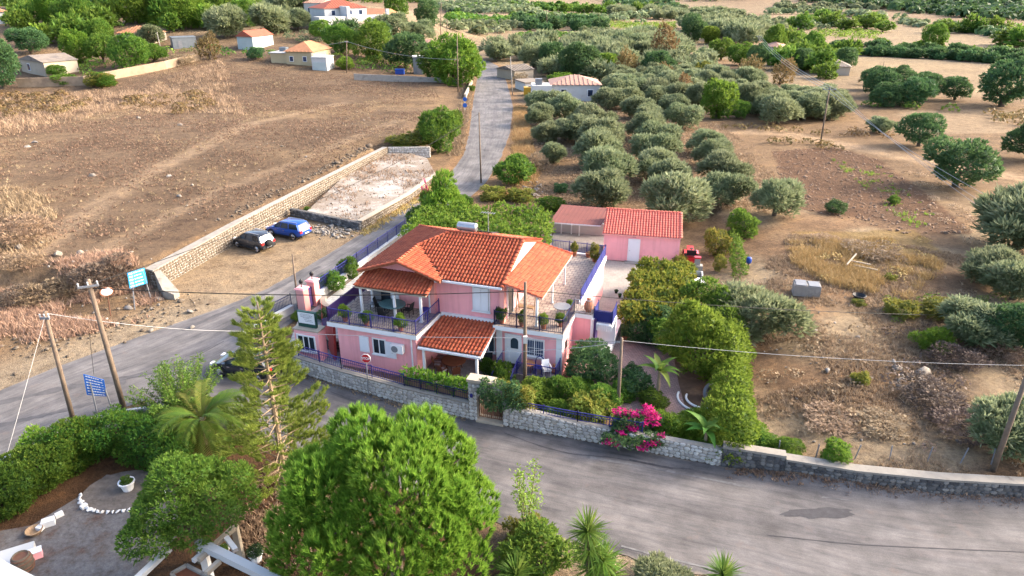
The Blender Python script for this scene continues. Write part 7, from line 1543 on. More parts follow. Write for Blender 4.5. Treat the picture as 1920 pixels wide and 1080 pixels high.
LF = pp([(0, 520), (240, 478), (560, 330), (720, 268), (840, 190), (800, 145), (640, 145), (400, 118), (200, 160), (-40, 180), (-60, 400)], 1.7)
M['l_drydark'] = leafmat('dry_grass_dark', [(.15, .095, .065), (.23, .155, .10), (.31, .215, .14), (.39, .285, .185)], .15)
grass('dry_grass', inside(LF, 60000, rng, 6, .55, 3), .18, .05, 'l_drydark', 1); grass('dry_grass', inside(LF, 12000, rng, 9, .8, 5), .26, .05, 'l_dry', 2)
grass('dry_grass', inside(pp([(0, 260), (230, 200), (460, 210), (420, 130), (250, 165), (-20, 170)], 1.7), 14000, rng, 5, .4, 7), .7, .06, 'l_dry', 3); grass('dry_grass', inside(pp([(-30, 340), (110, 380), (90, 470), (60, 520), (-40, 560)], 1.6), 6500, rng, 2.5, .62, 9), .55, .05, 'l_dry', 4)
grass('dry_grass', inside(pp([(-20, 545), (150, 510), (230, 490), (300, 540), (340, 556), (240, 600), (120, 622), (-20, 640)], .5), 12000, rng, 2.2, .66, 11), .45, .04, 'l_dry', 5); grass('dry_grass', inside(pp([(1400, 860), (1385, 560), (1480, 440), (1800, 470), (1960, 700), (1960, 900), (1700, 895), (1480, 862)], 1.0), 46000, rng, 2.6, .62, 13), .20, .03, 'l_dry', 6)
grass('yellow_grass', inside(pp([(1480, 455), (1700, 448), (1765, 500), (1700, 562), (1560, 535), (1490, 500)], 1.0), 15000, rng, 1.8, .70, 15), .5, .03, 'l_straw', 7, 5, .5); grass('dry_grass', inside(pp([(840, 300), (868, 290), (882, 200), (886, 160), (870, 150), (860, 230)]), 3500, rng, 3, .3, 17), .5, .06, 'l_dry', 8); grass('dry_grass', inside(pp([(965, 200), (985, 200), (1010, 330), (985, 372), (930, 372), (960, 300)]), 5000, rng, 3, .3, 19), .5, .05, 'l_straw', 9)
grass('dry_grass', inside(pp([(1000, 400), (1300, 400), (1480, 420), (1440, 290), (1340, 230), (1200, 180), (1000, 180)]), 26000, rng, 4, .55, 21), .22, .045, 'l_dry', 10); grass('roadside_weeds', along(pp([(1370, 880), (1500, 902), (1620, 922), (1780, 940), (1930, 950)]), 900, .22, rng), .16, .03, 'l_drydark', 11); grass('roadside_weeds', along(pp([(570, 705), (760, 764), (870, 788)]), 260, .15, rng), .1, .025, 'l_drydark', 12)
grass('roadside_weeds', along(pp([(840, 326), (790, 372), (700, 428), (680, 440)]), 500, .35, rng), .3, .04, 'l_straw', 13); grass('roadside_weeds', along(pp([(100, 825), (230, 776), (300, 790)]), 300, .3, rng), .25, .03, 'l_green', 14)
o_ = grass('plot_weeds', q_, .35, .04, 'l_dry', 18); o_.location.z = .72
grass('garden_weeds', inside(pp([(520, 860), (560, 850), (700, 905), (650, 1080), (480, 1080), (430, 960)]), 3500, rng, 2, .5, 31), .22, .03, 'l_dry', 15); grass('weeds', inside(pp([(1560, 290), (1650, 300), (1760, 420), (1700, 440)], .6), 1500, rng, 2.0, .72, 33), .3, .05, 'l_bright', 16)
# ================================================================== the near garden at the lower left
GY = pp([(-80, 1010), (60, 985), (150, 930), (200, 890), (300, 900), (345, 930), (330, 1010), (240, 1090), (-120, 1180)])
def yardmat():
    m, n, b = _mat('worn_concrete_yard'); ge = n.nodes.new('ShaderNodeNewGeometry'); pos = ge.outputs['Position']
    a = noise(n, .9, 6, .7, pos); f = noise(n, 5, 4, .7, pos); g = noise(n, 30, 2, .6, pos)
    c = ramp(n, a, [(.34, (.07, .04, .028)), (.46, (.085, .073, .066)), (.6, (.105, .098, .095)), (.75, (.17, .145, .12))]); c = mixc(n, .8, c, ramp(n, f, [(.3, (.55, .52, .5)), (.5, (1, 1, 1)), (.7, (1.4, 1.38, 1.32))]), 'MULTIPLY'); c = mixc(n, .5, c, ramp(n, g, [(.3, (.6, .6, .6)), (.7, (1.35, 1.35, 1.35))]), 'MULTIPLY')
    n.links.new(c, b.inputs['Base Color']); b.inputs['Roughness'].default_value = .95; bp = N(n, 'ShaderNodeBump', Strength=.5, Distance=.05); n.links.new(f, bp.inputs['Height']); n.links.new(bp.outputs[0], b.inputs['Normal']); return m
sheet('yard_floor', GY, .012, yardmat()); M['bedsoil'] = mat('grey_bed_soil', (.17, .145, .125), .97, .4, 2.5, bump=.8, fine=8)
sheet('flower_bed_soil', [(-19.1 + 2.0 * math.cos(t), 26.6 + 1.55 * math.sin(t)) for t in np.linspace(0, 6.1, 22)], .03, M['bedsoil'])
kb = MB(); kp = resample(pp([(-40, 884), (40, 846), (118, 806), (160, 790), (235, 770), (300, 764)]), 16)[0]; kb.prism(wall_core([tuple(p) for p in kp], 0, -.18, 0), -.1, .16); struct('kerb', kb, M['whitewall'])
kb = MB(); kb.prism(wall_core([tuple(p) for p in (kp - [-.15, 1.5])], 0, -.2, 0), -.1, .22); struct('garden_kerb', kb, M['cap'])
bs = thing('stone_edging', 'curved row of whitewashed stones edging the bed round the white pot', 'edging', (-19.0, 25.3, 0)); rg = random.Random(9)
for i, t in enumerate(np.linspace(R(195), R(350), 24)): o = link('stone', RK[i % 6], bs); o.location = (-.1 + 2.05 * math.cos(t), 1.35 + 1.6 * math.sin(t), .07); s = rg.uniform(.11, .17); o.scale = (s, s, s); o.rotation_euler = (0, 0, rg.uniform(0, 6)); o.data = RK[i % 6]
M['whitewash'] = mat('whitewashed_stone', (.66, .65, .63), .9, .1, 3)
wr = [m_.copy() for m_ in RK]
for m_ in wr: m_.materials.clear(); m_.materials.append(M['whitewash'])
for o in bs.children: o.data = wr[RK.index(o.data)]
x, y, z = GT(241, 918); pot('round white pot with a small plant in the stone edged bed', (x, y, .02), .36, .5, 'white', 'bush', .34, .8, 'white_pot', None); x, y, z = GT(482, 1052); pot('round white pot with dark spiky plant beside the pergola beam', (x, y, .02), .3, .46, 'white', 'darkbush', .36, 1.2, 'white_pot', None)
for i, (bx, by, s, lab) in enumerate(((92, 984, .28, 'white block standing at the foot of the ivy hedge'), (112, 968, .18, 'small white stone next to the white block'), (158, 952, .16, 'little white stone alone by the hedge end'), (78, 992, .2, 'broken pale block left of the white block'))):
    x, y, z = GT(bx, by); mb = MB(); mb.prism([(-s, -s * .6), (s * .9, -s * .7), (s, s * .6), (-s * .8, s * .7)], -.02, s * 1.1); solo('stone_block', mb, M['whitewash'], lab, 'block', (x, y, 0), .6 + i * .3)
x, y, z = GT(66, 1000); bk = thing('basket', 'round wicker basket by the ivy hedge', 'basket', (x, y, 0)); mb = MB(); mb.lathe([(.22, 0), (.38, .22), (.35, .24), (.2, .05)], 14); part('bowl', mb, M['cane'], bk)
x, y, z = GT(48, 1068); br_ = thing('wooden_barrel', 'dark weathered wooden barrel at the lower left corner', 'barrel', (x, y, 0)); mb = MB(); mb.lathe([(.30, 0), (.38, .25), (.40, .42), (.38, .6), (.31, .82), (.29, .82), (.28, .74), (0, .74)], 16); part('staves', mb, M['bark'], br_, True)
for z_ in (.12, .3, .56, .72): mb = MB(); r = .34 + .07 * math.sin(z_ / .82 * math.pi); mb.lathe([(r, z_ - .025), (r + .015, z_), (r, z_ + .025)], 16); part('hoop', mb, M['iron_rust'], br_)
x, y, z = GT(20, 1052); mb = MB(); mb.prism([(-1.2, -.6), (.9, -.6), (.9, .5), (-1.2, .5)], 0, .3); solo('pale_slab', mb, M['whitewall'], 'pale concrete slab beside the wooden barrel', 'slab', (x, y, 0), .5)
x, y, z = GT(68, 1045); mb = MB(); mb.box(-.26, .26, -.18, .18, 0, .36); bx_ = thing('pink_box', 'pale box with pink side behind the wooden barrel', 'box', (x, y, 0), .6); part('box', mb, M['pink'], bx_); mb = MB(); mb.box(-.28, .28, -.2, .2, .362, .39); part('lid', mb, M['white'], bx_)
# white pergola beams near the camera
pgz = 2.3
pg = thing('white_pergola', 'white painted concrete pergola beams at the bottom edge left of the pine', 'pergola', (*G(412, 1045, pgz), 0)); ol_ = pg.location.copy()
def beam(nm, p, q, z, w_, h_, m='whitewall'):
    a = Vector((*G(*p, z), z)) - ol_; b = Vector((*G(*q, z), z)) - ol_; mb = MB(); mb.bar(a, b, w_, h_); return part(nm, mb, M[m], pg)
beam('beam', (372, 1018), (530, 1095), 2.3, .16, .16); beam('beam', (-40, 1050), (60, 1100), 2.3, .3, .14); beam('beam', (250, 1092), (318, 1028), 2.15, .12, .1)
beam('cross_beam', (372, 1050), (438, 990), 2.12, .10, .10, 'cream'); beam('cross_beam', (386, 1075), (412, 1052), 2.12, .09, .09, 'cream'); beam('cross_beam', (424, 1008), (442, 1032), 2.1, .10, .08, 'white'); beam('cross_beam', (362, 1052), (400, 1020), 2.14, .08, .08)
a = Vector((*G(378, 1022, 2.1), 0)) - ol_; mb = MB(); mb.box(a.x - .14, a.x + .14, a.y - .14, a.y + .14, 0, 2.12); part('post', mb, M['white'], pg); a = Vector((*G(440, 988, 2.0), 0)) - ol_; mb = MB(); mb.box(a.x - .12, a.x + .12, a.y - .12, a.y + .12, 0, 2.0); part('post', mb, M['cream'], pg)
tb = thing('flat_roof', 'brown flat roof panel with grey rim at the bottom edge under the pergola', 'roof', (*G(355, 1085, 1.6), 0)); o_ = tb.location; q = [Vector((*G(*p, 1.7), 1.7)) - o_ for p in ((322, 1078), (350, 1062), (420, 1098), (370, 1130))]
mb = MB(); mb.slab(q, .1); part('panel', mb, M['woodbrown'], tb); mb = MB(); [mb.bar(q[i] + Vector((0, 0, .04)), q[(i + 1) % 4] + Vector((0, 0, .04)), .06, .08) for i in range(4)]; part('rim', mb, M['cap'], tb)
for i in (0, 1): mb = MB(); mb.bar((q[i].x * .9, q[i].y * .9, 0), (q[i].x * .9, q[i].y * .9, 1.6), .05); part('post', mb, M['wood'], tb)
x, y, z = GT(418, 1040); pot('white rimmed bowl of light green leaves under the pergola', (x, y, .05), .3, .25, 'white', 'brightbush', .3, .6, 'white_pot', None)
# ================================================================== village houses and yards far behind
def village(label, bl, br, depth, wh, roof, mw, mr, rise=1.6, over=.35, wins=(), door=None, name='village_house', ridge='x', sidewins=(), cat='house', extra=None):
    """bl, br: foot pixels of the front wall; wins: (x share, z0, z1, width)"""
    a = Vector(GT(*bl)); b = Vector(GT(*br)); b.z = a.z = min(a.z, b.z); L = (b - a).length; rz = math.atan2(b.y - a.y, b.x - a.x); t = thing(name, label, cat, tuple(a), rz)
    mb = MB(); mb.prism([(0, 0), (L, 0), (L, depth), (0, depth)], -.5, wh); part('wall', mb, M[mw], t)
    o = over; E0 = [(-o, -o, wh + .02), (L + o, -o, wh + .02), (L + o, depth + o, wh + .02), (-o, depth + o, wh + .02)]
    mb = MB()
    if roof == 'hip':
        i = min(L, depth) / 2 + o; R0 = [(-o + i, depth / 2, wh + rise), (L + o - i, depth / 2, wh + rise)] if L >= depth else [(L / 2, -o + i, wh + rise), (L / 2, depth + o - i, wh + rise)]
        f = [(0, 1, 5, 4), (1, 2, 5), (2, 3, 4, 5), (3, 0, 4)] if L >= depth else [(0, 1, 4), (1, 2, 5, 4), (2, 3, 5), (3, 0, 4, 5)]
        mb.add(E0 + R0, f + [(3, 2, 1, 0)])
    elif roof == 'gable':
        if ridge == 'x': R0 = [(-o, depth / 2, wh + rise), (L + o, depth / 2, wh + rise)]; f = [(0, 1, 5, 4), (2, 3, 4, 5), (3, 2, 1, 0), (0, 4, 3), (1, 2, 5)]
        else: R0 = [(L / 2, -o, wh + rise), (L / 2, depth + o, wh + rise)]; f = [(0, 4, 5, 3), (1, 2, 5, 4), (3, 2, 1, 0), (0, 1, 4), (2, 3, 5)]
        mb.add(E0 + R0, f)
        g = MB()
        if ridge == 'x': g.add([(.02, .02, wh), (.02, depth - .02, wh), (.02, depth / 2, wh + rise * .9), (L - .02, .02, wh), (L - .02, depth - .02, wh), (L - .02, depth / 2, wh + rise * .9)], [(0, 2, 1), (3, 4, 5)])
        else: g.add([(.02, -.01, wh), (L - .02, -.01, wh), (L / 2, -.01, wh + rise * .88)], [(0, 1, 2)])
    else: mb.prism([(-o, -o), (L + o, -o), (L + o, depth + o), (-o, depth + o)], wh, wh + .25)
    rf = part('roof', mb, M[mr], t)
    if roof in ('hip', 'gable'):
        mb = MB(); k = int(L / .9)
        for i in range(k):
            x = (i + .5) * L / k; e = min(x + o, L + o - x, depth / 2 + o) if roof == 'hip' else depth / 2 + o
            if ridge == 'x' or roof == 'hip': mb.bar((x, -o, wh + .07), (x, -o + e, wh + .05 + rise * e / (depth / 2 + o)), .16, .05)
        if mb.v: part('tile_row', mb, M[mr], rf)['kind'] = 'stuff'
    for (fx, z0, z1, w_) in wins:
        mb = MB(); mb.box(fx * L - w_ / 2, fx * L + w_ / 2, -.06, -.004, z0, z1); o2 = part('window', mb, M['white'], t); mb = MB(); mb.box(fx * L - w_ / 2 + .1, fx * L + w_ / 2 - .1, -.08, -.061, z0 + .1, z1 - .1); part('pane', mb, M['bluegl'], o2)
    for (fy, z0, z1, w_) in sidewins:
        mb = MB(); mb.box(-.06, -.004, fy * depth - w_ / 2, fy * depth + w_ / 2, z0, z1); part('window', mb, M['bluegl'], t)
    if door: mb = MB(); mb.box(door * L - .5, door * L + .5, -.06, -.004, 0, 2.1); part('door', mb, M['grey'], t)
    if extra: extra(t, L, depth, wh)
    return t
M['roof_g'] = mat('grey_corrugated_roof', (.30, .25, .20), .9, .3, 1.0, dirt=(.6, .5, (.20, .17, .15))); M['creamwall'] = mat('cream_render', (.60, .50, .38), .9, .12, .5); M['yellowwall'] = mat('pale_yellow_render', (.62, .50, .30), .9, .12, .5); M['mint'] = mat('pale_mint_render', (.56, .64, .62), .9, .1, .5)
M['roof_r'] = mat('red_village_tile', (.45, .12, .07), .85, .2, 1.2, bump=.3, fine=8); M['roof_o'] = mat('orange_village_tile', (.52, .24, .12), .85, .2, 1.2, bump=.3, fine=8); M['roof_p'] = mat('pale_village_tile', (.55, .32, .24), .85, .2, 1.2, bump=.3, fine=8); M['metalb'] = mat('blue_grey_sheet', (.33, .37, .40), .5, .2, 1, metal=.3); M['fieldwall'] = mat('tan_field_wall', (.42, .31, .21), .95, .3, .5, bump=.5, fine=4, dirt=(.3, .55, (.30, .22, .16)))
village('cream cottage with low grey gabled roof behind the left field wall', (42, 134), (88, 144), 7.5, 3.2, 'gable', 'creamwall', 'roof_g', 1.3, .3, wins=((.35, .9, 2.5, 1.3),), ridge='y'); village('white house with orange roof cut by the upper left corner', (-60, 50), (18, 44), 8, 4.2, 'hip', 'whitewall', 'roof_o', 1.8, wins=((.85, 1.2, 2.8, 1.2),))
village('house with weathered orange roof almost lost among the village trees', (222, 82), (282, 84), 8, 3.0, 'hip', 'creamwall', 'roof_o', 1.8, wins=((.5, 1, 2.2, 1),)); village('blue grey metal shed at the end of the long field wall', (326, 92), (370, 88), 5, 2.8, 'flat', 'metalb', 'metalb', .3, .1, door=.3, name='metal_shed', cat='shed'); village('pale mint gabled house with red roof left of the orange hip roof', (447, 92), (476, 94), 9, 3.4, 'gable', 'mint', 'roof_r', 1.6, .3, ridge='y')
def ex6(t, L, D, wh):
    mb = MB(); mb.box(-4.5, -.02, .5, D - 1, -.5, 2.9); mb.box(-4.8, 0, .2, D - .7, 2.902, 3.1, 1); part('annex', mb, [M['yellowwall'], M['whitewall']], t); mb = MB(); mb.box(-3.2, -1.4, 3, 4.6, 3.102, 4.1); part('roof_tank', mb, M['metalb'], t)
village('pale yellow house with wide orange hip roof in the village', (538, 120), (588, 124), 11, 3.4, 'hip', 'yellowwall', 'roof_o', 2.2, .5, wins=((.2, 1, 2.3, 1.1), (.7, 1, 2.3, 1.1)), extra=ex6)
def ex6b(t, L, D, wh):
    mb = MB(); mb.box(.3, L - .3, -.08, -.01, 0, 2.0); part('garage_door', mb, M['mint'], t); mb = MB(); [mb.bar((x, .1, wh + .25), (x, .1, wh + 1.1), .03) for x in np.linspace(0.1, L - .1, 5)]; mb.bar((.1, .1, wh + 1.1), (L - .1, .1, wh + 1.1), .04); part('roof_rail', mb, M['white'], t)['kind'] = 'stuff'
village('small white garage below the wide orange roof', (586, 131), (614, 133), 5, 3.0, 'flat', 'whitewall', 'whitewall', .3, .1, name='garage', cat='garage', extra=ex6b)
def ex7(t, L, D, wh):
    mb = MB(); mb.box(-4, L + 6, -5, -.02, -.5, 3.4); mb.box(-4.1, L + 6.1, -5.1, -.02, 3.402, 4.3); part('terrace', mb, M['whitewall'], t); mb = MB(); mb.box(L * .35, L * .42, -5.4, -.03, 0, 7.2); mb.box(L + 4.5, L + 5.4, -5.3, -4.4, 4.31, 6.2); part('wall_pier', mb, M['whitewall'], t)['kind'] = 'stuff'
    mb = MB(); mb.box(L * .1, L * .2, -5.16, -5.101, .6, 2.6); mb.box(L * .6, L * .8, -5.16, -5.101, .4, 2.8); part('terrace_opening', mb, M['creamwall'], t)['kind'] = 'stuff'
village('large white two storey house with red roof and broad terrace at the top', (612, 54), (690, 54), 12, 6.5, 'hip', 'whitewall', 'roof_r', 2.5, .4, wins=((.2, 4.4, 6, 1.4), (.6, 4.4, 6, 1.4), (.85, 4.4, 6, 1.4)), extra=ex7); village('white house with pinkish roof left of the large white house', (572, 30), (606, 32), 10, 4.5, 'gable', 'whitewall', 'roof_p', 2, .4, wins=((.3, 1.2, 3, 1.4), (.7, 1.2, 3, 1.4)))
village('white house with cream gable right of the large white house', (714, 52), (752, 52), 9, 4.5, 'gable', 'creamwall', 'roof_o', 2, .3, wins=((.3, 1.2, 3, 1.4),), ridge='y'); village('little house with red hip roof below the large white house', (640, 72), (674, 74), 8, 2.8, 'hip', 'creamwall', 'roof_r', 1.9, .4); village('long low roof showing among trees left of the tall mast', (775, 92), (808, 100), 6, 2.2, 'gable', 'creamwall', 'roof_p', 1.6, .4)
def ex11(t, L, D, wh):
    mb = MB(); mb.box(-4.2, -.02, -1.2, 3.5, -.3, 3.3); part('annex', mb, M['whitewall'], t); mb = MB(); mb.box(-3.4, -2.0, -.2, 1.0, 3.302, 4.5); part('chimney', mb, M['grey'], t); mb = MB(); mb.box(-3.1, -2.3, -1.26, -1.201, 1.0, 2.2); part('window', mb, M['grey'], t)
village('white bungalow with pale hip roof on the right of the far road', (1034, 190), (1124, 190), 8.5, 3.3, 'hip', 'whitewall', 'roof_p', 1.5, .4, wins=((.25, .9, 2.5, 1.3), (.80, .9, 2.4, 1.2)), extra=ex11)
village('stone ruin with sagging grey roof behind the white bungalow', (965, 150), (1000, 146), 7, 2.2, 'gable', 'creamwall', 'roof_g', 1.0, .3, name='stone_ruin', cat='ruin'); village('low grey roofed shed between ruin and white bungalow', (985, 172), (1018, 170), 6, 1.8, 'flat', 'whitewall', 'roof_g', .3, .2, name='low_shed', cat='shed'); village('pinkish roof among the row of green trees at the far right', (1428, 102), (1462, 104), 7, 2.6, 'hip', 'creamwall', 'roof_p', 1.6); village('grey brown roof beside the dark green trees near the thin field pole', (1545, 140), (1592, 142), 8, 2.2, 'hip', 'creamwall', 'roof_g', 1.4)
x, y, z = GT(993, 178); mb = MB(); mb.box(-1.3, 1.3, -.9, .9, 0, 1.7); t = thing('yellow_tank', 'yellow plastic tank in the yard of the white bungalow', 'tank', (x, y, z)); part('tank', mb, M['yellow'], t); mb = MB(); mb.lathe([(.3, 1.7), (.3, 1.82), (0, 1.84)], 10); part('cap', mb, M['dark'], t)
x, y, z = GT(750, 139); mb = MB(); mb.box(-1.1, 1.1, -.6, .6, 0, 1.1); t = thing('blue_bin', 'blue bin behind the grey village wall', 'bin', (x, y, z)); part('body', mb, M['bluepl'], t); mb = MB(); mb.box(-1.15, 1.15, -.65, .65, 1.102, 1.25); part('lid', mb, M['bluepl'], t)
village('narrow blue grey cabin beside the green tree at the road bend', (776, 139), (796, 140), 3, 4.2, 'flat', 'metalb', 'whitewall', .3, .15, door=.5, name='cabin', cat='cabin')
def plainwall(label, px, h, t_, m, name='boundary_wall', posts=0):
    pts = [GT(*p) for p in px]; o = pts[0]; root = thing(name, label, 'wall', tuple(o))
    for a, b in zip(pts, pts[1:]):
        d_ = Vector((b[0] - a[0], b[1] - a[1], 0)).normalized(); n_ = Vector((-d_.y, d_.x, 0)) * t_; mb = MB()
        mb.prism([(a[0] - o[0], a[1] - o[1]), (b[0] - o[0], b[1] - o[1]), (b[0] - o[0] + n_.x, b[1] - o[1] + n_.y), (a[0] - o[0] + n_.x, a[1] - o[1] + n_.y)], min(a[2], b[2]) - o[2] - .6, [a[2] - o[2] + h, b[2] - o[2] + h, b[2] - o[2] + h, a[2] - o[2] + h]); part('wall_panel', mb, M[m], root)
    return root
plainwall('long tan field wall with flaking render below the village trees', [(34, 164), (160, 160), (232, 145), (312, 130), (378, 112)], 1.9, .4, 'fieldwall'); plainwall('grey block wall behind the brown field near the road bend', [(664, 150), (760, 154), (868, 160)], 1.4, .3, 'conc'); plainwall('ochre retaining bank wall at the outside of the far bend', [(874, 186), (882, 168), (886, 158)], 1.0, .4, 'cream')
# ---- trees of the village and the fields
for a in (('dark', 8, 165, 90, 'dark broad tree at the left edge above the scrub', 1.5), ('green', 108, 142, 36, 'green shrub before the cream cottage', .9), ('dark', 60, 100, 80, 'dark green tree crown behind the cream cottage', .9), ('bright', 150, 118, 60, 'yellow green tree right of the cream cottage', 1.5), ('green', 195, 118, 66, 'bright green tree behind the field wall', 1.2), ('green', 248, 128, 86, 'dark leafy tree leaning over the field wall', 1.05), ('green', 290, 116, 56, 'small green tree by the short pale pole', .9), ('olive', 285, 85, 60, 'grey green olive before the weathered orange roof', 1.0), ('bright', 100, 50, 70, 'yellow green tree at the upper left', 1.3), ('green', 155, 58, 90, 'wide green tree below the upper left corner', 1.1), ('green', 190, 82, 56, 'palm like shaggy tree in the village', 1.2), ('bright', 255, 45, 80, 'light green tree above the weathered roof', 1.2), ('bright', 350, 55, 80, 'light green tree behind the metal shed', 1.2), ('green', 310, 42, 80, 'green village tree left of the metal shed tree', 1.2), ('olive', 425, 70, 88, 'grey olive tree left of the mint house', 1.1), ('green', 465, 50, 60, 'green tree behind the mint house', 1.2),
          ('brown', 395, 112, 52, 'bare brown thorn tree at the corner of the field wall', 1.3), ('olive', 515, 62, 100, 'grey olive trees mass above the orange hip roof', .9), ('olive', 560, 56, 60, 'silvery olive tree below the white house', 1.0), ('green', 604, 76, 56, 'dark green tree left of the little red roof', 1.0), ('dark', 565, 118, 30, 'dark green shrub before the yellow house', 1.4), ('dark', 545, 112, 20, 'small round shrub before the yellow house', 1.2), ('dark', 480, 112, 40, 'dark bushes below the mint house', .9), ('green', 640, 100, 70, 'olive green tree beside the grey village pole', 1.1), ('green', 700, 112, 88, 'large dark green tree in the village right of the pole', 1.2), ('dark', 762, 128, 100, 'dense dark tree group behind the grey wall', 1.0), ('bright', 650, 130, 40, 'yellow green shrub behind the pale gate', .8), ('green', 745, 42, 56, 'round tree with yellowing crown beside the large white house', 1.4), ('dark', 800, 55, 50, 'dark conical tree left of the tall mast', 1.7), ('olive', 740, 68, 76, 'olive tree behind the little red roof', .9), ('olive', 790, 78, 70, 'silvery olive tree right of the little red roof', .9), ('bush', 118, 158, 60, 'green bush spilling over the field wall', .6), ('bush', 200, 160, 60, 'reddish green bush before the field wall', .7),
          ('dark', 1085, 148, 90, 'large dark olive tree with thick trunk behind the white bungalow', .9), ('dark', 1040, 132, 70, 'dark olive tree above the grey shed', 1.0), ('olive', 1000, 128, 62, 'olive tree beside the bend of the far road', 1.0), ('brightbush', 1050, 156, 60, 'lime green vine patch behind the white bungalow', .5), ('bright', 1138, 138, 50, 'yellow green tree right of the thick trunk olive', 1.0), ('brown', 1172, 150, 52, 'rusty brown tree in the olive grove', 1.4), ('dark', 1235, 150, 72, 'dark green tree right of the rusty brown tree', 1.0), ('brown', 1245, 120, 62, 'tall golden brown tree above the grove', 1.4), ('olive', 1180, 108, 76, 'grey brown tree left of the golden one', .9), ('bright', 1342, 222, 72, 'bright green tree standing out at the edge of the grove', 1.3), ('green', 1382, 222, 44, 'green shrub tree beside the bright green tree', 1.0), ('brown', 1280, 190, 56, 'brown leafed tree left of the bright green tree', 1.1), ('yellow', 1316, 148, 42, 'pale yellow shrub in the bare strip', 1.0), ('olive', 1350, 162, 50, 'silvery shrub near the pale yellow one', .9), ('brown', 1404, 158, 58, 'rust topped bare tree below the row of green trees', 1.1), ('brown', 1462, 158, 60, 'brown spreading tree by the power lines', 1.0),
          ('dark', 1300, 78, 62, 'round dark tree at the left of the row of green trees', 1.1), ('bright', 1330, 82, 42, 'light green tree beside the round dark tree', 1.0), ('green', 1352, 112, 50, 'first green tree of the row towards the insulator pole', 1.1), ('green', 1388, 122, 52, 'second green tree of the row towards the insulator pole', 1.1), ('dark', 1420, 128, 50, 'dark tree of the row at the insulator pole', 1.1), ('green', 1452, 100, 46, 'tall green tree above the pinkish roof', 1.5), ('green', 1520, 112, 50, 'tall green tree right of the pinkish roof', 1.3), ('dark', 1500, 132, 46, 'dark leafy tree below the tall green tree', 1.2), ('dark', 1582, 134, 46, 'dark tree beside the grey brown roof', 1.3), ('bright', 1545, 128, 46, 'yellow green tree left of the grey brown roof', 1.1)):
    tree(a[0], a[1], a[2], a[3] * (.86 if a[1] < 830 else .9), a[4], hs=a[5] * (.92 if a[1] < 830 else 1))
def far_plants(kd, label, cat, name, pts, wr, group, hs=1.0, seed=0, skip=None):
    rg = random.Random(seed); cr, tr_ = KIND[kd]
    pts = sorted([q for q in pts if -50 < PIX(q[0], q[1], float(hz(q[0], q[1])))[0] < 1970 and PIX(q[0], q[1], float(hz(q[0], q[1])))[1] > -12], key=lambda q: PIX(q[0], q[1], 0)[0]); few = len(pts) <= 29; base = label
    for n_, (x, y) in enumerate(pts):
        if few: label = f'{base}, {ORD[n_]} from the left'
        z = float(hz(x, y)); px, py, d_ = PIX(x, y, z)
        if px < -60 or px > 1980 or py < -30: continue
        r_ = rg.uniform(*wr); t = plant(kd, (x, y, z - .08), r_, label, cat, name, group, hs * rg.uniform(.85, 1.15), sq=rg.uniform(.85, 1.15))
def scatter(px, spacing, rng, jit=.35, skip=0.0, rot=.3):
    q = ppt(px); a = np.array(q); c = a.mean(0); r_ = np.abs(a - c).max() * 1.5; k = int(2 * r_ / spacing) + 1; g = (np.stack(np.meshgrid(np.arange(k), np.arange(k)), -1).reshape(-1, 2) - k / 2) * spacing; ca, sa = math.cos(rot), math.sin(rot); g = np.stack([g[:, 0] * ca - g[:, 1] * sa, g[:, 0] * sa + g[:, 1] * ca], 1) + c + rng.normal(0, jit * spacing * .5, (len(g), 2)); m_ = inpoly(g[:, 0], g[:, 1], q) & (rng.random(len(g)) > skip); return g[m_]
rng = np.random.default_rng(77)
far_plants('olive', 'grey green olive tree in the grove between the white bungalow and the open field', 'tree', 'olive_tree', scatter([(1130, 178), (1130, 150), (1300, 150), (1440, 165), (1310, 215), (1250, 196), (1150, 196)], 5.4, rng, .4), (2.6, 3.6), 'olives between the bungalow and the open field', .9, 1)
far_plants('olive', 'olive tree in the dense rows by the cross arm pole', 'tree', 'olive_tree', scatter([(1370, 232), (1390, 195), (1460, 185), (1580, 205), (1610, 232), (1500, 242)], 5.4, rng, .3), (2.7, 3.5), 'dense olive rows by the cross arm pole', .85, 2)
far_plants('dark', 'dark bushy tree in the belt right of the cross arm pole', 'tree', 'tree', scatter([(1580, 180), (1640, 165), (1790, 182), (1800, 200), (1640, 215)], 7.5, rng, .4), (3.0, 4.2), 'dark tree belt right of the cross arm pole', .9, 3); far_plants('olive', 'small olive tree below the dark tree belt at the field edge', 'tree', 'olive_tree', scatter([(1610, 240), (1680, 232), (1690, 262), (1620, 262)], 6, rng, .4), (2.0, 2.9), 'small olives below the dark belt', .9, 4)
far_plants('olive_far', 'tiny olive tree of the grove beyond the bend of the road', 'tree', 'olive_tree', scatter([(905, 118), (1000, 92), (1230, 84), (1290, 100), (1160, 124), (1000, 112), (920, 122)], 6.5, rng, .5, .12), (2.8, 4.0), 'olives beyond the bend', .95, 5); far_plants('olive_far', 'tiny olive tree in the grove above the row of green trees', 'tree', 'olive_tree', scatter([(1270, 52), (1400, 58), (1440, 75), (1400, 92), (1290, 60)], 7.5, rng, .4), (3.6, 5.0), 'olives above the green row', 1.0, 7); far_plants('dark_far', 'far dark bush of the hedge strip below the stubble field', 'shrub', 'shrub', np.concatenate([along(pp([(1560, 92), (1700, 96), (1930, 116)]), 46, 1.2, rng), along(pp([(1610, 103), (1760, 110), (1930, 124)]), 40, 1.2, rng)]), (1.6, 2.8), 'hedge strip below the stubble field', .8, 8)
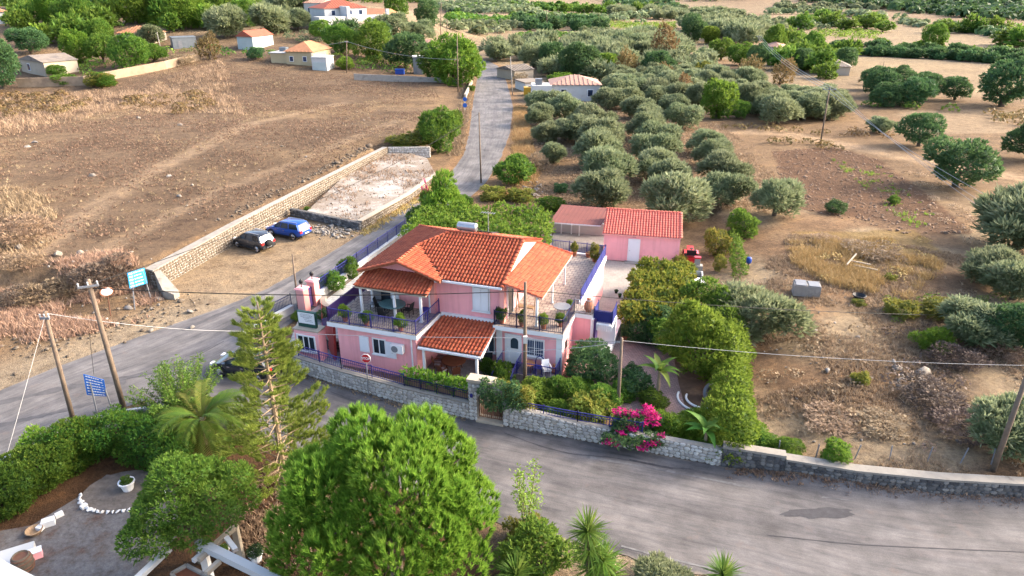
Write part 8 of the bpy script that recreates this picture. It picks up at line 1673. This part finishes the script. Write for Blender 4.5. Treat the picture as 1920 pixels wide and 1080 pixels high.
far_plants('green_far', 'far green tree of the scattered trees along the field tracks', 'tree', 'tree', np.array(ppt([(1060, 22), (1092, 25), (1110, 26), (1128, 30), (1142, 22), (1170, 24), (1195, 26), (1212, 24), (1235, 26), (1590, 58), (1625, 54), (1640, 46), (1655, 60), (1512, 48), (1560, 50), (1500, 55), (1545, 42), (1890, 85), (1920, 88), (1868, 62), (1770, 62), (1820, 62)])), (4.5, 7.0), 'scattered far trees', .75, 9)
THIN = np.concatenate([along(ppt([(1440, 27), (1500, 26), (1600, 30), (1680, 38)]), 30, 3, rng), along(ppt([(1150, 38), (1260, 34), (1390, 36)]), 30, 3, rng), along(ppt([(980, 30), (1040, 38), (1200, 44)]), 26, 5, rng)])
for lab, kd, px, sd in (('light green tree on the slope above the cream cottage', 'bright_far', [(20, 40), (200, 20), (230, 70), (130, 100), (30, 75)], 11), ('darker green tree on the slope above the cream cottage', 'green_far', [(0, 25), (230, 10), (230, 66), (130, 96), (10, 70)], 12), ('light green tree between metal shed and mint house', 'bright_far', [(240, 12), (440, 12), (440, 60), (330, 60), (240, 40)], 13),
                        ('dark green tree between metal shed and mint house', 'green_far', [(240, 10), (440, 10), (440, 66), (330, 66), (240, 50)], 14), ('grey green olive tree above the yellow house', 'olive_far', [(450, 20), (590, 24), (600, 60), (520, 58), (440, 44)], 15), ('dark green tree round the large white house', 'dark_far', [(560, 66), (700, 72), (800, 70), (740, 90), (600, 80)], 16)):
    far_plants(kd, lab, 'tree', 'olive_tree' if kd == 'olive_far' else 'tree', scatter(px, 8.5, rng, .6, .62), (2.6, 4.4), 'village trees: ' + lab, 1.1, sd)
for lab, kd, px, sp, w_, sd in (('tiny olive tree of the dense grove left of the green row', 'olive_far', [(1010, 128), (1120, 112), (1330, 118), (1330, 150), (1130, 152), (1020, 142)], 6.2, (2.4, 3.6), 31), ('tiny olive in the mixed grove under the golden brown tree', 'olive_far', [(1130, 76), (1270, 78), (1290, 112), (1140, 112)], 7.5, (2.6, 4.0), 32), ('small dark tree of the grove above the far pale track', 'dark_far', [(965, 44), (1130, 46), (1130, 60), (970, 62)], 10, (3.0, 4.8), 33), ('small green tree of the planting right of the pinkish roof', 'green_far', [(1450, 118), (1470, 84), (1560, 96), (1600, 130), (1560, 152), (1470, 150)], 7.5, (2.6, 4.2), 34), ('far olive tree of the middle band right of the upper vineyard', 'olive_far', [(1140, 26), (1270, 24), (1390, 30), (1385, 40), (1150, 40)], 14, (3.4, 5.2), 35), ('brownish scrub tree between the bungalow and the rusty trees', 'brown', [(1140, 128), (1300, 124), (1290, 160), (1150, 158)], 15, (1.8, 3.0), 36)):
    far_plants(kd, lab, 'tree', 'olive_tree' if kd == 'olive_far' else 'tree', scatter(px, sp, rng, .6, .15), w_, 'far planting: ' + lab, .9, sd)
# the far woods and groves that read as one mass
def far_mass(name, px, spacing, wr, mt, seed, hs=.8, n=26, size=1.3):
    rng = np.random.default_rng(seed); g = scatter(px, spacing, rng, .7) if isinstance(px, list) else px; P = []; Nn_ = []; Tt = []; S_z = []
    for x, y in g:
        r_ = rng.uniform(*wr); d_ = unit(rng, n); d_[:, 2] = np.abs(d_[:, 2]); z = float(hz(x, y)); P.append(np.array([x, y, z + r_ * .2]) + d_ * r_ * [1, 1, hs] * rng.uniform(.8, 1.05, (n, 1))); Nn_.append(d_ * .5 + unit(rng, n) * .5 + [0, 0, .3]); Tt.append(np.clip(rng.normal(.4, .2, n) + rng.normal(0, .18), 0, 1)); S_z.append(np.full(n, size * r_ / 3))
    if not P: return
    P = np.concatenate(P); Q = np.concatenate(Nn_); Q /= np.linalg.norm(Q, axis=1, keepdims=True); V, F = leaves(P, Q, np.concatenate(S_z), rng, .7); o = link(name, npmesh(name, V, F, M[mt], np.concatenate(Tt))); o['kind'] = 'stuff'
far_mass('far_olives', THIN, 0, (3.2, 5.2), 'l_olive', 50, .85, 44, 1.7); far_mass('far_olives', [(845, 58), (960, 62), (985, 50), (870, 42), (800, 45)], 8, (2.8, 4.2), 'l_olive', 51, .85, 44, 1.7)
far_mass('far_wood', [(1640, -6), (1930, -12), (1930, 40), (1840, 36), (1700, 22), (1560, 14), (1500, 0)], 9, (4, 6.5), 'l_dark', 1, .8, 40, 2.2); far_mass('far_wood', [(1200, -10), (1480, -12), (1420, -2), (1230, 3)], 14, (4, 6), 'l_dark', 2, .7, 26, 2.2)
far_mass('far_grove', [(800, 4), (980, 0), (1010, 24), (930, 28), (830, 20)], 9, (3.5, 5), 'l_olive', 3, .8, 40, 2.0); far_mass('far_grove', [(840, 30), (1010, 34), (1000, 46), (850, 44)], 8, (3, 4.4), 'l_green', 4, .7, 36, 2.0); far_mass('far_grove', [(1130, 1), (1240, -2), (1260, 8), (1140, 10)], 9, (4, 5.5), 'l_dark', 5, .7, 30, 2.0)
far_mass('far_grove', [(1340, 36), (1500, 42), (1580, 60), (1420, 56), (1330, 48)], 11, (3, 4.4), 'l_olive', 6, .8, 36, 2.0)
for i, (px, m_) in enumerate((([(20, 40), (230, 12), (230, 60), (130, 92), (30, 72)], 'l_green'), ([(240, 12), (440, 12), (440, 56), (330, 62), (240, 44)], 'l_bright'), ([(240, 12), (440, 12), (440, 56), (330, 62), (240, 44)], 'l_green'), ([(450, 18), (590, 22), (600, 56), (520, 54), (440, 44)], 'l_olive'), ([(560, 62), (600, 70), (690, 72), (800, 66), (740, 84), (600, 76)], 'l_green'))):
    far_mass('village_greenery', px, 6.5, (1.4, 2.6), m_, 80 + i, .8, 60, .95)
for i, (px, m_, hs_) in enumerate((([(150, 150), (230, 138), (370, 104), (372, 92), (300, 96), (150, 128)], 'l_green', .8), ([(380, 104), (500, 112), (560, 116), (556, 108), (470, 96), (390, 92)], 'l_green', .7), ([(620, 128), (770, 140), (880, 146), (880, 128), (760, 112), (630, 112)], 'l_green', .9), ([(630, 126), (760, 134), (760, 112), (630, 108)], 'l_bright', .8), ([(0, 160), (40, 158), (40, 110), (0, 112)], 'l_dark', 1.0), ([(480, 66), (560, 80), (640, 88), (640, 74), (500, 52)], 'l_olive', .8), ([(660, 96), (800, 108), (830, 96), (700, 82)], 'l_olive', .8))):
    far_mass('village_greenery', px, 4.6, (1.1, 2.3), m_, 90 + i, hs_, 60, .8)
for i, (px, sp, m_) in enumerate((([(960, 28), (1060, 30), (1050, 40), (960, 40)], 7, 'l_green'), ([(1090, 60), (1140, 52), (1150, 66), (1090, 68)], 6, 'l_olive'), ([(1400, 60), (1470, 64), (1480, 76), (1420, 78)], 6, 'l_green'), ([(1640, 80), (1900, 100), (1900, 106), (1640, 86)], 5, 'l_green'), ([(1690, 40), (1790, 48), (1780, 56), (1690, 48)], 7, 'l_olive'), ([(1600, 196), (1800, 204), (1800, 210), (1600, 204)], 3.4, 'l_green'))):
    far_mass('scrub', px, sp, (sp * .3, sp * .5), m_, 120 + i, .75, 36, sp * .4)
far_mass('far_grove', [(0, -8), (800, -14), (800, 6), (560, 8), (380, 12), (0, 18)], 12, (4, 6), 'l_green', 7, .9, 36, 2.0); far_mass('vineyard', [(1030, 26), (1115, 28), (1120, 38), (1035, 36)], 3.2, (1.2, 1.6), 'l_bright', 8, .8, 12, 1.8); far_mass('vineyard', [(1140, 42), (1270, 44), (1265, 57), (1150, 54)], 3.2, (1.2, 1.6), 'l_bright', 9, .8, 12, 1.8); far_mass('vineyard', [(1528, 58), (1655, 60), (1640, 74), (1540, 71)], 3.2, (1.2, 1.6), 'l_bright', 10, .8, 12, 1.8)
far_mass('scrub', [(1430, 262), (1560, 272), (1580, 282), (1440, 272)], 2.4, (.8, 1.4), 'l_brown', 11, .6, 40, 1.2); far_mass('scrub', [(1330, 236), (1420, 238), (1600, 250), (1600, 258), (1400, 246)], 2.6, (.8, 1.4), 'l_brown', 12, .6, 36, 1.2); far_mass('scrub', [(250, 182), (370, 176), (420, 200), (330, 215), (220, 205)], 3.4, (.9, 1.7), 'l_brown', 13, .5, 50, 1.1); far_mass('scrub', [(-20, 178), (110, 175), (180, 190), (120, 215), (-20, 222)], 3.0, (.9, 1.6), 'l_brown', 14, .6, 50, 1.1)
for i, (px, sp, m_) in enumerate((([(840, 14), (1080, 10), (1090, 22), (850, 26)], 8, 'l_green'), ([(1160, 14), (1270, 12), (1280, 24), (1170, 28)], 9, 'l_dark'), ([(1230, 22), (1390, 24), (1385, 34), (1240, 36)], 8, 'l_olive'), ([(1280, 34), (1350, 40), (1340, 50), (1280, 46)], 7, 'l_olive'), ([(860, 90), (1000, 84), (1010, 92), (900, 98)], 5, 'l_green'), ([(1440, 10), (1640, 10), (1660, 18), (1460, 22)], 9, 'l_olive'), ([(1500, 40), (1600, 44), (1590, 52), (1500, 50)], 7, 'l_dark'), ([(1770, 50), (1920, 66), (1920, 76), (1800, 62)], 8, 'l_dark'), ([(1380, 96), (1470, 100), (1470, 112), (1390, 112)], 5, 'l_green'), ([(960, 66), (1080, 66), (1080, 72), (970, 74)], 5, 'l_green'), ([(1590, 150), (1820, 160), (1800, 166), (1600, 160)], 4.5, 'l_brown'), ([(1850, 205), (1930, 215), (1930, 240), (1860, 230)], 3, 'l_brown'), ([(1560, 240), (1700, 250), (1690, 262), (1580, 256)], 2.6, 'l_brown'))):
    far_mass('scrub', px, sp, (sp * .3, sp * .48), m_, 60 + i, .7, 34, sp * .42)

for a in (('twigbush', 190, 532, 130, 'heap of grey brown brambles behind the traffic mirror', .6), ('drybush', 90, 560, 110, 'orange dry scrub on the bank left of the mirror', .6), ('twigbush', 40, 570, 90, 'dark grey brambles at the left edge of the bank', .6), ('drybush', 40, 450, 120, 'tall yellow brown dry bush at the left edge of the field', .7), ('drybush', 30, 500, 90, 'dark based dry bush below the tall one at the left edge', .6), ('mixbush', 190, 160, 60, 'dull green bush at the foot of the field wall', .6), ('drybush', 340, 120, 60, 'golden dry grass bush at the end of the field wall', .6)):
    tree(a[0], a[1], a[2], a[3], a[4], 'shrub', hs=a[5])

for i, (px, sp, rr, m_, hs_) in enumerate((([(1420, 640), (1560, 600), (1700, 640), (1680, 760), (1560, 840), (1420, 800)], 2.6, (.35, .9), 'l_dry', .3), ([(1640, 620), (1860, 600), (1850, 780), (1700, 800)], 1.9, (.4, .9), 'l_twig', .4), ([(1660, 560), (1880, 560), (1880, 640), (1680, 640)], 2.2, (.5, 1.0), 'l_vine', .5), ([(1480, 450), (1780, 450), (1760, 530), (1500, 540)], 2.4, (.4, .9), 'l_straw', .35), ([(1700, 300), (1800, 380), (1880, 480), (1800, 480), (1700, 340)], 2.4, (.4, .9), 'l_dry', .4), ([(1650, 860), (1900, 880), (1900, 800), (1700, 800)], 2.2, (.4, .8), 'l_dry', .35))):
    far_mass('low_scrub', px, sp, rr, m_, 140 + i, hs_, 46, .75)
